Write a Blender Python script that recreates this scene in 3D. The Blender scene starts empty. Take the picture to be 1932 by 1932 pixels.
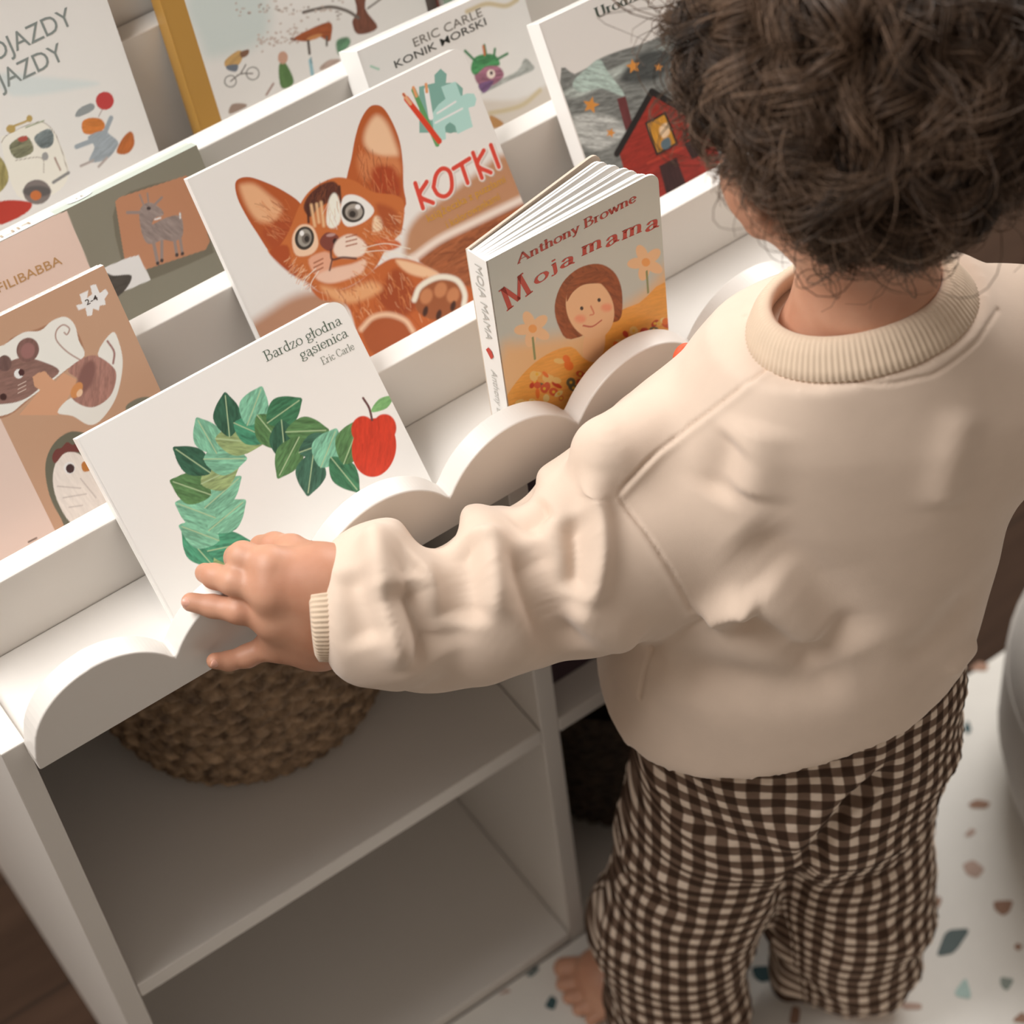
import bpy, bmesh, math, random
import numpy as np
from mathutils import Vector, Matrix

# ------------------------------------------------------------------ camera, light, exposure
SC = bpy.context.scene
COL = SC.collection
cam_d = bpy.data.cameras.new('camera'); cam = bpy.data.objects.new('camera', cam_d); COL.objects.link(cam)
cam_d.sensor_width = 36; cam_d.lens = 77.95; cam_d.clip_start = .05
cam.matrix_world = Matrix(((0.817375, 0.482966, -0.314074, -0.12129), (-0.569059, 0.591837, -0.570877, -0.90785),
                           (-0.089833, 0.645347, 0.758589, 1.18754), (0, 0, 0, 1)))
cam_d.dof.use_dof = True; cam_d.dof.focus_distance = 1.50; cam_d.dof.aperture_fstop = 5.0
SC.camera = cam
w = bpy.data.worlds.new('room_light'); SC.world = w; w.use_nodes = True
bg = w.node_tree.nodes['Background']; bg.inputs['Color'].default_value = (1.0, .86, .73, 1); bg.inputs['Strength'].default_value = .275
def area(name, loc, aim, sx, sy, power, col):
    d = bpy.data.lights.new(name, 'AREA'); d.shape = 'RECTANGLE'; d.size = sx; d.size_y = sy; d.energy = power; d.color = col
    o = bpy.data.objects.new(name, d); COL.objects.link(o); o.location = loc
    o.rotation_euler = (Vector(aim) - Vector(loc)).to_track_quat('-Z', 'Y').to_euler(); return o
area('skylight_window', (-.55, .50, 1.55), (.30, .06, .0), 1.4, 1.0, 39, (1.0, .975, .945))
area('overhead_fill', (.05, -.75, 2.0), (.32, .15, .05), 2.2, 1.6, 2, (1.0, .96, .91))  # weak fill added overhead to brighten the upturned covers, not a real window
area('room_window', (2.0, .9, 1.2), (.9, -.3, -.65), 1.2, 1.2, 40, (1.0, .97, .93))
SC.view_settings.view_transform = 'Standard'; SC.view_settings.look = 'None'
SC.view_settings.gamma = 1; SC.view_settings.use_curve_mapping = False; SC.view_settings.exposure = 0.1

# ------------------------------------------------------------------ helpers
def lin(c):
    return tuple((x/255/12.92 if x/255 <= .04045 else ((x/255+.055)/1.055)**2.4) for x in c)
def new_mat(name):
    m = bpy.data.materials.new(name); m.use_nodes = True
    return m, m.node_tree.nodes, m.node_tree.links, m.node_tree.nodes['Principled BSDF']
def simple_mat(name, col, rough=.5, var=.06, scale=30, bump=0, bscale=200, spec=.5, sheen=0):
    m, N, L, b = new_mat(name)
    tc = N.new('ShaderNodeTexCoord'); nz = N.new('ShaderNodeTexNoise'); nz.inputs['Scale'].default_value = scale; nz.inputs['Detail'].default_value = 4
    L.new(tc.outputs['Object'], nz.inputs['Vector'])
    mx = N.new('ShaderNodeMix'); mx.data_type = 'RGBA'
    mx.inputs['A'].default_value = (*[x*(1-var) for x in col], 1); mx.inputs['B'].default_value = (*[min(1, x*(1+var)) for x in col], 1)
    L.new(nz.outputs['Fac'], mx.inputs['Factor']); L.new(mx.outputs['Result'], b.inputs['Base Color'])
    b.inputs['Roughness'].default_value = rough; b.inputs['Specular IOR Level'].default_value = spec
    if sheen: b.inputs['Sheen Weight'].default_value = sheen
    if bump:
        n2 = N.new('ShaderNodeTexNoise'); n2.inputs['Scale'].default_value = bscale; L.new(tc.outputs['Object'], n2.inputs['Vector'])
        bp = N.new('ShaderNodeBump'); bp.inputs['Strength'].default_value = bump; bp.inputs['Distance'].default_value = .001
        L.new(n2.outputs['Fac'], bp.inputs['Height']); L.new(bp.outputs['Normal'], b.inputs['Normal'])
    return m
def tag(o, label=None, cat=None, group=None, kind=None):
    for k, v in (('label', label), ('category', cat), ('group', group), ('kind', kind)):
        if v: o[k] = v
    return o
def thing(name, label, cat, loc=(0, 0, 0), group=None, mat=None):
    o = bpy.data.objects.new(name, None); COL.objects.link(o); o.empty_display_size = .02
    if mat is not None: o.matrix_world = mat
    else: o.location = loc
    return tag(o, label, cat, group)
def add_obj(name, mesh, mats, parent=None, smooth=False):
    o = bpy.data.objects.new(name, mesh); COL.objects.link(o)
    for m in (mats if isinstance(mats, (list, tuple)) else [mats]): mesh.materials.append(m)
    if parent is not None: o.parent = parent
    if smooth: mesh.shade_smooth()
    return o
def bm_obj(name, bm, mats, parent=None, bevel=0, smooth=False, seg=2):
    me = bpy.data.meshes.new(name); bm.normal_update(); bm.to_mesh(me); bm.free()
    o = add_obj(name, me, mats, parent, smooth)
    if bevel:
        b = o.modifiers.new('bevel', 'BEVEL'); b.width = bevel; b.segments = seg; b.limit_method = 'ANGLE'; b.angle_limit = .7
    return o
def box(bm, x0, x1, y0, y1, z0, z1):
    r = bmesh.ops.create_cube(bm, size=1)
    for v in r['verts']:
        v.co = Vector((x0+(v.co.x+.5)*(x1-x0), y0+(v.co.y+.5)*(y1-y0), z0+(v.co.z+.5)*(z1-z0)))
    return r['verts']
def prism(bm, pts, axis, a, b):
    # extrude a 2D polygon along an axis; pts are in the other two axes' order
    def co(p, t): return {'x': (t, p[0], p[1]), 'y': (p[0], t, p[1]), 'z': (p[0], p[1], t)}[axis]
    A = [bm.verts.new(co(p, a)) for p in pts]; B = [bm.verts.new(co(p, b)) for p in pts]
    fs = [bm.faces.new(A), bm.faces.new(B[::-1])]
    n = len(pts)
    for i in range(n): fs.append(bm.faces.new((A[i], B[i], B[(i+1) % n], A[(i+1) % n])))
    bmesh.ops.recalc_face_normals(bm, faces=fs)
def mesh_np(name, V, F):
    me = bpy.data.meshes.new(name); V = np.asarray(V, np.float32); F = np.asarray(F, np.int32); k = F.shape[1]
    me.vertices.add(len(V)); me.vertices.foreach_set('co', V.ravel())
    me.loops.add(F.size); me.loops.foreach_set('vertex_index', F.ravel())
    me.polygons.add(len(F)); me.polygons.foreach_set('loop_start', np.arange(0, F.size, k, dtype=np.int32))
    me.update(calc_edges=True); me.validate(); return me

FLOOR = -.676
# ------------------------------------------------------------------ floor and rug
m, N, L, b = new_mat('dark_wood')
tc = N.new('ShaderNodeTexCoord'); mp = N.new('ShaderNodeMapping'); mp.inputs['Scale'].default_value = (3, 24, 3); L.new(tc.outputs['Object'], mp.inputs['Vector'])
nz = N.new('ShaderNodeTexNoise'); nz.inputs['Scale'].default_value = 2.2; nz.inputs['Detail'].default_value = 8; L.new(mp.outputs['Vector'], nz.inputs['Vector'])
br = N.new('ShaderNodeTexBrick'); br.inputs['Scale'].default_value = 1; br.inputs['Brick Width'].default_value = 1.2; br.inputs['Row Height'].default_value = .14; br.inputs['Mortar Size'].default_value = .002
br.inputs['Color1'].default_value = (.055, .029, .017, 1); br.inputs['Color2'].default_value = (.044, .023, .013, 1); br.inputs['Mortar'].default_value = (.03, .017, .01, 1)
L.new(tc.outputs['Object'], br.inputs['Vector'])
mx = N.new('ShaderNodeMix'); mx.data_type = 'RGBA'; mx.blend_type = 'MULTIPLY'; mx.inputs['Factor'].default_value = .6
cr = N.new('ShaderNodeValToRGB'); cr.color_ramp.elements[0].position = .3; cr.color_ramp.elements[0].color = (.5, .45, .4, 1); cr.color_ramp.elements[1].position = .7
L.new(nz.outputs['Fac'], cr.inputs['Fac']); L.new(br.outputs['Color'], mx.inputs['A']); L.new(cr.outputs['Color'], mx.inputs['B']); L.new(mx.outputs['Result'], b.inputs['Base Color'])
b.inputs['Roughness'].default_value = .75; b.inputs['Specular IOR Level'].default_value = .15
WOODM = m
bm = bmesh.new(); box(bm, -1.6, 2.6, -1.8, 1.6, FLOOR-.05, FLOOR); tag(bm_obj('floor', bm, WOODM), kind='structure')
WALLM = simple_mat('wall_plaster', (.62, .56, .49), .9, .03, 6, .05, 120, .2)
bm = bmesh.new(); box(bm, -1.6, 2.6, 1.6, 1.66, FLOOR, 2.1); tag(bm_obj('wall_back', bm, WALLM), kind='structure')
bm = bmesh.new(); box(bm, -1.66, -1.6, -1.8, 1.66, FLOOR, 2.1); tag(bm_obj('wall_left', bm, WALLM), kind='structure')
bm = bmesh.new(); box(bm, -1.6, 2.6, 1.585, 1.6, FLOOR, FLOOR+.09); tag(bm_obj('baseboard_back', bm, simple_mat('white_skirting', (.8, .78, .75), .4)), kind='structure')

RUGT = .006; ZR = FLOOR+RUGT
rug = thing('rug', 'white rug with terrazzo pattern of coloured chips under the child', 'rug', (.6, -.5, FLOOR))
RUGM = simple_mat('rug_white', (.82, .80, .755), .85, .03, 60, .25, 900, .2)
chips = [simple_mat('chip_'+n, c, .85, .1, 80, .2, 900, .2) for n, c in (('slate', (.13, .165, .165)), ('clay', (.36, .22, .16)), ('mint', (.45, .60, .57)), ('teal', (.06, .11, .12)), ('rose', (.52, .38, .32)), ('sage', (.28, .32, .29)))]
bm = bmesh.new(); box(bm, -.55, .62, -.75, .517, 0, RUGT)
rugbase = bm_obj('rug_base', bm, RUGM, rug, .002)
CHIPS = [(0,[(47,298),(71,312),(91,299),(61,289),(48,295)]),(1,[(126,308),(142,297),(130,290),(122,291),(121,301)]),(2,[(33,259),(53,265),(44,248),(40,246),(33,254)]),(5,[(77,246),(86,236),(72,231),(71,238)]),(3,[(-96,393),(-73,376),(-90,370),(-99,374),(-101,382)]),(1,[(-106,326),(-91,339),(-87,332),(-99,320)]),(4,[(-12,282),(3,269),(-1,264),(-14,274)]),(1,[(78,337),(90,344),(90,338),(80,333)]),(1,[(180,402),(191,401),(199,390),(191,387),(180,396)]),(4,[(153,378),(165,380),(166,374),(157,373)]),(4,[(130,355),(142,353),(144,338),(131,335),(126,344)]),(3,[(237,471),(248,476),(242,464),(235,462)]),(1,[(290,521),(305,523),(310,513),(302,508)]),(3,[(173,452),(190,460),(184,447)]),(2,[(80,360),(92,368),(91,359)]),(1,[(108,261),(114,262),(115,256),(108,255)]),(2,[(15,301),(26,311),(29,304),(22,296)]),(3,[(-273,477),(-261,483),(-259,475),(-268,468)]),(0,[(-269,514),(-253,516),(-254,511),(-264,509)]),(4,[(-301,513),(-290,514),(-288,508)]),(1,[(54,207),(70,208),(66,194)]),(4,[(129,408),(140,406),(131,393)])]
random.seed(11)
def in_chip_area(x, y): return any(abs(x-sum(p[0] for p in c)/len(c)/1000) < .07 and abs(y-sum(p[1] for p in c)/len(c)/1000) < .07 for k, c in CHIPS[:22])
extra = []
while len(extra) < 170:
    x, y = random.uniform(-.5, .58), random.uniform(-.7, .45)
    if in_chip_area(x, y): continue
    s = random.uniform(.008, .022); a0 = random.random()*6
    extra.append((random.randrange(6), [(1000*(x+s*random.uniform(.5, 1)*math.cos(a0+i*1.25)), 1000*(y+s*random.uniform(.4, .9)*math.sin(a0+i*1.25))) for i in range(5)]))
bm = bmesh.new()
for k, pts in CHIPS+extra:
    c = Vector((sum(p[0] for p in pts)/len(pts), sum(p[1] for p in pts)/len(pts)))/1000
    pp = [Vector((p[0]/1000, p[1]/1000)) for p in pts]
    sm = []
    for i in range(len(pp)):
        a, bq, d = pp[i-1], pp[i], pp[(i+1) % len(pp)]
        sm += [bq.lerp(a, .22), bq*.86+(a+d)*.07, bq.lerp(d, .22)]
    f = bm.faces.new([bm.verts.new((p.x, p.y, RUGT+.0004)) for p in sm]); f.material_index = k
bmesh.ops.recalc_face_normals(bm, faces=bm.faces[:])
for f in bm.faces:
    if f.normal.z < 0: f.normal_flip()
bm_obj('rug_chips', bm, chips, rug)['kind'] = 'stuff'

# ------------------------------------------------------------------ bookshelf
PAINT = simple_mat('white_paint', (.76, .725, .685), .38, .015, 12, .02, 300, .45)
shelf = thing('bookshelf', 'white tiered bookshelf with scalloped front rail holding picture books', 'bookshelf', (0, 0, FLOOR))
SZ = -FLOOR     # part meshes are written in tray heights, the shelf's base is the floor
T = .018
YL = [.0999, .2018, .3014, .4009]; ZL = [.0691, .1120, .1521, .1920]
FL = [.004, -.0035, .0305, .0735]
XR = .788
def part(name, bm, bevel=.0012, parent=shelf, mat=PAINT, seg=2, smooth=False):
    bmesh.ops.translate(bm, verts=bm.verts[:], vec=(0, 0, SZ)); return bm_obj(name, bm, mat, parent, bevel, smooth, seg)
prof = [(T, FLOOR), (T, .0125), (YL[0]-.002, .0125)]
for k in range(4):
    prof += [(YL[k]-.002, ZL[k]-.03), (YL[k+1]-.002 if k < 3 else .47, ZL[k]-.03)] if k < 3 else [(YL[3]-.002, ZL[3]-.03), (YL[3]-.002, .33), (YL[3]+2*T+.004, .33)]
prof += [(YL[3]+2*T+.004, FLOOR)]
for x0, x1 in ((-.0158, .0024), (XR, XR+T)):
    bm = bmesh.new(); prism(bm, prof, 'x', x0, x1); part('side_panel', bm)
bm = bmesh.new(); box(bm, .3872, .4047, T+.0005, .43, FLOOR, -.0145); part('divider', bm)
# scalloped rail
top = []
P7 = .11; n7 = 7
for i in range(n7*40+1):
    x = i*P7/40; u = (x % P7)-P7/2 if 0 < i < n7*40 else (-P7/2 if i == 0 else P7/2)
    r = .0535; z = .0125+math.sqrt(max(0, r*r-u*u))
    zb = .0285 if P7*.5 < x < P7*(n7-.5) else 0
    d = (z-zb)/.012
    z = zb+.012*math.log(1+math.exp(min(40, d))) if zb else max(z, .0125)
    if zb: z = min(z, .0665)
    top.append((x+.001, z))
bm = bmesh.new(); prism(bm, [(.001, 0.0)]+top+[(n7*P7+.001, 0)], 'y', 0, T)
part('scalloped_rail', bm, .0014, seg=3)
for k in range(4):
    y0 = T if k == 0 else YL[k-1]+T; y1 = YL[k]
    bm = bmesh.new(); box(bm, .003, XR-.001, y0+.0005, y1-.0005, FL[k]-.018, FL[k]); part('tray', bm)
for k in range(4):
    bm = bmesh.new(); box(bm, .003, XR-.001, YL[k], YL[k]+T, min(FL[k], FL[min(k+1, 3)])-.018, ZL[k]); part('tray_front', bm)
bm = bmesh.new(); box(bm, .003, XR-.001, YL[3]+T+.002, YL[3]+2*T, FL[3]-.018, .33); part('back_board', bm)
for x0, x1 in ((.003, .3865), (.4053, XR-.001)):
    bm = bmesh.new(); box(bm, x0, x1, T+.0005, .415, -.3229-T, -.3229); part('middle_shelf', bm)
    bm = bmesh.new(); box(bm, x0, x1, T+.0005, .415, -.6563-.016, -.6563); part('bottom_shelf', bm)
bm = bmesh.new(); box(bm, .003, XR-.001, .418, .434, FLOOR+.002, FL[3]-.019); part('back_panel', bm)

# ------------------------------------------------------------------ seagrass basket on the middle shelf
def seagrass(name, c1, c2):
    m, N, L, b = new_mat(name)
    tc = N.new('ShaderNodeTexCoord'); nz = N.new('ShaderNodeTexNoise'); nz.inputs['Scale'].default_value = 90; nz.inputs['Detail'].default_value = 3
    L.new(tc.outputs['Object'], nz.inputs['Vector']); cr = N.new('ShaderNodeValToRGB')
    cr.color_ramp.elements[0].position = .3; cr.color_ramp.elements[0].color = (*c1, 1); cr.color_ramp.elements[1].position = .72; cr.color_ramp.elements[1].color = (*c2, 1)
    L.new(nz.outputs['Fac'], cr.inputs['Fac']); L.new(cr.outputs['Color'], b.inputs['Base Color']); b.inputs['Roughness'].default_value = .7; return m
def basket(name, label, loc, profile, mat, rows, turns):
    # braided seagrass: each coil is a row of overlapping twisted bumps
    root = thing(name, label, 'basket', loc)
    prof_r = np.array(profile, float); s = np.r_[0, np.cumsum(np.hypot(*np.diff(prof_r, axis=0).T))]; s /= s[-1]
    nu, nv = turns*8, rows*6
    U = np.linspace(0, 2*np.pi, nu, endpoint=False); Vv = np.linspace(0, 1, nv+1)
    rr = np.interp(Vv, s, prof_r[:, 0]); zz = np.interp(Vv, s, prof_r[:, 1])
    row = np.minimum(np.floor(Vv*rows), rows-1); ph = Vv*rows-row
    coil = np.sqrt(np.clip(1-(2*ph-1)**2, 0, 1))
    rng = np.random.default_rng(3); jit = rng.uniform(-1, 1, (rows,))*2
    tw = np.abs(np.sin(U[None, :]*turns/2+jit[row.astype(int)][:, None]+(ph[:, None]-.5)*2.4*np.where(row % 2, 1, -1)[:, None]))
    h = .009*coil[:, None]*(.35+.65*tw)+rng.normal(0, .0005, (nv+1, nu))
    R_ = rr[:, None]+h
    V = np.stack([R_*np.cos(U), R_*np.sin(U), np.repeat(zz[:, None], nu, 1)], -1).reshape(-1, 3)
    i, j = np.meshgrid(np.arange(nv), np.arange(nu), indexing='ij'); j2 = (j+1) % nu
    F = np.stack([i*nu+j, i*nu+j2, (i+1)*nu+j2, (i+1)*nu+j], -1).reshape(-1, 4)
    o = add_obj('basket_body', mesh_np('basket_body', V, F), mat, root, True)
    bm = bmesh.new(); bmesh.ops.create_cone(bm, cap_ends=True, segments=48, radius1=profile[0][0], radius2=profile[0][0], depth=.006, matrix=Matrix.Translation((0, 0, .004)))
    bm_obj('basket_base', bm, mat, root)
    return root
SG = seagrass('seagrass', (.10, .06, .034), (.46, .31, .19))
basket('seagrass_basket', 'round braided brown seagrass basket on the middle shelf', (.222, .218, -.3229), [(.098, .001), (.114, .02), (.124, .06), (.128, .11), (.124, .17), (.112, .23)], SG, 17, 46)
SG2 = seagrass('dark_wicker', (.02, .013, .009), (.09, .058, .036))
basket('wicker_basket', 'dark brown woven basket at the right end of the bottom shelf', (.57, .17, -.6563), [(.11, .001), (.128, .05), (.135, .12), (.13, .2)], SG2, 16, 50)
# dark plum storage box behind the rail, right bay
PLUM = simple_mat('plum_card', (.06, .03, .045), .5)
bxr = thing('storage_box', 'dark plum storage box on the middle shelf right of the divider', 'box', (.50, .13, -.3229))
bm = bmesh.new(); box(bm, -.085, .085, -.08, .08, 0, .25); bm_obj('box_body', bm, PLUM, bxr, .002)
bm = bmesh.new(); box(bm, -.0875, .0875, -.0825, .0825, .2505, .285); bm_obj('lid', bm, PLUM, bxr, .002)

# ------------------------------------------------------------------ grey pouf by the rug's right side
PF = simple_mat('grey_felt', (.52, .49, .455), .95, .08, 40, .3, 500, .2, .3)
pouf = thing('pouf', 'round light grey fabric pouf on the rug at the right edge', 'pouf', (.985, -.222, ZR))
def lathe(bm, prof, n=64):
    rings = [[bm.verts.new((r*math.cos(2*math.pi*i/n), r*math.sin(2*math.pi*i/n), z)) for i in range(n)] for r, z in prof]
    for a, b_ in zip(rings, rings[1:]):
        for i in range(n): bm.faces.new((a[i], a[(i+1) % n], b_[(i+1) % n], b_[i]))
    bm.faces.new(rings[-1]); bm.faces.new(rings[0][::-1])
bm = bmesh.new(); lathe(bm, [(.17, .001), (.2, .02), (.212, .08), (.212, .16), (.2, .215), (.165, .243), (.08, .258), (.02, .262)])
bm_obj('pouf_body', bm, PF, pouf, 0, True)
bm = bmesh.new(); lathe(bm, [(.2085, .0), (.2115, .002), (.2115, .0055), (.2085, .0075)])
bmesh.ops.translate(bm, verts=bm.verts[:], vec=(0, 0, .165))
bm_obj('seam_band', bm, PF, pouf, 0, True)
import json
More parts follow.
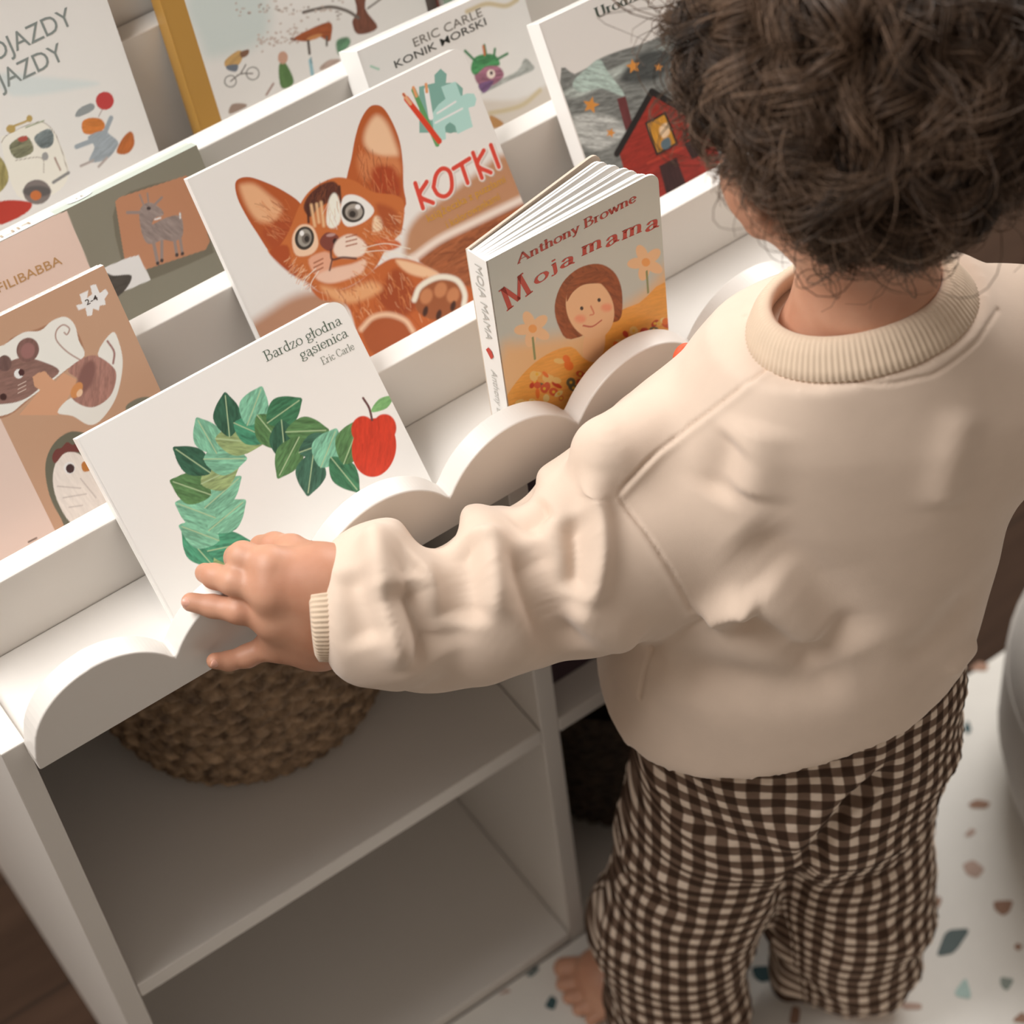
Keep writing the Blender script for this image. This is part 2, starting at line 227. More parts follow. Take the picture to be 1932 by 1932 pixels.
ART=json.loads(r"""{"kot":[228.5,218.9,[["P",[176,130,98],82,0,0,[1309,1096,1462,1210,1765,1254,2039,1299,2291,1327,2405,1072,2290,922,1344,949]],
["P",[150,86,52],22,0.25,0,[1339,937,1587,963,1903,958,2296,934,2318,762,1765,467,1580,557,1446,755]],
["F",[[110,58,34],[172,104,66]],60,178,12,[1.0,0.02],[1391,912,2253,910,1995,621,1622,581]],
["L",[226,212,202],41,55,[1295,944,1548,982,1863,977,2357,964]],
["P",[172,130,105],117,0,0,[-91,1035,160,1096,373,1105,556,1044,692,876,437,656,13,783]],
["P",[168,84,42],9,0,0,[291,2009,336,2035,412,2011,505,1928,596,1823,676,1692,668,1584,549,1514,453,1420,340,1418,294,1635,273,1777,267,1913]],
["P",[216,166,126],58,0,0,[313,1971,356,1986,426,1947,490,1834,538,1715,452,1658,350,1692,309,1808]],
["P",[160,74,40],52,0,0,[336,1629,530,1635,572,1531,459,1417,361,1464]],
["F",[[205,140,98],[140,66,36],[190,110,66]],70,90,6,[-0.5,0.87],[403,1805,611,1680,538,1491,377,1498]],
["P",[172,88,44],9,0,0,[1051,1657,1168,1812,1251,1927,1340,2023,1426,2077,1488,2080,1542,2032,1564,1911,1560,1766,1521,1623,1453,1456,1397,1312,1197,1377,1076,1547]],
["P",[224,186,152],66,0,0,[1376,1968,1470,2008,1519,1931,1524,1790,1502,1673,1395,1708,1315,1801,1308,1887]],
["P",[196,122,78],66,0,0,[1229,1812,1387,1726,1497,1662,1450,1542,1192,1633]],
["P",[158,64,32],60,0,0,[1287,1674,1432,1621,1431,1466,1357,1388,1225,1505]],
["F",[[205,130,85],[150,72,38],[120,60,35]],70,118,6,[-0.26,-0.96],[1253,1899,1451,1697,1398,1411,1121,1610]],
["P",[186,104,54],13,0,0,[668,1675,787,1737,912,1749,1023,1728,1124,1651,1218,1523,1372,1423,1405,1337,1316,1179,1244,1141,1130,1095,1001,1014,832,981,670,995,553,1038,497,1144,419,1267,360,1366,313,1487,396,1475,517,1543]],
["P",[162,74,38],26,0,0,[325,1481,463,1457,440,1313,502,1156,446,1197,362,1337]],
["P",[180,94,46],19,0,0,[491,1132,553,1038,670,995,832,981,1034,1019,1185,1011,1349,889,1446,755,1596,594,1669,469,1420,414,730,420,682,620,692,876,532,991]],
["P",[150,68,32],61,0,0,[1153,940,1223,819,1199,627,1033,606,929,789,1039,894]],
["P",[214,158,112],60,0,0,[572,1079,735,970,938,943,987,847,772,851,628,937]],
["P",[226,186,150],34,0,0,[1180,999,1343,877,1446,755,1331,781,1219,879]],
["F",[[214,140,88],[150,70,36],[196,116,66],[228,180,140]],220,79,7,[0.05,-1.0],[493,1103,1026,1001,1414,755,1567,564,752,468,692,876]],
["P",[160,82,44],27,0,0,[729,655,880,682,1033,606,1084,478,977,414,741,444]],
["L",[226,190,160],30,35,[722,658,840,695,963,658,1060,563,1085,463]],
["P",[146,84,50],16,0,0,[1196,672,1279,734,1435,731,1555,643,1564,521,1507,430,1305,442,1185,560]],
["L",[238,222,208],19,41,[1190,667,1276,735,1436,733,1557,649,1576,530,1531,448]],
["P",[186,124,84],30,0,0,[1323,615,1304,602,1283,596,1262,599,1246,609,1236,625,1233,645,1239,665,1253,683,1271,696,1292,701,1313,699,1329,689,1340,673,1342,653,1336,633]],
["P",[186,124,84],30,0,0,[1445,606,1427,593,1405,588,1385,590,1368,600,1358,616,1356,636,1362,657,1375,675,1394,687,1415,693,1435,690,1452,680,1462,664,1465,644,1459,624]],
["P",[186,124,84],31,0,0,[1521,525,1502,512,1481,507,1460,509,1443,519,1433,535,1430,555,1436,576,1450,594,1469,607,1490,612,1510,610,1527,600,1538,584,1540,564,1534,543]],
["P",[62,36,26],19,0,0,[1251,537,1240,527,1228,520,1217,518,1209,520,1205,528,1206,538,1211,551,1220,563,1231,574,1242,580,1253,583,1261,580,1265,573,1264,562,1259,550]],
["P",[62,36,26],19,0,0,[1337,465,1326,454,1314,448,1303,445,1296,448,1292,455,1292,466,1297,479,1306,491,1317,502,1329,508,1339,511,1347,508,1351,501,1351,490,1346,477]],
["P",[62,36,26],19,0,0,[1468,474,1457,463,1445,456,1435,454,1427,457,1423,464,1423,475,1428,488,1437,500,1448,511,1460,517,1471,520,1479,517,1483,510,1482,499,1477,486]],
["P",[86,46,36],18,0,0,[687,1645,759,1709,877,1737,973,1718,994,1648,949,1599,873,1599,789,1597,707,1565]],
["F",[[60,34,30],[120,70,48]],50,72,7,[0.71,0.7],[697,1640,872,1726,988,1686,934,1599,748,1588]],
["L",[216,176,134],18,21,[748,1637,711,1493]],
["L",[216,176,134],18,21,[824,1623,773,1464]],
["L",[216,176,134],18,21,[788,1626,750,1503]],
["L",[70,38,30],13,18,[726,1654,679,1537]],
["L",[70,38,30],13,18,[998,1667,960,1559]],
["P",[240,226,214],21,0,0,[873,1599,931,1643,957,1617,944,1524,895,1434,821,1420,802,1478]],
["F",[[190,150,120],[250,240,230]],30,79,5,[-0.32,-0.95],[872,1614,953,1576,889,1437,809,1461]],
["P",[243,232,222],13,0,0,[983,1576,1059,1576,1134,1506,1172,1396,1064,1355,938,1379,920,1465]],
["P",[52,48,44],9,0,0,[1100,1420,1082,1396,1054,1381,1021,1379,988,1388,960,1408,941,1435,934,1466,940,1495,958,1519,986,1533,1019,1536,1052,1527,1080,1507,1099,1480,1107,1449]],
["P",[158,152,144],11,0,0,[1087,1426,1073,1408,1052,1398,1026,1396,1001,1403,979,1418,965,1439,959,1462,964,1484,978,1502,999,1512,1024,1514,1049,1507,1071,1492,1085,1472,1091,1448]],
["P",[112,106,100],16,0,0,[1050,1429,1041,1418,1028,1412,1013,1410,997,1415,984,1424,975,1437,972,1451,975,1465,983,1476,996,1483,1012,1484,1027,1480,1040,1470,1049,1458,1053,1443]],
["P",[48,44,42],11,0,0,[1031,1434,1025,1427,1017,1422,1008,1421,999,1424,991,1430,985,1437,984,1447,986,1455,991,1463,999,1467,1008,1468,1018,1466,1026,1460,1031,1452,1033,1443]],
["P",[236,236,232],11,0,0,[1086,1466,1082,1460,1076,1457,1068,1456,1060,1458,1053,1463,1049,1469,1047,1477,1049,1484,1053,1489,1060,1492,1067,1493,1075,1491,1082,1486,1086,1480,1088,1473]],
["P",[226,192,164],18,0,0,[518,1487,608,1545,692,1494,682,1366,601,1320,494,1365]],
["P",[50,46,42],9,0,0,[664,1407,642,1383,613,1369,583,1367,556,1377,536,1397,526,1425,528,1457,541,1486,563,1510,592,1524,622,1526,649,1516,669,1496,679,1468,677,1436]],
["P",[150,146,138],11,0,0,[648,1420,632,1402,611,1391,589,1389,570,1395,556,1410,549,1431,551,1454,562,1476,578,1494,599,1506,621,1508,640,1501,654,1486,660,1466,658,1443]],
["P",[104,98,92],13,0,0,[640,1421,630,1410,617,1404,604,1403,591,1407,583,1416,578,1429,579,1443,585,1457,595,1468,608,1474,621,1475,634,1471,642,1462,647,1449,646,1435]],
["P",[46,42,40],9,0,0,[632,1427,627,1419,621,1414,614,1412,607,1414,601,1418,598,1425,598,1433,600,1442,605,1449,612,1454,619,1456,626,1455,631,1451,634,1444,635,1435]],
["P",[232,232,228],11,0,0,[614,1481,610,1474,604,1470,597,1469,591,1470,586,1474,583,1480,582,1487,584,1495,589,1501,594,1505,601,1506,607,1505,612,1501,615,1495,616,1488]],
["P",[120,62,52],11,0,0,[699,1379,771,1411,838,1360,828,1318,748,1278,702,1321]],
["P",[176,140,136],13,0,0,[829,1371,825,1367,817,1366,805,1366,792,1369,779,1374,769,1380,762,1385,761,1390,764,1394,773,1395,784,1395,798,1392,810,1387,821,1381,827,1376]],
["P",[52,26,26],11,0,0,[813,1320,807,1315,800,1313,793,1313,788,1316,786,1320,786,1326,788,1333,793,1339,800,1344,807,1347,813,1347,818,1344,821,1339,821,1333,818,1326]],
["P",[232,206,192],24,0,0,[826,1326,940,1317,1016,1199,944,1141,795,1199,766,1269]],
["P",[214,160,134],24,0,0,[566,1295,702,1293,735,1228,676,1156,574,1163]],
["P",[222,186,166],29,0,0,[565,1161,700,1159,851,1122,965,1103,893,1030,710,1047,608,1090]],
["L",[84,46,42],11,15,[750,1284,731,1218,808,1195,899,1143]],
["L",[84,46,42],11,12,[731,1218,680,1155]],
["L",[150,84,56],8,9,[894,1315,977,1297]],
["L",[150,84,56],8,9,[880,1286,963,1268]],
["L",[150,84,56],8,9,[867,1257,950,1238]],
["L",[150,84,56],8,9,[593,1254,668,1253]],
["L",[150,84,56],8,9,[579,1225,654,1224]],
["L",[150,84,56],8,9,[566,1196,641,1195]],
["P",[190,96,54],24,0,0,[1084,1196,1206,1159,1261,1075,1115,1095]],
["P",[230,200,170],27,0,0,[1156,1354,1214,1312,1169,1248,1101,1266]],
["P",[160,78,40],54,0,0,[1206,1430,1325,1317,1286,1164,1195,1236]],
["F",[[230,196,164],[150,76,42],[206,130,80]],160,66,6,[0.5,-0.86],[1064,1355,1361,1329,1275,1140,993,1032,762,1029,943,1156]],
["F",[[226,190,158],[150,76,42],[206,130,80]],90,65,6,[-0.95,-0.31],[424,1406,511,1336,561,1055,457,1220]],
["L",[236,222,210],4,5,[959,1191,1152,1142,1315,1021]],
["L",[236,222,210],4,5,[948,1168,1143,1089,1301,956]],
["L",[236,222,210],4,5,[589,1213,483,1179,426,1121]],
["L",[236,222,210],4,5,[599,1186,515,1135,482,1080]],
["P",[120,165,155],4,0,1,[1860,2056,1985,2031,2006,2084,2069,2105,2098,2051,2066,1995,2145,1963,2175,1905,2026,1623,1727,1755]],
["P",[168,208,202],4,0,1,[2020,1985,2141,1973,2138,1861,2191,1858,2240,1834,2244,1791,2211,1750,2157,1759,2135,1619,2001,1623,2008,1684,1979,1726,1932,1711,1901,1626,1807,1643,1875,1839,1947,1878,2017,1892]],
["P",[112,156,146],6,0,0,[2001,1668,1992,1656,1980,1649,1964,1647,1949,1651,1936,1660,1928,1673,1925,1687,1928,1701,1936,1712,1949,1719,1964,1721,1979,1717,1992,1708,2000,1696,2004,1681]],
["L",[232,240,238],9,13,[1914,1825,2082,1841]],
["L",[232,240,238],9,13,[1872,1768,2111,1774]],
["L",[92,150,95],6,37,[1811,2051,1822,1621]],
["L",[214,150,104],7,23,[1816,2069,1813,2005]],
["L",[226,234,240],6,38,[1904,2013,1856,1818]],
["L",[214,150,104],7,23,[1917,2049,1901,1999]],
["L",[204,66,42],6,43,[1734,2017,1846,1636]],
["L",[214,160,120],7,26,[1726,2055,1748,1974]],
["L",[170,60,50],4,11,[1725,2060,1730,2042]],
["L",[168,150,142],19,41,[1554,1426,1536,1235]],
["L",[168,150,142],19,41,[1641,1397,1548,1330,1625,1236]],
["L",[168,150,142],19,41,[1674,1338,1730,1412,1794,1432,1836,1391,1826,1317,1791,1255,1732,1239,1685,1276,1674,1338]],
["L",[168,150,142],19,41,[1875,1395,2023,1407]],
["L",[168,150,142],19,41,[1947,1399,1938,1251]],
["L",[168,150,142],19,41,[2067,1433,2058,1236]],
["L",[168,150,142],19,41,[2153,1413,2062,1337,2141,1241]],
["L",[168,150,142],19,41,[2222,1424,2218,1252]],
["L",[236,226,220],11,51,[1547,1438,1529,1247]],
["L",[236,226,220],11,52,[1634,1409,1541,1341,1618,1248]],
["L",[236,226,220],11,52,[1667,1350,1723,1423,1787,1444,1829,1403,1819,1329,1783,1267,1724,1251,1678,1288,1667,1350]],
["L",[236,226,220],11,52,[1868,1407,2016,1419]],
["L",[236,226,220],11,52,[1940,1411,1931,1263]],
["L",[236,226,220],11,52,[2059,1445,2051,1248]],
["L",[236,226,220],11,52,[2146,1425,2055,1349,2133,1253]],
["L",[236,226,220],11,52,[2215,1436,2210,1264]],
["L",[204,68,54],5,34,[1547,1438,1529,1247]],
["L",[204,68,54],5,34,[1634,1409,1541,1341,1618,1248]],
["L",[204,68,54],5,34,[1667,1350,1723,1423,1787,1444,1829,1403,1819,1329,1783,1267,1724,1251,1678,1288,1667,1350]],
["L",[204,68,54],5,34,[1868,1407,2016,1419]],
["L",[204,68,54],5,34,[1940,1411,1931,1263]],
["L",[204,68,54],5,34,[2059,1445,2051,1248]],
["L",[204,68,54],6,34,[2146,1425,2055,1349,2133,1253]],
["L",[204,68,54],6,35,[2215,1436,2210,1264]]],[["książeczka z puzzlami",[196,146,44],[1526,1136,2217,1138],60,"n",0],
["i kolorowankami",[196,146,44],[1648,1028,2124,1040],61,"n",0]]],"cat":[207.6,154.7,[["L",[150,120,70],5,19,[335,331,491,476,557,672,610,844,704,991,866,1088,1052,1111,1213,1056,1319,922,1336,742,1404,596,1582,531]],
["P",[140,160,110],5,0.45,0,[303,341,341,259,405,208,484,207,553,230,590,248,569,285,523,345,458,391,378,387]],
["L",[168,190,150],5,7,[303,341,567,255]],
["P",[70,140,110],5,0.45,0,[401,351,451,426,461,509,419,582,363,634,328,659,308,622,281,552,276,470,322,399]],
["L",[168,190,150],5,7,[401,351,334,634]],
["P",[70,140,110],5,0.45,0,[418,449,455,352,520,295,603,298,677,329,717,353,697,396,651,465,584,517,500,507]],
["L",[168,190,150],5,7,[418,449,693,361]],
["P",[120,178,150],5,0.45,0,[522,473,538,566,513,644,443,684,369,699,325,702,321,659,325,582,354,508,427,471]],
["L",[168,190,150],5,7,[522,473,341,684]],
["P",[120,178,150],5,0.45,0,[491,569,572,502,661,483,737,526,792,588,818,628,778,655,702,694,614,707,540,659]],
["L",[168,190,150],5,7,[491,569,792,623]],
["P",[120,178,150],5,0.45,0,[572,624,594,722,570,801,499,839,421,851,376,851,370,806,370,728,397,652,472,618]],
["L",[168,190,150],5,7,[572,624,392,833]],
["P",[120,178,150],5,0.45,0,[540,719,621,666,710,654,786,695,841,752,867,787,827,809,751,839,664,845,589,800]],
["L",[168,190,150],5,7,[540,719,841,782]],
["P",[84,124,78],5,0.45,0,[620,777,637,875,611,953,539,991,460,1001,415,1001,411,956,414,878,444,803,520,769]],
["L",[168,190,150],5,7,[620,777,431,983]],
["P",[140,160,110],5,0.45,0,[595,876,650,797,722,760,796,783,856,828,886,859,858,893,801,945,729,975,655,947]],
["L",[168,190,150],5,7,[595,876,863,860]],
["P",[50,92,72],5,0.45,0,[688,910,718,996,708,1079,649,1138,581,1175,541,1189,530,1149,520,1074,535,993,598,936]],
["L",[168,190,150],5,7,[688,910,553,1167]],
["P",[120,178,150],5,0.45,0,[690,1017,707,917,759,851,840,841,918,858,961,875,950,920,919,994,864,1055,780,1060]],
["L",[168,190,150],5,7,[690,1017,939,886]],
["P",[120,178,150],5,0.45,0,[789,1008,858,1065,886,1136,858,1207,811,1262,779,1290,750,1261,707,1204,685,1134,717,1064]],
["L",[168,190,150],5,7,[789,1008,780,1267]],
["P",[140,160,110],5,0.45,0,[828,1102,844,1003,898,930,984,904,1068,905,1114,912,1103,957,1071,1035,1014,1104,925,1125]],
["L",[168,190,150],5,7,[828,1102,1091,927]],
["P",[50,92,72],5,0.45,0,[922,1065,1011,1095,1068,1155,1074,1235,1054,1310,1038,1349,998,1333,933,1293,880,1232,880,1149]],
["L",[168,190,150],5,7,[922,1065,1028,1327]],
["P",[70,140,110],5,0.45,0,[994,1134,975,1045,998,968,1065,924,1139,905,1182,899,1187,941,1185,1016,1157,1090,1087,1130]],
["L",[168,190,150],5,7,[994,1134,1167,918]],
["P",[120,178,150],6,0.45,0,[1068,1075,1162,1057,1238,1080,1275,1146,1287,1220,1287,1262,1244,1267,1168,1265,1096,1238,1062,1168]],
["L",[168,190,150],6,7,[1068,1075,1270,1247]],
["P",[84,124,78],6,0.45,0,[1164,1104,1102,1027,1087,943,1131,870,1194,817,1234,791,1260,828,1295,900,1305,984,1254,1056]],
["L",[168,190,150],6,7,[1164,1104,1228,816]],
["P",[58,112,80],6,0.45,0,[1203,1022,1273,952,1353,927,1424,963,1476,1019,1501,1055,1466,1084,1399,1127,1320,1146,1251,1105]],
["L",[168,190,150],6,7,[1203,1022,1477,1052]],
["P",[50,92,72],6,0.45,0,[1301,992,1212,962,1155,903,1150,821,1168,746,1185,706,1225,722,1290,762,1343,824,1344,908]],
["L",[168,190,150],6,7,[1301,992,1194,729]],
["P",[84,124,78],6,0.45,0,[1290,905,1315,813,1373,751,1455,739,1532,753,1573,767,1558,808,1521,878,1461,935,1377,942]],
["L",[168,190,150],6,7,[1290,905,1551,778]],
["P",[84,124,78],6,0.45,0,[1358,828,1263,849,1178,829,1125,763,1097,690,1087,648,1132,641,1212,639,1295,663,1345,733]],
["L",[168,190,150],6,7,[1358,828,1109,662]],
["P",[60,100,82],6,0.45,0,[1307,734,1358,658,1429,617,1507,628,1573,660,1607,684,1580,717,1526,770,1454,806,1376,790]],
["L",[168,190,150],6,7,[1307,734,1583,688]],
["P",[60,100,82],6,0.45,0,[1398,681,1298,678,1227,637,1205,559,1210,481,1220,436,1265,441,1341,460,1409,504,1426,586]],
["L",[168,190,150],6,7,[1398,681,1234,456]],
["P",[120,178,150],6,0.45,0,[1397,567,1498,539,1579,558,1617,628,1627,707,1626,753,1579,762,1498,767,1421,743,1387,669]],
["L",[168,190,150],6,7,[1397,567,1608,738]],
["P",[58,112,80],6,0.45,0,[1495,595,1442,520,1430,437,1471,361,1527,304,1563,277,1585,314,1615,384,1622,468,1576,542]],
["L",[168,190,150],6,7,[1495,595,1558,303]],
["P",[84,124,78],6,0.45,0,[1556,509,1666,487,1757,515,1803,593,1819,679,1821,729,1770,734,1680,732,1594,700,1552,617]],
["L",[168,190,150],6,7,[1556,509,1800,711]],
["P",[196,58,36],7,0.18,0,[1941,407,1883,350,1814,316,1744,311,1684,336,1643,386,1626,453,1638,528,1675,600,1732,656,1801,690,1870,695,1931,671,1973,622,1989,554,1978,479]],
["P",[196,58,36],11,0.18,0,[1872,611,1849,581,1817,562,1782,557,1749,566,1723,589,1708,621,1706,657,1718,693,1741,723,1772,742,1807,747,1840,738,1866,715,1882,683,1884,647]],
["P",[196,58,36],11,0.18,0,[2019,548,1996,518,1964,499,1929,494,1895,503,1869,526,1854,558,1852,595,1863,631,1886,661,1918,680,1953,685,1986,675,2013,653,2028,621,2030,584]],
["L",[96,60,60],6,17,[1885,682,1905,766,1898,848]],
["P",[120,170,110],6,0.3,0,[1905,735,1999,787,2099,757,2021,704]],
["P",[60,60,54],6,0,0,[1026,179,1022,173,1015,170,1007,169,1000,172,994,177,990,184,989,191,992,199,996,204,1003,208,1011,208,1018,206,1024,201,1028,194,1029,186]],
["P",[60,60,54],6,0,0,[1044,147,1042,145,1040,144,1037,144,1034,145,1032,146,1031,149,1030,152,1031,154,1033,156,1035,158,1038,158,1041,157,1043,155,1044,153,1044,150]],
["P",[60,60,54],6,0,0,[1078,147,1076,145,1074,144,1072,144,1070,145,1068,146,1067,148,1067,151,1068,153,1069,154,1071,155,1073,155,1075,155,1077,153,1078,151,1078,149]],
["P",[60,60,54],6,0,0,[1102,143,1100,141,1098,141,1096,140,1094,141,1092,143,1091,144,1091,147,1092,149,1093,150,1095,151,1097,152,1099,151,1101,149,1102,147,1102,145]]],[["Bardzo głodna",[88,104,92],[1395,1397,2005,1377],72,"s",0],
["gąsienica",[88,104,92],[1625,1293,2006,1280],70,"s",0],
["Eric Carle",[120,126,116],[1744,1190,2006,1181],51,"s",0]]],"mama":[139.9,185.0,[["P",[204,170,128],219,0,0,[6,1012,216,981,708,788,1235,830,1504,887,1411,-785,-91,241]],
["P",[208,150,72],11,0.1,0,[-31,512,157,692,368,751,569,697,681,504,819,568,954,768,1164,756,1440,705,1384,-766,-55,216]],
["P",[190,84,50],7,0,0,[187,239,178,234,167,235,155,243,145,255,137,270,133,286,134,301,139,311,148,316,159,315,170,308,181,296,189,281,193,264,192,250]],
["P",[228,170,60],6,0,0,[175,267,174,262,170,259,166,259,161,261,157,265,153,271,151,277,151,284,152,288,156,291,160,292,165,290,169,286,173,280,175,273]],
["P",[210,110,48],8,0,0,[1316,-297,1305,-292,1293,-279,1283,-260,1275,-239,1272,-218,1273,-201,1278,-190,1287,-187,1298,-192,1310,-205,1321,-224,1328,-245,1332,-266,1331,-283,1325,-294]],
["P",[96,92,70],8,0,0,[1295,-129,1280,-117,1267,-99,1257,-78,1253,-55,1255,-36,1263,-23,1275,-18,1290,-22,1306,-33,1319,-51,1329,-73,1332,-95,1330,-114,1323,-127,1310,-133]],
["P",[210,110,48],8,0,0,[1104,-395,1100,-404,1092,-408,1082,-406,1069,-399,1058,-388,1049,-374,1043,-360,1042,-348,1046,-339,1054,-334,1065,-336,1077,-343,1089,-354,1098,-368,1103,-382]],
["P",[210,110,48],8,0,0,[530,-37,520,-30,511,-21,505,-11,503,-1,505,7,510,12,519,13,529,10,539,3,547,-6,553,-16,555,-26,553,-34,548,-39,540,-40]],
["P",[176,60,38],8,0,0,[1300,451,1287,448,1274,449,1263,455,1255,465,1252,476,1254,488,1260,499,1271,506,1283,509,1296,508,1307,502,1315,493,1318,481,1317,469,1310,458]],
["P",[228,170,60],6,0,0,[1298,471,1297,466,1294,463,1289,462,1284,464,1279,468,1275,474,1273,481,1272,487,1274,492,1277,495,1281,495,1286,493,1291,489,1295,483,1298,477]],
["P",[176,60,38],7,0,0,[827,298,822,287,813,282,802,283,790,289,780,301,772,316,768,332,769,347,774,357,783,363,794,362,806,355,816,344,824,329,828,313]],
["P",[228,170,60],6,0,0,[811,314,809,309,806,306,802,306,797,308,792,312,788,318,786,324,785,331,787,336,790,339,794,339,799,337,804,333,808,327,810,320]],
["P",[190,84,50],8,0,0,[811,-343,796,-336,782,-322,771,-304,763,-283,762,-262,766,-246,775,-237,788,-235,803,-241,817,-255,828,-274,836,-295,838,-315,834,-331,824,-341]],
["P",[228,170,60],6,0,0,[813,-297,811,-303,808,-306,803,-306,798,-304,793,-300,789,-293,787,-286,787,-280,788,-275,791,-271,796,-271,801,-273,806,-278,810,-284,812,-291]],
["P",[232,190,130],8,0,0,[1053,93,1046,81,1036,75,1023,76,1011,84,1001,98,995,115,993,133,996,150,1003,162,1013,168,1025,167,1037,159,1048,145,1054,128,1056,110]],
["P",[228,170,60],6,0,0,[1037,113,1036,108,1033,105,1028,105,1023,107,1018,111,1014,117,1012,124,1011,130,1013,135,1016,138,1021,139,1026,137,1030,132,1034,126,1037,120]],
["P",[190,84,50],8,0,0,[715,88,709,76,698,70,685,72,671,80,659,94,649,112,644,130,645,146,651,159,661,164,674,163,688,155,701,141,710,123,715,105]],
["P",[96,92,70],8,0,0,[444,60,437,66,430,76,426,88,425,101,427,111,432,118,438,121,446,119,454,112,460,102,464,90,465,78,463,67,459,60,452,57]],
["P",[176,60,38],8,0,0,[1079,340,1072,339,1062,345,1052,355,1042,369,1035,384,1031,399,1031,410,1035,417,1042,418,1051,412,1062,402,1072,388,1079,373,1083,358,1083,347]],
["P",[232,190,130],8,0,0,[1106,-276,1101,-287,1090,-291,1075,-287,1058,-276,1042,-261,1030,-242,1022,-224,1021,-209,1027,-198,1038,-195,1053,-198,1069,-209,1085,-224,1098,-243,1105,-261]],
["P",[190,84,50],8,0,0,[1093,161,1086,151,1077,147,1065,150,1054,158,1044,171,1037,186,1035,202,1037,216,1044,226,1053,230,1065,228,1076,219,1086,207,1093,191,1095,175]],
["P",[210,110,48],7,0,0,[1232,429,1228,423,1221,422,1211,424,1201,431,1192,441,1185,452,1181,464,1181,473,1185,479,1192,480,1201,477,1211,471,1221,461,1228,449,1232,438]],
["P",[228,170,60],6,0,0,[1219,443,1218,438,1215,435,1210,434,1205,436,1200,441,1196,446,1194,453,1193,459,1195,464,1198,467,1202,468,1207,466,1212,461,1216,456,1219,449]],
["P",[176,60,38],8,0,0,[642,56,636,50,624,52,608,60,590,75,573,93,561,112,554,129,553,142,560,148,572,146,588,138,606,123,622,105,635,86,642,69]],
["P",[228,170,60],6,0,0,[610,91,609,86,606,83,601,82,596,84,592,88,588,94,586,101,585,107,587,112,590,116,594,116,599,114,604,110,608,104,610,97]],
["P",[96,92,70],8,0,0,[624,162,611,166,597,176,585,191,577,209,574,227,577,243,584,253,595,257,609,254,622,244,634,229,642,211,645,192,643,177,635,166]],
["P",[226,176,110],7,0,0,[395,483,389,483,382,487,376,494,370,504,367,514,366,524,367,531,371,535,377,535,384,531,391,523,396,514,399,503,400,494,399,487]],
["P",[210,110,48],7,0,0,[271,501,264,502,253,511,241,527,229,546,220,567,215,587,214,601,218,608,225,607,236,598,248,583,259,563,268,542,274,523,275,508]],
["P",[228,170,60],6,0,0,[256,547,255,542,252,539,247,539,243,540,238,545,235,550,233,557,232,563,234,567,237,570,241,571,246,569,250,565,254,559,256,553]],
["P",[190,84,50],8,0,0,[842,253,829,252,814,257,801,268,791,284,786,301,787,317,793,330,804,337,817,338,832,333,845,322,855,306,860,289,859,273,853,260]],
["P",[228,170,60],6,0,0,[836,287,834,282,831,279,827,278,822,280,817,285,813,290,811,297,810,303,812,308,815,311,819,312,824,310,829,306,833,300,835,293]],
["P",[190,84,50],8,0,0,[1379,-619,1366,-611,1353,-598,1343,-580,1337,-561,1336,-543,1340,-530,1349,-522,1361,-522,1374,-529,1387,-542,1397,-560,1403,-579,1404,-597,1400,-611,1391,-618]],
["P",[176,60,38],8,0,0,[1267,-43,1261,-54,1249,-58,1235,-55,1218,-44,1204,-28,1192,-9,1186,10,1186,26,1193,37,1204,42,1219,38,1235,28,1250,12,1261,-7,1267,-26]],
["P",[232,190,130],8,0,0,[1024,292,1020,281,1009,275,995,276,980,284,965,297,953,314,946,332,944,348,949,360,959,366,973,365,989,357,1004,344,1016,327,1023,309]],
["P",[96,92,70],8,0,0,[487,-128,480,-124,470,-112,460,-93,451,-70,444,-47,440,-27,439,-13,443,-7,450,-11,459,-23,469,-42,479,-65,486,-88,490,-108,490,-122]],
["P",[176,60,38],8,0,0,[844,69,838,72,831,79,826,88,823,99,822,109,823,117,827,122,832,123,839,120,845,113,850,104,854,93,855,83,853,75,850,70]],
["P",[232,190,130],8,0,0,[879,208,869,215,860,228,851,247,846,268,844,289,845,305,851,315,859,317,868,311,878,298,886,279,892,258,894,237,893,221,887,211]],
["P",[96,92,70],7,0,0,[21,237,13,225,0,222,-16,227,-34,239,-49,257,-61,277,-67,298,-66,315,-59,326,-46,330,-29,325,-12,313,4,295,15,274,21,254]],
["P",[226,176,110],7,0,0,[136,169,130,171,124,176,118,185,114,195,111,206,111,215,114,222,119,224,125,223,131,218,137,209,141,198,143,188,143,178,141,172]],
["P",[176,60,38],7,0,0,[267,184,261,176,252,173,243,176,233,184,225,195,221,209,220,222,223,234,229,242,237,245,247,242,257,235,264,223,269,210,270,196]],
["P",[228,170,60],6,0,0,[257,201,256,196,252,193,248,192,243,194,239,199,235,205,233,211,233,217,234,222,237,225,242,226,247,224,251,220,255,214,257,207]],
["P",[176,60,38],8,0,0,[563,-149,553,-141,545,-128,538,-111,536,-94,537,-78,542,-67,551,-61,560,-63,570,-71,579,-84,585,-101,588,-118,586,-134,581,-145,573,-151]],
["P",[228,170,60],6,0,0,[575,-115,573,-120,570,-123,565,-123,560,-121,556,-117,552,-111,550,-104,549,-97,551,-92,554,-89,558,-89,563,-91,568,-95,572,-101,574,-108]],
["P",[210,110,48],8,0,0,[1216,-130,1202,-118,1190,-104,1182,-88,1180,-74,1183,-63,1191,-57,1204,-57,1218,-63,1232,-74,1244,-89,1252,-104,1254,-119,1251,-130,1243,-136,1230,-136]],
["P",[226,176,110],8,0,0,[1104,-439,1097,-440,1084,-432,1069,-416,1052,-395,1037,-372,1026,-351,1020,-334,1021,-325,1028,-324,1040,-332,1056,-348,1072,-369,1087,-392,1099,-413,1104,-430]],
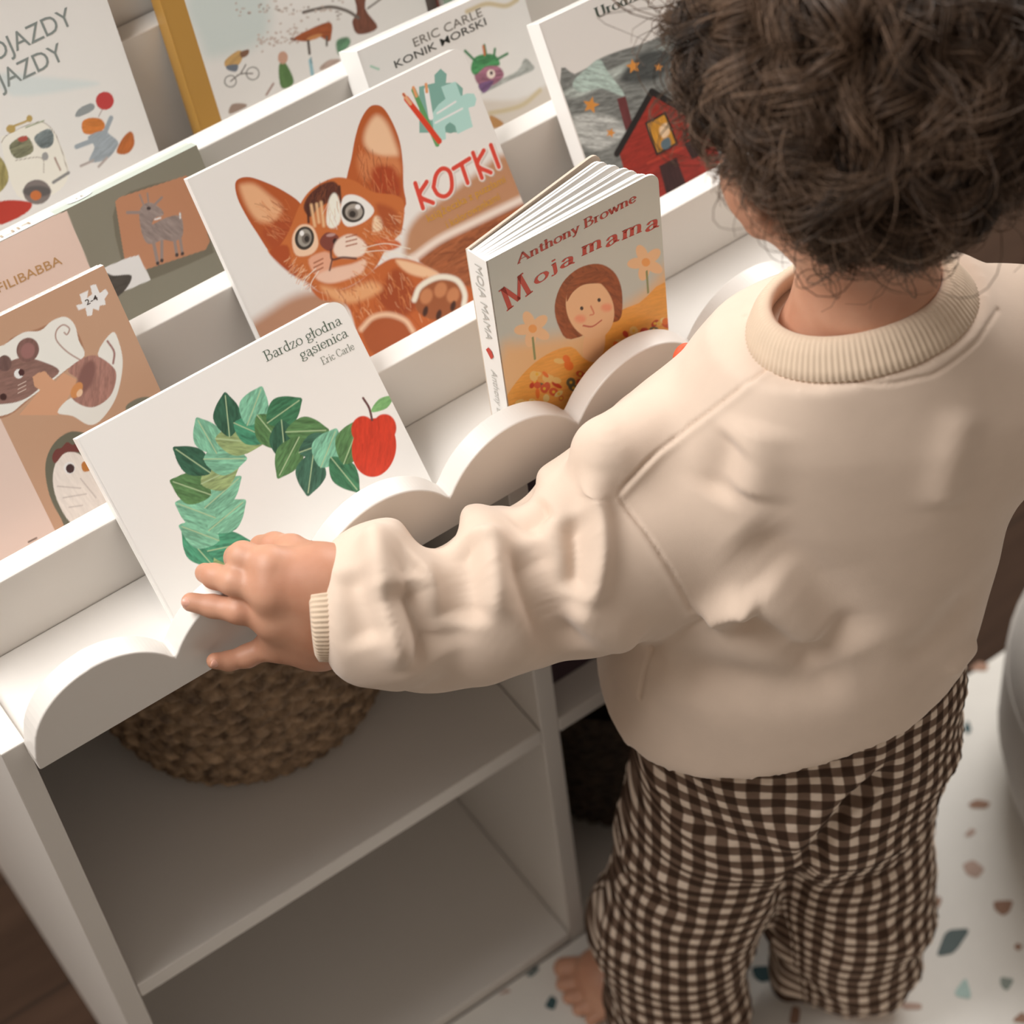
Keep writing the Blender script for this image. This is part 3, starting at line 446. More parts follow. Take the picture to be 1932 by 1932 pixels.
["P",[226,176,110],7,0,0,[376,470,364,467,349,473,333,486,320,505,310,527,306,548,309,565,316,576,329,579,343,574,359,561,372,542,382,520,386,499,384,481]],
["P",[96,92,70],8,0,0,[622,-133,615,-138,606,-138,596,-133,588,-123,581,-111,578,-99,579,-87,583,-78,591,-73,600,-73,609,-78,617,-87,624,-99,627,-112,626,-124]],
["P",[210,110,48],7,0,0,[248,381,242,389,238,404,236,424,236,445,239,465,244,480,250,488,257,489,263,481,267,466,270,446,269,425,266,405,262,390,255,381]],
["P",[232,190,130],8,0,0,[1374,-180,1366,-178,1354,-168,1342,-151,1331,-131,1323,-109,1318,-90,1318,-77,1323,-70,1331,-72,1343,-82,1355,-98,1366,-119,1374,-140,1379,-160,1379,-173]],
["P",[190,84,50],8,0,0,[1268,321,1265,311,1257,306,1245,306,1232,312,1219,322,1209,336,1202,351,1200,365,1204,375,1212,380,1223,380,1236,374,1249,364,1260,350,1266,335]],
["P",[226,176,110],8,0,0,[1335,439,1332,433,1326,431,1318,433,1311,438,1304,446,1299,455,1297,465,1298,473,1302,479,1308,481,1316,479,1323,474,1330,466,1334,456,1336,447]],
["P",[228,170,60],6,0,0,[1330,448,1329,443,1325,440,1321,439,1316,441,1311,446,1307,451,1305,458,1304,464,1305,469,1308,472,1313,473,1318,471,1323,466,1327,461,1329,454]],
["P",[232,190,130],7,0,0,[133,313,124,316,113,326,101,344,92,365,86,386,84,405,86,419,93,425,102,422,114,412,125,395,134,374,140,352,142,333,140,319]],
["P",[226,176,110],8,0,0,[1234,58,1220,57,1206,61,1195,70,1187,82,1184,95,1186,107,1194,117,1205,122,1219,123,1233,119,1244,111,1252,99,1255,86,1253,74,1245,64]],
["P",[210,110,48],8,0,0,[1113,-231,1110,-245,1105,-255,1098,-259,1090,-257,1083,-249,1078,-236,1075,-221,1075,-205,1078,-191,1084,-181,1090,-177,1098,-179,1105,-187,1110,-200,1113,-215]],
["P",[228,170,60],6,0,0,[1107,-227,1106,-232,1103,-235,1098,-235,1093,-233,1088,-229,1084,-223,1081,-216,1081,-209,1082,-204,1085,-201,1090,-200,1095,-202,1100,-207,1104,-213,1107,-220]],
["P",[176,60,38],8,0,0,[645,-69,638,-70,630,-65,621,-56,613,-44,607,-31,605,-18,605,-8,609,-2,616,-1,624,-6,633,-15,641,-27,647,-40,650,-53,649,-63]],
["P",[190,84,50],7,0,0,[454,238,448,234,440,234,432,238,426,245,421,255,419,265,420,275,424,282,430,286,438,286,446,282,453,274,457,265,459,254,458,245]],
["P",[228,170,60],6,0,0,[451,252,450,247,447,244,442,243,438,245,433,249,429,255,427,262,427,268,428,273,431,276,436,276,441,274,445,270,449,264,451,258]],
["P",[176,60,38],7,0,0,[815,275,806,280,796,290,788,305,783,321,781,336,783,349,789,357,797,359,806,354,815,344,823,330,829,314,830,298,828,285,823,277]],
["P",[176,60,38],8,0,0,[681,-88,666,-75,652,-56,644,-34,641,-11,644,8,653,21,666,26,682,21,697,9,711,-10,720,-33,723,-56,719,-75,710,-88,697,-92]],
["P",[96,92,70],8,0,0,[1018,189,1007,194,995,208,985,228,977,251,973,274,974,293,979,305,987,308,998,302,1010,289,1020,269,1028,246,1032,223,1031,204,1026,192]],
["P",[228,170,60],6,0,0,[1015,240,1014,235,1011,232,1006,232,1001,234,997,238,993,244,990,250,990,257,991,262,994,265,999,265,1004,263,1008,259,1012,253,1015,246]],
["P",[226,176,110],7,0,0,[237,564,225,576,215,593,209,614,208,635,212,653,220,665,232,670,244,666,257,655,267,638,273,617,274,596,270,578,262,565,250,561]],
["P",[210,110,48],8,0,0,[1321,-39,1309,-39,1297,-36,1287,-29,1281,-20,1279,-9,1282,0,1289,8,1300,12,1312,13,1324,9,1333,2,1340,-7,1342,-17,1339,-27,1332,-35]],
["P",[232,190,130],8,0,0,[1379,-231,1376,-240,1370,-245,1362,-246,1353,-241,1344,-233,1338,-222,1334,-209,1333,-198,1336,-189,1342,-184,1350,-183,1359,-187,1368,-196,1374,-207,1378,-219]],
["P",[228,170,60],6,0,0,[1369,-223,1368,-229,1365,-232,1360,-232,1355,-230,1350,-225,1346,-219,1343,-212,1343,-206,1344,-200,1347,-197,1352,-197,1357,-199,1362,-203,1366,-210,1369,-217]],
["P",[232,190,130],8,0,0,[555,132,551,126,545,124,538,125,531,130,524,138,520,148,518,158,519,167,523,173,529,175,536,174,544,169,550,161,554,151,556,141]],
["P",[190,84,50],8,0,0,[931,229,921,237,913,247,908,259,906,271,908,280,914,285,922,287,932,283,942,276,950,265,955,253,957,242,954,233,949,227,940,226]],
["P",[96,92,70],8,0,0,[1196,-113,1188,-111,1177,-102,1167,-87,1159,-70,1154,-52,1152,-36,1155,-25,1161,-21,1170,-23,1180,-32,1190,-47,1198,-64,1203,-82,1205,-98,1203,-109]],
["P",[228,170,60],6,0,0,[1192,-76,1190,-81,1187,-84,1183,-84,1178,-82,1173,-78,1169,-72,1166,-65,1165,-58,1167,-53,1170,-50,1175,-49,1180,-52,1185,-56,1189,-62,1191,-69]],
["P",[210,110,48],8,0,0,[1380,185,1369,183,1355,190,1340,204,1328,222,1318,243,1314,263,1315,278,1322,287,1333,289,1347,282,1362,269,1375,250,1384,229,1388,210,1387,194]],
["P",[228,170,60],6,0,0,[1364,228,1363,223,1360,220,1355,219,1350,221,1345,226,1341,232,1339,238,1338,245,1339,250,1342,253,1347,253,1352,251,1357,247,1361,241,1364,234]],
["P",[232,190,130],7,0,0,[972,374,966,365,957,362,946,364,935,372,926,384,919,398,916,413,918,426,924,435,933,438,944,436,955,428,965,416,971,402,974,387]],
["P",[228,170,60],6,0,0,[958,392,956,387,953,384,949,383,944,386,939,390,935,396,933,402,932,408,934,413,937,416,941,417,946,415,951,410,955,405,957,398]],
["P",[232,190,130],8,0,0,[1282,116,1275,117,1264,126,1249,142,1235,163,1222,185,1213,205,1210,221,1212,229,1219,228,1230,219,1244,203,1259,182,1272,160,1281,140,1284,124]],
["P",[96,92,70],8,0,0,[887,-13,877,-22,867,-27,856,-26,849,-20,844,-10,844,4,848,18,855,31,865,40,876,45,886,45,894,38,898,28,898,15,895,0]],
["P",[176,60,38],8,0,0,[1122,97,1113,100,1104,107,1096,116,1092,126,1091,136,1094,144,1100,149,1109,150,1118,147,1127,140,1135,131,1139,121,1140,111,1137,103,1131,98]],
["P",[226,176,110],7,0,0,[946,388,935,382,923,380,912,383,905,390,901,401,902,413,907,425,916,435,928,442,939,443,950,440,958,433,961,422,960,410,955,398]],
["P",[232,190,130],8,0,0,[1408,428,1404,419,1395,415,1382,417,1367,424,1353,436,1341,451,1334,466,1332,479,1336,488,1345,492,1358,490,1373,483,1387,471,1399,456,1406,441]],
["P",[96,92,70],8,0,0,[1312,-673,1307,-676,1299,-674,1290,-668,1281,-658,1274,-647,1269,-635,1267,-624,1269,-617,1274,-614,1281,-616,1290,-622,1299,-632,1306,-644,1311,-656,1313,-666]],
["P",[176,60,38],8,0,0,[362,-17,355,-27,345,-31,332,-28,320,-18,308,-4,301,13,297,30,299,45,306,55,316,58,329,55,341,46,353,32,360,15,364,-2]],
["P",[228,170,60],6,0,0,[343,5,341,0,338,-3,334,-3,329,-1,324,3,321,9,318,16,318,22,320,27,323,30,327,31,332,29,337,24,340,18,343,12]],
["P",[96,92,70],8,0,0,[1009,-360,995,-354,983,-342,974,-328,969,-314,969,-300,975,-291,985,-286,997,-287,1011,-294,1023,-305,1033,-319,1038,-334,1037,-347,1032,-357,1022,-362]],
["P",[228,170,60],6,0,0,[1016,-333,1015,-338,1012,-341,1007,-342,1002,-339,997,-335,993,-329,991,-322,990,-315,991,-310,995,-307,999,-306,1004,-308,1009,-313,1013,-319,1016,-326]],
["P",[190,84,50],8,0,0,[675,-243,664,-240,652,-229,640,-212,630,-190,624,-168,622,-149,625,-135,632,-129,643,-131,655,-142,667,-160,677,-181,684,-203,685,-223,682,-237]],
["P",[96,92,70],8,0,0,[1080,-154,1066,-154,1052,-148,1040,-139,1033,-128,1031,-115,1035,-104,1044,-95,1056,-91,1071,-91,1085,-96,1096,-105,1104,-117,1105,-130,1102,-141,1093,-149]],
["P",[228,170,60],6,0,0,[1081,-131,1080,-136,1077,-139,1072,-140,1067,-138,1062,-133,1058,-127,1056,-120,1055,-114,1057,-109,1060,-105,1064,-105,1069,-107,1074,-112,1078,-118,1081,-125]],
["P",[96,92,70],8,0,0,[1450,-31,1446,-42,1434,-47,1418,-44,1399,-34,1381,-19,1365,-1,1356,18,1353,34,1358,45,1369,49,1386,47,1404,37,1423,22,1438,3,1448,-15]],
["P",[190,84,50],7,0,0,[418,326,411,317,399,314,385,319,370,330,358,346,349,365,346,383,348,398,355,408,367,410,381,406,396,395,408,378,417,360,420,341]],
["P",[228,170,60],6,0,0,[395,354,394,349,391,346,386,346,381,348,377,352,373,358,371,364,371,370,372,375,375,378,380,379,384,377,389,373,393,367,395,360]],
["P",[210,110,48],8,0,0,[703,30,688,33,674,41,663,51,657,63,657,75,662,84,672,90,686,92,701,89,715,82,726,71,732,59,732,48,727,38,717,32]],
["P",[226,176,110],7,0,0,[502,590,496,584,485,585,470,591,453,603,437,619,424,635,417,650,416,662,421,668,433,667,448,661,464,649,480,633,493,617,501,602]],
["P",[210,110,48],7,0,0,[554,477,541,479,526,488,512,504,501,525,495,546,495,566,500,580,510,587,524,586,539,577,552,561,563,540,569,519,570,499,565,485]],
["P",[226,176,110],7,0,0,[103,427,89,432,77,439,68,448,64,458,66,466,72,472,83,474,96,473,110,468,122,461,131,452,135,442,133,434,127,428,116,426]],
["P",[176,60,38],8,0,0,[1230,407,1221,399,1207,398,1192,406,1176,420,1163,438,1155,458,1152,477,1156,491,1165,499,1178,500,1194,492,1210,479,1222,460,1231,440,1234,421]],
["P",[96,92,70],8,0,0,[939,-452,931,-444,925,-430,921,-413,920,-395,922,-379,927,-367,934,-361,942,-363,950,-371,956,-385,961,-402,962,-420,960,-436,954,-448,947,-454]],
["P",[176,60,38],7,0,0,[942,301,927,305,913,314,902,326,896,339,895,352,901,362,911,367,925,368,941,364,955,355,966,344,972,330,973,318,967,308,956,302]],
["P",[96,92,70],7,0,0,[714,271,703,263,691,262,678,268,667,279,660,294,657,310,659,326,666,338,676,346,688,347,701,342,712,331,719,316,722,299,720,283]],
["P",[190,84,50],7,0,0,[325,244,320,239,309,241,294,249,277,262,261,277,248,293,240,307,239,316,244,321,254,319,269,311,286,298,302,283,315,267,323,253]],
["P",[228,170,60],6,0,0,[294,272,292,267,289,264,285,263,280,265,276,270,272,276,270,282,269,288,271,293,274,296,279,297,283,295,288,290,291,285,294,278]],
["P",[210,110,48],7,0,0,[536,555,525,558,513,569,503,584,495,603,491,622,491,638,496,649,505,653,516,650,527,640,538,624,546,606,550,587,549,571,544,559]],
["P",[226,176,110],7,0,0,[1015,447,1009,441,998,443,984,451,968,464,953,480,942,496,936,511,936,522,942,527,953,526,967,518,983,505,997,489,1009,472,1015,457]],
["P",[176,60,38],8,0,0,[1268,-221,1258,-222,1246,-216,1233,-204,1221,-187,1211,-167,1206,-149,1205,-134,1210,-125,1219,-124,1231,-130,1244,-142,1257,-159,1266,-178,1272,-197,1272,-212]],
["P",[228,170,60],6,0,0,[1252,-182,1251,-187,1247,-190,1243,-191,1238,-188,1233,-184,1229,-178,1226,-171,1225,-164,1227,-159,1230,-156,1234,-155,1240,-157,1245,-162,1249,-168,1251,-175]],
["P",[176,60,38],7,0,0,[1042,493,1033,496,1024,504,1015,516,1008,532,1004,547,1004,560,1008,569,1014,572,1023,570,1033,562,1041,549,1048,534,1052,519,1052,506,1049,497]],
["P",[232,190,130],8,0,0,[1262,-40,1254,-41,1246,-38,1238,-31,1231,-20,1226,-9,1225,2,1227,11,1232,16,1239,18,1248,14,1256,7,1263,-3,1268,-15,1269,-26,1267,-34]],
["P",[210,110,48],7,0,0,[962,474,959,465,953,460,945,459,936,463,928,471,921,481,917,493,916,505,919,514,925,519,933,520,942,516,950,508,957,498,961,486]],
["P",[232,190,130],8,0,0,[1181,-235,1172,-227,1163,-211,1155,-191,1151,-168,1150,-146,1153,-129,1160,-120,1168,-119,1178,-127,1187,-142,1194,-163,1198,-186,1199,-208,1196,-225,1190,-234]],
["P",[228,170,60],6,0,0,[1188,-186,1187,-191,1183,-194,1179,-195,1174,-192,1169,-188,1165,-182,1162,-175,1161,-168,1163,-163,1166,-160,1171,-159,1176,-161,1181,-166,1185,-172,1187,-179]],
["P",[190,84,50],8,0,0,[757,-39,753,-43,746,-43,737,-39,728,-30,720,-20,715,-8,712,2,714,10,718,14,725,14,734,10,743,1,751,-9,756,-21,759,-31]],
["P",[226,176,110],7,0,0,[269,593,255,601,243,611,234,623,231,633,234,642,241,646,253,647,267,643,281,635,293,624,301,613,304,602,302,593,294,589,283,588]],
["P",[228,170,60],6,0,0,[280,610,278,605,275,602,271,602,266,603,262,608,258,613,256,619,256,625,257,630,260,633,265,634,269,632,274,628,277,622,279,616]],
["P",[226,176,110],7,0,0,[1111,470,1096,476,1082,489,1071,507,1064,527,1063,546,1067,560,1076,569,1089,570,1103,564,1117,551,1128,533,1135,514,1137,495,1133,480,1124,471]],
["P",[228,170,60],6,0,0,[1112,512,1111,507,1108,504,1104,504,1099,506,1094,510,1090,516,1087,522,1087,528,1088,533,1091,536,1096,537,1101,535,1106,531,1109,525,1112,518]],
["P",[190,84,50],8,0,0,[955,-356,952,-361,946,-363,937,-361,927,-354,917,-345,910,-335,905,-324,904,-316,907,-310,914,-308,923,-311,933,-317,942,-326,950,-337,954,-347]],
["P",[96,92,70],8,0,0,[1403,-283,1393,-278,1383,-267,1374,-250,1367,-232,1364,-214,1365,-199,1370,-190,1378,-187,1387,-192,1398,-203,1407,-219,1413,-238,1417,-256,1416,-271,1411,-280]],
["P",[96,92,70],7,0,0,[253,15,248,11,239,12,227,18,214,30,203,44,194,58,189,71,189,81,194,85,203,84,215,77,228,66,240,52,249,38,253,25]],
["P",[190,84,50],8,0,0,[1363,-42,1352,-33,1343,-21,1337,-8,1335,6,1337,18,1343,25,1351,27,1362,24,1372,16,1381,4,1387,-10,1389,-23,1387,-35,1382,-42,1373,-45]],
["P",[228,170,60],6,0,0,[1375,-17,1374,-22,1371,-26,1366,-26,1361,-24,1356,-19,1352,-13,1350,-6,1349,0,1350,5,1353,8,1358,9,1363,7,1368,2,1372,-4,1375,-11]],
["P",[190,84,50],8,0,0,[1433,349,1426,344,1414,346,1397,356,1380,371,1364,390,1352,409,1346,425,1346,437,1353,442,1365,439,1381,430,1399,415,1415,396,1427,377,1433,361]],
["P",[190,84,50],8,0,0,[1235,-471,1223,-473,1206,-465,1190,-448,1174,-425,1163,-400,1158,-377,1159,-358,1167,-347,1180,-345,1196,-353,1212,-369,1228,-392,1239,-417,1244,-441,1243,-460]],
["P",[228,170,60],6,0,0,[1214,-418,1213,-423,1210,-426,1205,-427,1200,-424,1195,-420,1191,-413,1188,-406,1188,-400,1189,-394,1192,-391,1197,-391,1202,-393,1207,-398,1211,-404,1214,-411]],
["P",[190,84,50],8,0,0,[1168,-67,1161,-77,1148,-79,1134,-74,1119,-62,1105,-45,1096,-26,1093,-7,1095,8,1102,18,1114,20,1129,15,1144,4,1157,-13,1166,-33,1170,-52]],
["P",[176,60,38],8,0,0,[1068,280,1064,271,1053,267,1039,270,1023,279,1007,292,994,308,987,324,985,338,989,347,999,351,1014,348,1030,339,1046,326,1058,310,1066,294]],
["P",[228,170,60],6,0,0,[1039,301,1038,296,1035,293,1030,292,1025,294,1020,299,1017,304,1014,311,1014,317,1015,322,1018,325,1022,326,1027,324,1032,319,1036,314,1039,307]],
["P",[96,92,70],8,0,0,[1374,-656,1368,-658,1361,-655,1353,-648,1345,-638,1339,-626,1336,-615,1336,-606,1340,-600,1345,-598,1353,-601,1361,-608,1369,-618,1374,-630,1377,-641,1377,-651]],
["P",[228,170,60],7,0,0,[1371,-637,1369,-643,1366,-646,1361,-647,1356,-644,1351,-640,1346,-633,1344,-626,1343,-619,1345,-613,1348,-610,1352,-610,1358,-612,1363,-617,1367,-623,1370,-631]],
["P",[190,84,50],8,0,0,[1074,260,1067,264,1059,275,1052,290,1046,307,1042,325,1041,340,1043,349,1048,352,1055,348,1062,338,1070,323,1076,305,1080,288,1081,273,1078,263]],
["P",[96,92,70],8,0,0,[1351,134,1347,127,1341,124,1334,125,1327,129,1320,137,1315,147,1313,157,1314,166,1317,173,1323,176,1330,175,1338,171,1344,163,1349,153,1351,143]],
["P",[96,92,70],7,0,0,[568,324,559,313,546,310,532,314,518,325,506,342,498,361,496,380,500,397,508,408,521,412,535,408,549,397,561,380,569,361,571,341]],
["P",[228,170,60],6,0,0,[546,353,544,348,541,345,537,344,532,346,527,350,524,356,522,363,521,369,523,374,526,377,530,377,535,375,540,371,543,365,545,359]],
["P",[190,84,50],8,0,0,[1261,-524,1254,-536,1240,-541,1224,-537,1206,-525,1190,-506,1177,-484,1171,-462,1171,-443,1179,-430,1192,-426,1208,-430,1226,-442,1242,-460,1255,-482,1261,-505]],
["P",[228,170,60],6,0,0,[1229,-492,1228,-498,1225,-501,1220,-501,1215,-499,1210,-494,1206,-488,1203,-481,1203,-474,1204,-469,1207,-466,1212,-465,1217,-467,1222,-472,1226,-478,1229,-486]],
["P",[226,176,110],8,0,0,[1366,149,1358,146,1348,148,1336,156,1325,169,1316,184,1311,200,1310,213,1313,222,1321,226,1331,223,1343,215,1354,202,1363,187,1369,172,1370,159]],
["P",[210,110,48],8,0,0,[1173,-499,1158,-494,1142,-483,1129,-466,1120,-447,1117,-427,1120,-411,1129,-400,1142,-397,1158,-401,1173,-412,1187,-429,1196,-448,1199,-468,1196,-484,1187,-495]],
["P",[176,60,38],8,0,0,[814,226,810,221,804,219,795,221,787,228,779,237,773,247,770,257,770,266,774,272,780,273,789,271,797,265,805,256,811,245,814,235]],
["P",[232,190,130],8,0,0,[1402,-36,1393,-45,1378,-46,1360,-37,1342,-21,1326,0,1315,23,1311,44,1314,61,1323,70,1338,70,1356,62,1374,46,1390,25,1401,2,1405,-20]],
["P",[232,190,130],7,0,0,[64,295,51,304,40,319,32,339,28,360,29,379,35,393,45,400,57,400,70,391,82,375,90,356,94,335,93,316,87,301,77,294]],
["P",[176,60,38],7,0,0,[455,357,448,356,436,363,422,377,407,396,393,417,383,436,379,451,380,460,386,461,398,454,412,440,427,421,440,400,450,381,455,366]],
["P",[96,92,70],8,0,0,[925,-83,914,-84,900,-77,886,-63,873,-44,864,-23,860,-3,862,13,868,22,879,24,893,17,907,3,920,-16,929,-37,933,-57,932,-73]],
["P",[210,110,48],8,0,0,[1363,-547,1351,-543,1338,-532,1327,-516,1319,-498,1315,-479,1316,-464,1322,-453,1332,-450,1344,-453,1357,-464,1368,-480,1376,-498,1380,-517,1379,-532,1373,-543]],
["P",[190,84,50],8,0,0,[777,73,772,68,762,70,748,77,731,88,715,101,702,115,694,128,692,137,696,141,706,140,720,133,737,122,753,108,766,94,774,82]],
["P",[228,170,60],6,0,0,[747,96,745,91,742,88,738,88,733,90,728,94,724,100,722,107,721,113,723,118,726,121,730,122,735,120,740,115,744,109,746,103]],
["P",[176,60,38],7,0,0,[1092,404,1085,391,1077,382,1068,379,1060,383,1054,393,1051,407,1051,423,1055,439,1061,452,1070,461,1079,463,1087,460,1093,450,1096,436,1095,420]],
["P",[228,170,60],6,0,0,[1086,413,1085,408,1081,405,1077,405,1072,407,1067,411,1063,417,1061,423,1060,430,1062,435,1065,438,1069,438,1074,436,1079,432,1083,426,1085,420]],
["P",[190,84,50],8,0,0,[855,-24,845,-31,831,-30,814,-20,796,-2,781,19,770,42,766,62,769,77,778,84,792,82,809,72,827,55,842,34,853,11,857,-9]],
["P",[96,92,70],8,0,0,[1269,-507,1266,-516,1261,-522,1253,-523,1245,-519,1237,-511,1230,-500,1226,-488,1226,-476,1229,-467,1234,-461,1242,-460,1250,-464,1258,-472,1264,-483,1268,-495]],
["P",[232,190,130],7,0,0,[432,290,417,291,404,295,394,303,388,312,387,323,392,332,401,339,414,343,428,342,441,338,452,330,458,321,458,310,454,301,444,294]],
["P",[228,170,60],6,0,0,[435,308,433,303,430,300,426,300,421,302,417,306,413,312,411,318,410,325,412,330,415,333,419,333,424,331,429,327,432,321,435,315]],
["P",[210,110,48],8,0,0,[1301,-126,1293,-120,1284,-107,1277,-90,1272,-70,1271,-52,1273,-37,1278,-28,1285,-27,1294,-33,1302,-46,1309,-64,1314,-83,1316,-102,1314,-116,1309,-125]],
["P",[228,170,60],6,0,0,[1307,-85,1305,-91,1302,-94,1297,-94,1292,-92,1287,-87,1283,-81,1281,-74,1280,-68,1281,-63,1284,-60,1289,-59,1294,-61,1299,-66,1303,-72,1306,-79]],
["P",[190,84,50],7,0,0,[662,308,653,312,644,320,636,333,631,347,629,361,630,373,635,381,642,383,651,380,660,371,668,359,673,345,675,330,674,318,669,311]],
["P",[228,170,60],6,0,0,[664,338,663,333,660,330,655,329,651,331,646,335,642,341,640,348,639,354,641,359,644,362,648,362,653,360,658,356,662,350,664,344]],
["P",[232,190,130],7,0,0,[576,172,566,163,554,160,544,161,536,168,531,179,531,193,535,207,543,219,554,228,565,232,575,231,583,224,588,213,588,199,584,185]],
["P",[96,92,70],8,0,0,[1153,5,1146,0,1137,0,1125,6,1113,16,1102,31,1094,46,1091,60,1093,71,1099,76,1109,76,1121,71,1133,60,1143,46,1151,30,1154,16]],
["P",[176,60,38],8,0,0,[740,-91,733,-98,722,-100,710,-95,698,-84,689,-69,683,-53,682,-37,685,-25,693,-17,703,-16,715,-21,727,-31,736,-46,742,-62,744,-78]],
["P",[210,110,48],7,0,0,[271,141,265,146,258,156,253,170,249,186,247,202,248,215,252,223,257,225,264,220,270,210,276,196,279,180,281,164,280,151,276,143]],
["P",[210,110,48],8,0,0,[1389,252,1385,236,1378,224,1370,220,1362,222,1354,231,1348,246,1346,264,1346,282,1350,298,1357,309,1365,314,1373,312,1381,303,1386,288,1389,270]],
["P",[190,84,50],7,0,0,[692,222,678,226,663,236,651,252,643,270,641,288,644,303,653,313,665,317,680,313,694,303,707,287,714,269,717,251,714,236,705,226]],
["P",[232,190,130],8,0,0,[615,-220,601,-213,588,-200,578,-183,572,-164,572,-147,576,-133,585,-125,598,-125,611,-131,624,-144,634,-161,640,-180,641,-197,636,-211,627,-219]],
["P",[96,92,70],7,0,0,[274,480,260,489,248,499,240,511,237,521,239,528,247,532,259,531,274,526,288,518,300,507,308,496,311,486,309,479,301,475,289,476]],
["P",[232,190,130],7,0,0,[231,358,226,352,218,352,207,357,195,366,185,378,177,391,173,404,174,414,179,419,187,420,198,415,210,406,220,394,228,380,232,368]],
["P",[228,170,60],6,0,0,[215,378,213,373,210,370,206,370,201,372,196,376,193,381,191,388,190,394,192,399,195,402,199,402,204,400,209,396,212,390,214,384]],
["P",[96,92,70],8,0,0,[1386,-75,1378,-71,1370,-62,1364,-51,1360,-38,1359,-27,1361,-18,1366,-13,1373,-12,1381,-16,1389,-25,1395,-36,1399,-49,1400,-60,1398,-69,1393,-74]],
["P",[210,110,48],7,0,0,[355,529,349,530,341,538,332,550,323,566,317,583,313,597,312,608,315,613,321,612,329,605,338,593,347,577,354,560,358,546,358,535]],
["P",[190,84,50],8,0,0,[1186,-228,1179,-222,1173,-210,1168,-195,1165,-178,1165,-163,1168,-151,1173,-145,1179,-144,1185,-150,1192,-162,1196,-177,1199,-193,1199,-209,1196,-221,1192,-227]],
["P",[228,170,60],6,0,0,[1195,-195,1194,-200,1191,-203,1186,-204,1181,-201,1176,-197,1172,-191,1170,-184,1169,-177,1170,-172,1174,-169,1178,-168,1183,-170,1188,-175,1192,-181,1195,-188]],
["P",[176,60,38],8,0,0,[1120,-557,1107,-549,1095,-536,1087,-521,1083,-506,1085,-493,1091,-484,1101,-481,1113,-484,1127,-492,1138,-505,1146,-520,1150,-535,1149,-548,1143,-557,1133,-560]],
["P",[96,92,70],8,0,0,[1294,199,1285,203,1276,212,1269,223,1265,236,1264,247,1267,256,1274,261,1282,261,1292,256,1301,248,1308,236,1312,224,1312,212,1309,203,1303,199]],
["P",[228,170,60],6,0,0,[1301,221,1300,216,1297,213,1292,213,1287,215,1282,219,1278,225,1276,232,1275,238,1277,243,1280,246,1284,247,1289,245,1294,240,1298,234,1301,228]],
["P",[232,190,130],8,0,0,[854,-44,839,-43,822,-33,806,-14,793,10,785,35,783,58,788,75,798,84,813,84,830,73,846,55,860,31,868,6,870,-17,865,-35]],
["P",[226,176,110],7,0,0,[723,252,708,260,696,271,687,283,683,295,685,305,692,311,704,312,718,309,732,301,745,290,754,278,758,266,756,256,748,250,737,249]],
["P",[96,92,70],8,0,0,[1091,-200,1084,-198,1076,-191,1068,-180,1062,-167,1057,-153,1055,-140,1057,-131,1061,-127,1067,-129,1075,-136,1083,-147,1090,-160,1094,-174,1096,-187,1095,-196]],
["P",[228,170,60],6,0,0,[1089,-172,1087,-177,1084,-181,1080,-181,1075,-179,1070,-174,1066,-168,1063,-161,1063,-155,1064,-150,1067,-146,1072,-146,1077,-148,1082,-153,1086,-159,1088,-166]],
["P",[190,84,50],8,0,0,[1224,183,1217,170,1207,162,1194,163,1181,170,1170,184,1162,202,1159,222,1161,239,1168,253,1179,260,1191,259,1204,252,1215,238,1223,220,1226,201]],
["P",[190,84,50],7,0,0,[334,410,324,419,317,433,312,450,312,467,315,481,322,491,331,494,341,491,350,482,358,468,362,451,363,435,360,420,353,410,344,407]],
["P",[96,92,70],8,0,0,[1226,-72,1216,-73,1202,-66,1187,-52,1172,-31,1160,-9,1153,13,1151,30,1156,40,1165,42,1179,35,1195,21,1210,0,1222,-22,1229,-44,1231,-61]],
["P",[190,84,50],7,0,0,[644,243,633,241,619,248,604,262,591,282,581,304,576,325,577,341,584,352,595,353,609,347,624,333,637,313,647,291,652,270,651,253]],
["P",[232,190,130],7,0,0,[720,224,709,218,695,220,682,227,670,241,661,258,658,276,660,293,667,305,678,311,691,310,705,302,717,288,725,271,729,253,727,236]],
["P",[210,110,48],8,0,0,[1401,412,1392,406,1381,406,1370,411,1360,422,1352,435,1349,449,1349,463,1355,473,1363,479,1374,479,1385,473,1395,463,1403,450,1406,435,1406,422]],
["P",[190,84,50],8,0,0,[1351,57,1342,56,1329,63,1314,78,1300,98,1289,120,1282,140,1281,156,1286,165,1295,166,1308,158,1322,144,1336,124,1347,102,1354,82,1356,66]],
["P",[226,176,110],8,0,0,[775,-274,764,-276,751,-270,737,-257,726,-240,717,-220,714,-201,716,-185,723,-176,733,-174,747,-179,760,-192,772,-209,781,-229,784,-249,782,-264]],
["P",[228,170,60],6,0,0,[762,-233,760,-238,757,-242,753,-242,748,-240,743,-235,739,-229,736,-222,736,-216,737,-211,741,-207,745,-207,750,-209,755,-214,759,-220,761,-227]],
["P",[226,176,110],7,0,0,[142,379,132,386,124,396,119,408,117,420,119,431,125,437,133,439,142,437,152,430,160,420,165,408,167,395,165,385,159,379,151,376]],
["P",[228,170,60],6,0,0,[154,400,152,395,149,392,145,392,140,394,136,398,132,403,130,410,130,416,132,421,135,424,139,424,144,422,148,418,152,412,154,406]],
["P",[232,190,130],8,0,0,[794,146,790,136,783,131,774,130,764,135,755,144,747,157,743,171,743,183,747,193,754,199,763,199,773,194,782,185,789,173,793,159]],
["P",[176,60,38],8,0,0,[661,176,652,183,643,194,638,205,636,215,638,224,644,229,652,230,662,226,672,219,680,209,686,198,688,187,686,179,680,173,671,173]],
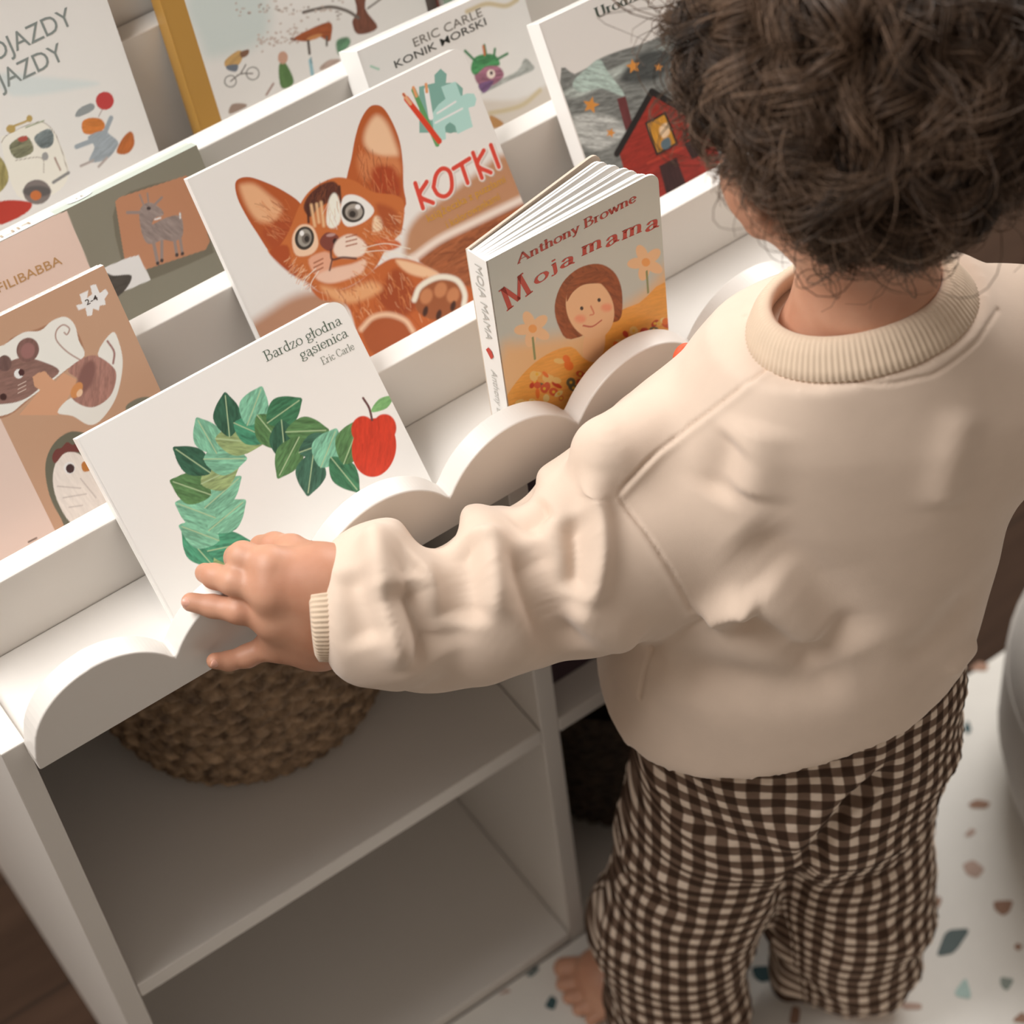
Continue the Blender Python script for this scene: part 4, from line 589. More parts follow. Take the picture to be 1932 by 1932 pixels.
["P",[228,170,60],6,0,0,[674,193,673,188,670,185,665,184,660,186,656,191,652,197,650,203,649,210,651,215,654,218,658,218,663,216,668,212,672,206,674,199]],
["P",[226,176,110],7,0,0,[455,419,449,413,438,413,424,421,409,433,396,450,387,467,383,482,384,494,391,500,402,499,415,492,430,480,443,463,452,446,457,430]],
["P",[96,92,70],7,0,0,[588,246,580,241,567,244,551,254,536,270,522,290,513,310,509,328,511,340,520,345,532,342,548,332,563,316,577,296,586,276,590,258]],
["P",[228,170,60],6,0,0,[562,285,561,280,557,277,553,276,548,278,543,283,540,288,538,295,537,301,539,306,542,309,546,310,551,308,556,303,559,298,562,291]],
["P",[232,190,130],8,0,0,[1138,-392,1125,-389,1111,-377,1098,-359,1089,-339,1085,-318,1086,-300,1092,-288,1103,-284,1116,-287,1130,-299,1142,-316,1151,-337,1156,-358,1155,-376,1149,-388]],
["P",[232,190,130],7,0,0,[342,319,337,307,328,301,318,300,308,306,299,317,293,332,290,348,292,363,297,375,306,381,316,382,326,376,335,365,341,350,344,334]],
["P",[232,190,130],8,0,0,[513,-39,506,-40,496,-36,487,-28,480,-16,475,-3,473,10,475,20,480,26,488,28,497,24,506,15,514,4,519,-9,521,-22,519,-32]],
["P",[228,170,60],6,0,0,[509,-15,508,-20,505,-23,500,-23,495,-21,491,-17,487,-11,485,-4,484,2,486,7,489,11,493,11,498,9,503,5,507,-1,509,-8]],
["P",[190,84,50],7,0,0,[651,361,645,354,635,354,623,359,609,369,597,384,588,399,584,414,584,425,590,432,600,433,613,428,626,417,638,403,647,388,652,373]],
["P",[228,170,60],6,0,0,[630,385,629,380,626,377,621,377,616,379,612,383,608,389,606,395,605,401,607,406,610,409,614,410,619,408,624,404,627,398,630,391]],
["P",[96,92,70],7,0,0,[820,331,814,324,807,321,799,323,792,328,786,337,783,348,783,359,786,369,792,376,799,379,807,377,814,372,820,363,823,352,823,341]],
["P",[228,170,60],6,0,0,[816,342,814,337,811,334,807,333,802,335,797,340,793,345,791,352,790,358,792,363,795,366,799,367,804,365,809,360,813,355,815,348]],
["P",[226,176,110],8,0,0,[997,-253,988,-250,976,-237,963,-217,951,-193,942,-168,938,-146,938,-130,943,-123,952,-126,963,-139,976,-159,988,-183,997,-208,1002,-231,1002,-246]],
["P",[96,92,70],8,0,0,[989,15,980,19,969,32,958,51,948,75,940,99,937,119,938,133,943,139,952,135,963,123,975,103,985,80,992,56,996,35,995,21]],
["P",[226,176,110],8,0,0,[1391,-288,1376,-279,1363,-268,1354,-255,1350,-244,1353,-236,1360,-231,1372,-231,1386,-236,1401,-244,1414,-256,1423,-268,1427,-279,1425,-288,1417,-293,1405,-293]],
["P",[96,92,70],8,0,0,[1272,390,1257,401,1244,415,1235,430,1232,444,1235,454,1244,460,1257,459,1272,454,1287,443,1300,429,1308,414,1312,400,1309,390,1300,384,1287,385]],
["P",[228,170,60],6,0,0,[1285,414,1283,409,1280,406,1276,405,1271,407,1266,412,1262,417,1259,424,1259,430,1260,435,1263,438,1268,439,1273,437,1278,432,1282,427,1284,420]],
["P",[96,92,70],8,0,0,[1024,-526,1012,-531,997,-529,982,-520,970,-504,962,-485,959,-466,962,-448,970,-436,983,-430,997,-432,1012,-442,1024,-457,1033,-476,1036,-496,1033,-513]],
["P",[232,190,130],8,0,0,[640,-104,628,-104,616,-98,606,-89,599,-77,597,-64,599,-52,606,-44,616,-39,628,-40,640,-45,650,-55,657,-67,659,-80,657,-91,650,-100]],
["P",[232,190,130],8,0,0,[1193,52,1184,49,1173,51,1162,59,1153,70,1147,84,1146,97,1149,109,1156,117,1165,120,1177,118,1187,110,1196,99,1202,85,1203,71,1200,60]],
["P",[232,190,130],8,0,0,[1054,-508,1038,-499,1022,-483,1010,-462,1003,-440,1002,-418,1007,-402,1018,-392,1032,-392,1049,-400,1064,-416,1076,-436,1084,-459,1085,-481,1080,-498,1069,-507]],
["P",[96,92,70],7,0,0,[772,339,760,345,750,356,742,368,739,381,740,393,745,401,754,405,765,403,776,397,787,387,794,374,798,361,797,349,792,341,783,337]],
["P",[228,170,60],6,0,0,[781,363,779,358,776,355,772,354,767,356,762,361,758,367,756,373,756,379,757,384,760,387,765,388,770,386,774,381,778,376,780,369]],
["P",[210,110,48],7,0,0,[217,120,207,124,195,137,185,156,178,178,175,200,175,218,180,230,189,234,199,229,210,216,220,198,228,176,231,154,231,136,226,124]],
["P",[226,176,110],8,0,0,[250,-13,237,-5,226,8,218,26,213,44,214,61,220,73,229,80,241,79,254,71,265,58,273,41,277,22,277,5,271,-7,262,-14]],
["P",[228,170,60],6,0,0,[258,25,256,20,253,17,249,16,244,18,239,23,236,29,233,35,233,42,235,47,238,50,242,50,247,48,252,44,255,38,257,31]],
["P",[96,92,70],7,0,0,[199,58,186,65,174,75,166,87,162,99,164,109,170,116,180,119,193,117,206,110,217,100,226,88,229,76,228,66,222,58,211,56]],
["P",[226,176,110],8,0,0,[1426,33,1412,39,1397,53,1383,74,1373,98,1368,122,1369,143,1375,156,1386,160,1401,155,1416,141,1429,120,1439,96,1444,71,1444,51,1437,38]],
["P",[176,60,38],7,0,0,[602,220,595,213,588,211,580,212,573,218,568,227,566,238,567,249,571,259,577,265,585,268,593,266,600,260,605,251,607,240,606,229]],
["P",[176,60,38],7,0,0,[231,519,225,513,218,510,210,512,203,518,198,527,195,537,196,548,199,557,205,564,212,566,220,564,227,558,232,549,235,539,234,528]],
["P",[232,190,130],8,0,0,[1109,128,1095,131,1081,138,1070,149,1063,162,1062,175,1066,186,1075,193,1088,196,1102,193,1116,186,1127,175,1134,162,1135,149,1131,138,1122,130]],
["P",[96,92,70],8,0,0,[1010,-383,1004,-388,993,-387,977,-378,960,-365,943,-348,930,-331,922,-315,920,-304,926,-299,937,-300,952,-308,970,-321,987,-338,1000,-356,1008,-371]],
["P",[228,170,60],6,0,0,[978,-352,977,-357,973,-361,969,-361,964,-359,959,-354,955,-348,952,-341,952,-334,953,-329,956,-326,961,-325,966,-328,971,-332,975,-338,978,-345]],
["P",[190,84,50],8,0,0,[880,-107,870,-107,860,-104,851,-96,845,-87,843,-76,844,-66,850,-58,858,-54,868,-53,878,-57,887,-64,893,-74,895,-84,894,-94,888,-102]],
["P",[190,84,50],8,0,0,[1237,-16,1233,-28,1224,-34,1210,-33,1195,-26,1180,-13,1168,4,1161,22,1159,38,1163,50,1173,56,1186,55,1202,48,1216,34,1228,18,1236,0]],
["P",[190,84,50],8,0,0,[998,289,986,298,976,312,969,330,966,347,968,363,974,373,983,378,995,375,1007,367,1017,352,1024,335,1027,317,1025,302,1019,291,1009,287]],
["P",[176,60,38],7,0,0,[260,180,248,181,236,189,225,202,217,219,213,236,213,251,219,263,228,268,239,267,251,259,262,246,271,230,275,213,274,197,269,186]],
["P",[228,170,60],6,0,0,[256,216,254,211,251,208,247,208,242,210,237,214,234,220,232,226,231,233,233,237,236,240,240,241,245,239,250,235,253,229,256,222]],
["P",[176,60,38],8,0,0,[1008,0,994,0,980,5,968,15,959,29,955,44,957,58,964,70,975,76,989,77,1003,72,1016,62,1025,48,1029,33,1027,19,1020,7]],
["P",[228,170,60],6,0,0,[1005,30,1003,25,1000,22,996,21,991,23,986,28,982,34,979,40,979,47,980,52,983,55,988,56,993,53,998,49,1002,43,1004,36]],
["P",[226,176,110],7,0,0,[137,177,131,167,122,162,110,163,98,170,88,183,80,198,76,214,77,229,82,240,92,245,103,243,115,236,126,224,134,208,137,192]],
["P",[96,92,70],7,0,0,[1082,382,1075,385,1067,392,1060,403,1055,415,1053,428,1053,438,1057,445,1062,447,1069,444,1077,437,1083,426,1088,414,1091,401,1090,391,1087,384]],
["P",[232,190,130],8,0,0,[975,-359,959,-349,944,-330,933,-306,927,-281,927,-258,933,-240,945,-231,959,-232,975,-242,990,-261,1002,-284,1008,-310,1008,-333,1002,-351,990,-360]],
["P",[228,170,60],6,0,0,[980,-304,979,-309,976,-313,971,-313,966,-311,961,-306,957,-300,955,-293,954,-286,956,-281,959,-278,963,-277,969,-280,973,-284,977,-291,980,-297]],
["P",[232,190,130],8,0,0,[1048,227,1037,220,1024,221,1009,228,996,242,987,260,982,279,983,296,990,309,1000,315,1014,315,1028,307,1041,293,1051,275,1055,257,1055,239]],
["P",[210,110,48],8,0,0,[910,-351,904,-353,894,-349,883,-339,871,-325,861,-309,854,-293,851,-281,853,-273,859,-271,868,-275,879,-285,891,-298,901,-314,908,-330,911,-343]],
["P",[226,176,110],8,0,0,[1212,43,1205,39,1195,41,1182,50,1169,63,1158,80,1150,96,1147,110,1149,120,1156,125,1167,122,1180,114,1192,100,1204,84,1211,68,1214,53]],
["P",[176,60,38],8,0,0,[1156,-198,1142,-192,1128,-178,1116,-158,1107,-134,1103,-112,1105,-93,1113,-81,1124,-78,1138,-83,1152,-98,1164,-118,1173,-141,1177,-164,1175,-183,1168,-195]],
["P",[190,84,50],7,0,0,[314,395,301,404,290,419,282,438,279,457,281,474,287,487,297,493,310,491,322,482,334,467,341,448,345,429,343,412,337,399,326,393]],
["P",[228,170,60],6,0,0,[324,435,322,430,319,427,315,427,310,429,306,433,302,439,300,445,300,451,301,456,304,459,309,459,313,457,318,453,321,448,324,441]],
["P",[190,84,50],7,0,0,[258,481,247,489,239,501,233,515,232,528,234,539,241,546,250,548,261,544,272,536,281,524,286,510,288,496,285,486,278,479,269,477]],
["P",[190,84,50],7,0,0,[929,337,925,322,918,312,908,308,898,312,889,322,882,337,879,355,879,372,883,388,890,398,900,401,909,398,919,388,925,373,929,355]],
["P",[210,110,48],8,0,0,[1314,-453,1305,-450,1294,-437,1281,-416,1269,-391,1259,-365,1254,-342,1253,-327,1258,-320,1266,-324,1278,-337,1291,-357,1303,-382,1312,-408,1318,-431,1318,-447]],
["P",[210,110,48],8,0,0,[508,78,493,84,479,95,469,108,464,122,464,135,471,144,482,149,496,148,511,142,525,131,535,118,540,104,540,91,533,82,522,77]],
["P",[228,170,60],6,0,0,[515,105,513,100,510,97,505,96,501,98,496,102,492,108,490,115,490,121,491,126,494,129,499,130,503,128,508,124,512,118,514,111]],
["P",[226,176,110],8,0,0,[1263,-181,1258,-194,1249,-200,1236,-200,1222,-192,1209,-179,1198,-162,1193,-143,1192,-126,1197,-114,1207,-107,1220,-108,1234,-115,1247,-128,1257,-146,1263,-164]],
["P",[210,110,48],8,0,0,[585,-26,573,-27,558,-19,543,-3,530,19,521,42,517,64,519,81,527,91,539,91,553,83,568,67,581,46,590,22,594,0,592,-17]],
["P",[228,170,60],6,0,0,[568,24,567,19,564,16,559,15,554,17,549,22,546,28,543,34,543,41,545,46,548,49,552,49,557,47,562,43,566,37,568,30]],
["P",[226,176,110],8,0,0,[1315,93,1305,90,1291,94,1276,106,1262,124,1251,144,1246,164,1246,181,1252,191,1262,195,1276,190,1291,178,1305,161,1315,140,1321,121,1321,104]],
["P",[96,92,70],8,0,0,[959,-272,955,-279,943,-279,927,-272,908,-260,889,-245,874,-228,864,-213,862,-201,866,-195,878,-195,894,-201,913,-213,932,-228,947,-245,957,-260]],
["P",[228,170,60],6,0,0,[923,-245,922,-251,919,-254,914,-254,909,-252,904,-247,900,-241,898,-234,897,-228,899,-222,902,-219,907,-219,912,-221,917,-226,920,-232,923,-239]],
["P",[226,170,132],11,0,0,[704,746,845,717,840,509,754,427,659,549]],
["P",[128,70,38],10,0.35,0,[490,939,475,1152,555,1317,698,1371,858,1317,974,1177,1025,1002,1023,813,988,702,885,722,576,767]],
["P",[228,172,136],9,0,0,[943,911,950,792,927,697,878,641,809,635,733,678,661,763,604,877,570,1002,565,1118,589,1209,637,1262,703,1269,777,1229,849,1148,907,1036]],
["P",[128,70,38],10,0.35,0,[574,1134,615,1294,756,1308,887,1215,952,1061,843,1142,720,1202,630,1186]],
["P",[50,40,36],6,0,0,[702,990,700,984,697,980,692,979,687,980,682,985,678,992,675,999,675,1007,677,1013,680,1017,685,1018,690,1016,695,1012,699,1005,701,998]],
["P",[50,40,36],6,0,0,[849,979,848,973,844,969,839,968,834,970,829,974,825,981,823,988,822,996,824,1002,827,1006,832,1007,837,1005,842,1001,846,994,849,987]],
["P",[216,140,112],43,0,0,[711,882,706,870,696,864,681,866,664,873,647,887,634,903,625,921,623,937,628,948,639,954,654,953,671,945,687,932,701,915,709,898]],
["P",[216,140,112],43,0,0,[936,853,931,841,921,835,906,836,888,844,871,857,858,874,849,892,847,908,851,919,862,925,877,924,894,916,911,903,925,886,934,869]],
["L",[190,116,92],7,11,[763,974,782,889,750,895]],
["L",[170,84,70],7,13,[686,832,759,778,838,788]],
["P",[230,176,140],7,0,0,[240,1245,257,1236,274,1215,290,1183,301,1147,306,1111,304,1081,295,1062,281,1056,264,1065,246,1087,231,1119,220,1156,215,1191,217,1221,226,1240]],
["P",[230,176,140],7,0,0,[402,1101,407,1078,402,1056,388,1037,366,1024,341,1020,316,1025,295,1037,281,1056,276,1079,282,1101,296,1120,317,1132,342,1137,367,1132,388,1120]],
["P",[230,176,140],7,0,0,[399,891,385,886,363,895,338,916,314,945,293,979,280,1012,276,1039,281,1056,295,1061,317,1053,341,1033,366,1003,386,970,400,936,405,909]],
["P",[230,176,140],7,0,0,[232,910,218,930,211,958,210,989,216,1020,229,1045,245,1061,264,1065,281,1056,295,1037,302,1009,303,978,297,947,284,922,268,906,249,902]],
["P",[230,176,140],7,0,0,[135,1129,141,1146,157,1155,181,1154,209,1144,237,1126,260,1103,276,1079,281,1056,275,1040,259,1031,235,1032,207,1042,179,1060,155,1083,140,1107]],
["P",[222,150,90],8,0,0,[314,1036,310,1023,301,1015,290,1013,277,1018,264,1029,255,1044,249,1061,248,1077,252,1090,261,1098,272,1099,285,1094,298,1083,307,1069,313,1052]],
["P",[230,176,140],7,0,0,[1195,1290,1213,1281,1232,1259,1250,1228,1263,1191,1270,1154,1269,1124,1261,1104,1247,1099,1229,1108,1209,1130,1192,1162,1178,1199,1172,1236,1173,1266,1181,1285]],
["P",[230,176,140],7,0,0,[1370,1144,1376,1121,1372,1098,1358,1079,1337,1066,1311,1062,1285,1066,1262,1079,1247,1099,1241,1121,1245,1144,1259,1163,1281,1176,1307,1180,1333,1176,1355,1163]],
["P",[230,176,140],7,0,0,[1377,931,1362,926,1340,935,1313,956,1286,986,1263,1020,1248,1054,1242,1081,1247,1099,1262,1104,1284,1095,1310,1075,1337,1045,1360,1011,1376,977,1382,949]],
["P",[230,176,140],7,0,0,[1203,950,1188,970,1179,998,1176,1031,1182,1062,1193,1087,1210,1103,1229,1107,1247,1099,1262,1079,1271,1051,1274,1019,1269,988,1257,962,1240,946,1221,942]],
["P",[230,176,140],7,0,0,[1092,1173,1098,1190,1114,1198,1139,1198,1168,1188,1198,1170,1223,1146,1241,1121,1247,1099,1242,1082,1225,1073,1200,1074,1170,1084,1141,1102,1115,1125,1098,1150]],
["P",[222,150,90],9,0,0,[1282,1078,1279,1065,1270,1057,1258,1055,1244,1060,1231,1071,1220,1086,1214,1103,1212,1120,1216,1133,1224,1141,1236,1142,1250,1137,1263,1126,1274,1111,1280,1094]],
["L",[120,130,90],7,17,[272,975,268,770]],
["L",[120,130,90],7,17,[1248,1012,1247,808]]],[["Anthony Browne",[164,60,50],[237,1691,1207,1689],78,"b",0],
["M",[178,70,60],[103,1340,319,1390],207,"b",0],
["o",[178,70,60],[342,1429,461,1437],112,"b",0],
["j",[178,70,60],[484,1457,538,1460],113,"b",0],
["a",[178,70,60],[550,1453,670,1441],113,"b",0],
["m",[178,70,60],[730,1466,908,1452],119,"b",0],
["a",[178,70,60],[930,1421,1043,1428],120,"b",0],
["m",[178,70,60],[1064,1416,1242,1398],121,"b",0],
["a",[178,70,60],[1259,1371,1375,1362],122,"b",0]]],"house":[170.0,206.0,[["P",[118,122,120],15,0.5,0,[9,1614,136,1606,259,1607,373,1628,545,1617,714,1593,907,1582,1166,1598,2199,1584,2517,249,-220,491]],
["P",[170,180,176],45,0.5,0,[-2,1519,310,1509,841,1502,1237,1492,1217,1439,677,1447,138,1429]],
["P",[168,188,182],18,0.4,0,[98,1553,259,1607,370,1622,401,1517,474,1286,310,1417,133,1462]],
["P",[176,180,178],46,0.5,0,[-13,1309,214,1258,388,1105,373,1017,148,990,-13,1124]],
["P",[70,74,74],62,0.4,0,[707,1527,935,1463,932,1356,762,1288,483,1405]],
["P",[100,50,52],6,0.2,1,[405,1292,481,1282,463,1057,391,1041]],
["P",[148,46,36],8,0.35,1,[281,916,696,1207,955,922,1099,604,1092,430,480,429,262,431]],
["L",[30,28,28],9,53,[261,909,705,1221]],
["L",[30,28,28],9,53,[705,1221,987,909]],
["L",[30,28,28],10,54,[987,909,1180,569]],
["P",[34,30,28],6,0,1,[566,1028,768,1035,785,758,573,753]],
["P",[196,140,50],6,0.3,1,[587,1011,748,1016,765,775,592,771]],
["P",[226,196,160],13,0,0,[668,936,746,950,744,871,674,854]],
["P",[90,110,120],13,0,0,[648,834,724,841,717,772,644,773]],
["P",[58,34,34],6,0.3,1,[569,670,734,669,742,440,553,428]],
["P",[48,30,30],8,0.3,1,[835,744,959,730,983,591,856,599]],
["L",[176,60,44],9,22,[483,732,807,717]],
["P",[206,140,66],5,0,1,[219,1390,212,1345,254,1313,204,1311,190,1268,166,1312,115,1317,150,1346,133,1392,179,1367]],
["P",[206,140,66],5,0,1,[628,1520,640,1480,684,1467,647,1449,653,1408,617,1437,577,1425,592,1461,562,1495,606,1488]],
["P",[206,140,66],5,0,1,[839,1401,838,1376,862,1362,837,1358,832,1335,816,1357,789,1357,806,1374,794,1398,819,1386]],
["P",[206,140,66],5,0,1,[292,1106,285,1080,308,1059,278,1060,267,1036,255,1063,225,1069,248,1084,240,1112,266,1094]]],[["Urodzin",[70,82,76],[450,1914,919,1905],73,"b",0]]],"konik":[143.2,152.9,[["P",[206,198,188],60,0,0,[-106,1122,567,901,1121,668,1459,654,1444,338,602,506]],
["P",[160,164,160],13,0.4,0,[849,830,978,871,1193,876,1286,940,1329,883,1328,828,1107,833]],
["P",[150,100,120],12,0.5,0,[848,1003,964,1033,1062,961,1069,880,937,856,849,908]],
["P",[110,80,120],9,0.4,0,[849,908,982,884,874,827]],
["P",[70,140,88],11,0.5,0,[827,1043,886,1112,987,1101,1060,1056,1067,975,956,1013,850,986]],
["L",[60,120,80],6,20,[884,1082,826,1191]],
["L",[60,120,80],6,20,[983,1088,993,1169]],
["L",[60,120,80],6,20,[1040,1049,1069,1107]],
["L",[60,120,80],6,20,[1058,1026,1158,1032]],
["L",[190,110,70],6,19,[973,1100,983,1165]],
["P",[228,210,200],6,0,0,[1010,928,1003,916,992,909,978,906,964,909,952,917,944,929,940,942,942,956,949,968,960,975,974,978,987,975,1000,967,1008,955,1012,942]],
["P",[60,40,50],6,0,0,[994,943,991,938,987,934,982,933,977,934,972,937,969,942,968,947,969,953,972,958,976,961,981,962,986,961,991,958,994,954,995,948]],
["L",[196,182,150],21,34,[939,1460,1110,1453,1260,1378,1367,1382]],
["L",[196,182,150],22,35,[870,663,1035,625,1174,613,1334,658]],
["P",[176,130,80],13,0,0,[865,649,954,547,895,532,851,559]],
["L",[150,190,170],12,15,[58,1383,109,1339]]],[["ERIC CARLE",[112,108,102],[442,1378,1054,1381],69,"n",0],
["KONIK MORSKI",[40,44,40],[243,1290,1063,1306],60,"k",0]]],"yel":[190.0,260.0,[["P",[196,206,204],168,0,0,[8,1349,379,1423,632,1109,497,829,81,861,16,1020]],
["P",[110,66,50],7,0.3,0,[1335,950,1457,903,1388,750,1448,567,1276,578,1253,689,1315,756]],
["L",[100,92,86],7,25,[1312,700,1237,786,1114,867,977,898,884,912]],
["L",[100,92,86],7,14,[1410,741,1504,762,1557,775]],
["P",[150,140,134],6,0,0,[578,1093,576,1091,573,1089,569,1089,565,1090,561,1092,558,1095,556,1099,556,1102,558,1104,561,1106,565,1106,569,1105,573,1103,576,1100,578,1096]],
["P",[190,178,170],7,0,0,[872,928,871,926,869,925,865,925,862,926,859,928,857,930,855,932,855,935,856,936,859,937,862,938,865,937,868,935,871,933,872,930]],
["P",[190,178,170],7,0,0,[1230,861,1228,858,1225,856,1221,855,1217,856,1213,858,1210,862,1209,866,1209,869,1211,873,1214,875,1218,876,1222,875,1226,872,1229,869,1230,865]],
["P",[176,166,158],7,0,0,[562,1043,560,1041,556,1040,550,1041,544,1042,538,1045,534,1049,531,1052,531,1055,533,1057,537,1058,542,1058,548,1056,554,1053,559,1050,561,1046]],
["P",[150,140,134],7,0,0,[985,880,983,877,981,875,979,874,976,874,974,875,973,878,972,881,973,885,974,888,977,890,979,891,982,891,984,890,985,887,985,884]],
["P",[190,178,170],7,0,0,[1063,857,1061,854,1058,852,1054,852,1049,853,1045,855,1042,858,1040,862,1041,865,1042,868,1046,870,1050,870,1054,869,1058,867,1061,864,1063,860]],
["P",[190,178,170],7,0,0,[1116,844,1114,842,1110,841,1105,841,1100,842,1094,845,1090,848,1088,852,1088,855,1089,858,1093,859,1098,859,1104,857,1109,855,1113,851,1116,848]],
["P",[176,166,158],7,0,0,[1212,883,1211,882,1207,882,1201,883,1195,885,1189,887,1184,890,1181,893,1180,895,1182,897,1186,897,1191,896,1197,894,1204,891,1208,888,1212,885]],
["P",[190,178,170],6,0,0,[478,1068,476,1065,472,1063,467,1063,461,1064,456,1067,452,1071,450,1075,450,1079,452,1082,456,1084,461,1084,467,1082,472,1079,476,1076,478,1072]],
["P",[190,178,170],7,0,0,[691,896,689,894,686,892,681,892,676,894,672,896,669,899,667,902,667,906,668,908,672,909,676,909,681,908,685,906,689,903,691,899]],
["P",[176,166,158],7,0,0,[713,996,710,993,706,991,700,991,694,992,688,995,684,999,682,1004,682,1008,684,1011,688,1013,694,1013,700,1012,706,1009,710,1005,713,1000]],
["P",[176,166,158],7,0,0,[920,858,918,856,914,855,909,855,904,857,899,860,895,863,892,866,892,868,894,870,897,871,902,871,908,869,913,866,917,863,919,860]],
["P",[150,140,134],7,0,0,[819,956,817,952,815,950,812,949,808,950,806,952,804,955,803,958,803,962,805,965,808,967,811,968,814,968,817,966,819,963,820,959]],
["P",[190,178,170],7,0,0,[842,937,841,935,839,933,836,932,834,933,831,934,829,937,828,939,829,942,830,945,832,946,835,947,838,946,840,945,842,943,843,940]],
["P",[176,166,158],7,0,0,[910,942,909,941,906,940,902,940,898,941,895,943,892,946,890,948,890,950,891,952,894,953,897,952,901,951,905,949,908,947,910,944]],
["P",[190,178,170],7,0,0,[617,1033,615,1032,611,1032,606,1033,600,1035,594,1038,590,1041,587,1043,586,1045,588,1046,591,1047,597,1045,603,1044,609,1041,613,1038,616,1035]],
["P",[190,178,170],7,0,0,[862,852,860,849,856,847,851,846,847,847,842,850,839,853,837,857,838,861,840,865,843,867,848,867,852,866,857,864,860,860,862,856]],
["P",[176,166,158],7,0,0,[602,1024,600,1022,595,1022,590,1023,583,1025,577,1028,571,1031,568,1034,568,1037,570,1039,574,1039,580,1038,586,1036,593,1033,598,1030,601,1027]],
["P",[176,166,158],6,0,0,[441,1115,439,1113,434,1113,429,1114,422,1116,416,1118,411,1122,408,1125,408,1128,410,1129,414,1130,419,1129,426,1127,432,1124,437,1121,440,1117]],
["P",[150,140,134],7,0,0,[585,1057,583,1053,581,1051,578,1050,576,1050,574,1051,573,1054,572,1057,573,1061,575,1064,577,1067,579,1068,582,1068,584,1066,585,1064,585,1060]],
["P",[190,178,170],7,0,0,[604,951,602,948,599,946,595,945,591,946,588,948,585,952,584,955,584,959,586,962,589,964,593,965,597,964,600,962,603,959,604,955]],
["P",[150,140,134],7,0,0,[700,1029,699,1028,695,1028,691,1028,686,1030,681,1032,677,1035,674,1038,674,1040,675,1041,679,1041,683,1041,688,1039,693,1037,697,1034,700,1032]],
["P",[150,140,134],7,0,0,[1188,780,1187,778,1183,778,1178,778,1172,780,1167,783,1163,786,1160,789,1160,791,1161,793,1165,793,1170,793,1176,791,1181,789,1185,786,1188,783]],
["P",[190,178,170],7,0,0,[629,1065,627,1063,624,1062,620,1061,615,1063,611,1065,608,1068,606,1071,606,1074,608,1077,611,1078,615,1078,620,1077,624,1075,627,1072,629,1068]],
["P",[176,166,158],6,0,0,[391,1175,389,1172,386,1171,383,1170,379,1171,376,1173,373,1176,372,1179,372,1182,373,1185,376,1186,380,1187,384,1186,387,1184,390,1181,391,1178]],
["P",[150,140,134],6,0,0,[473,1064,471,1062,467,1061,463,1061,458,1062,453,1065,450,1068,448,1071,448,1074,449,1076,453,1077,457,1077,462,1076,467,1073,470,1070,472,1067]],
["P",[150,140,134],7,0,0,[946,930,945,927,941,926,937,925,933,926,929,929,925,932,924,935,924,938,925,941,929,942,933,943,937,941,941,939,945,936,946,933]],
["P",[176,166,158],7,0,0,[1164,746,1162,745,1158,745,1152,745,1145,748,1139,751,1134,754,1130,757,1130,760,1132,762,1136,762,1142,761,1149,759,1155,756,1160,752,1163,749]],
["P",[190,178,170],7,0,0,[750,996,748,993,746,991,743,990,740,991,737,993,735,995,734,999,735,1002,736,1005,739,1007,742,1008,745,1008,748,1006,750,1003,750,1000]],
["P",[190,178,170],7,0,0,[1080,857,1079,855,1076,854,1073,854,1069,854,1066,856,1063,859,1062,862,1062,864,1064,866,1066,868,1069,868,1073,867,1076,865,1079,863,1080,860]],
["P",[150,140,134],7,0,0,[995,811,994,809,992,807,989,806,986,807,984,808,982,811,981,814,981,817,982,819,985,821,987,821,990,821,993,819,995,817,995,814]],
["P",[190,178,170],7,0,0,[907,893,906,891,904,890,901,890,897,891,894,893,892,895,891,897,891,899,892,901,894,902,897,902,901,901,904,900,906,897,907,895]],
["P",[190,178,170],7,0,0,[734,977,732,974,727,973,721,973,715,975,709,978,704,982,701,986,701,989,703,992,707,993,713,993,720,991,726,988,731,984,734,980]],
["P",[176,166,158],6,0,0,[556,1080,555,1077,552,1075,550,1074,547,1075,545,1076,544,1079,543,1082,544,1085,545,1088,547,1090,550,1091,552,1091,555,1090,556,1087,557,1084]],
["P",[176,166,158],6,0,0,[554,1094,552,1090,550,1088,547,1086,545,1086,543,1088,542,1091,542,1094,542,1098,544,1102,546,1104,548,1106,551,1106,553,1104,554,1101,554,1098]],
["P",[150,140,134],7,0,0,[632,1046,631,1044,629,1043,626,1043,623,1044,620,1045,618,1047,617,1050,617,1052,618,1054,620,1055,623,1055,626,1055,629,1053,631,1051,632,1049]],
["P",[190,178,170],7,0,0,[1060,894,1058,892,1055,891,1050,891,1045,893,1041,895,1037,898,1035,901,1035,904,1037,906,1040,907,1044,907,1049,906,1054,903,1058,900,1060,897]],
["P",[190,178,170],7,0,0,[814,1001,812,999,809,997,805,997,801,998,797,1000,794,1003,792,1007,792,1010,794,1012,797,1014,801,1014,806,1013,810,1011,813,1008,814,1005]],
["P",[190,178,170],7,0,0,[610,1051,609,1050,607,1049,604,1049,601,1050,599,1051,597,1053,596,1055,596,1057,597,1058,598,1059,601,1059,604,1058,607,1056,609,1055,610,1053]],
["P",[150,140,134],7,0,0,[1171,805,1169,803,1164,803,1158,804,1151,806,1145,809,1139,812,1136,816,1136,819,1138,821,1142,822,1148,821,1155,819,1162,816,1167,812,1170,809]],
["P",[150,140,134],7,0,0,[1161,775,1159,772,1156,771,1152,770,1148,771,1144,773,1141,777,1139,780,1139,784,1141,787,1144,789,1148,789,1153,788,1157,786,1160,783,1161,779]],
["P",[190,178,170],7,0,0,[998,881,996,878,993,876,988,875,984,877,979,879,976,883,974,887,974,891,976,894,980,896,984,896,989,895,994,893,997,889,999,885]],
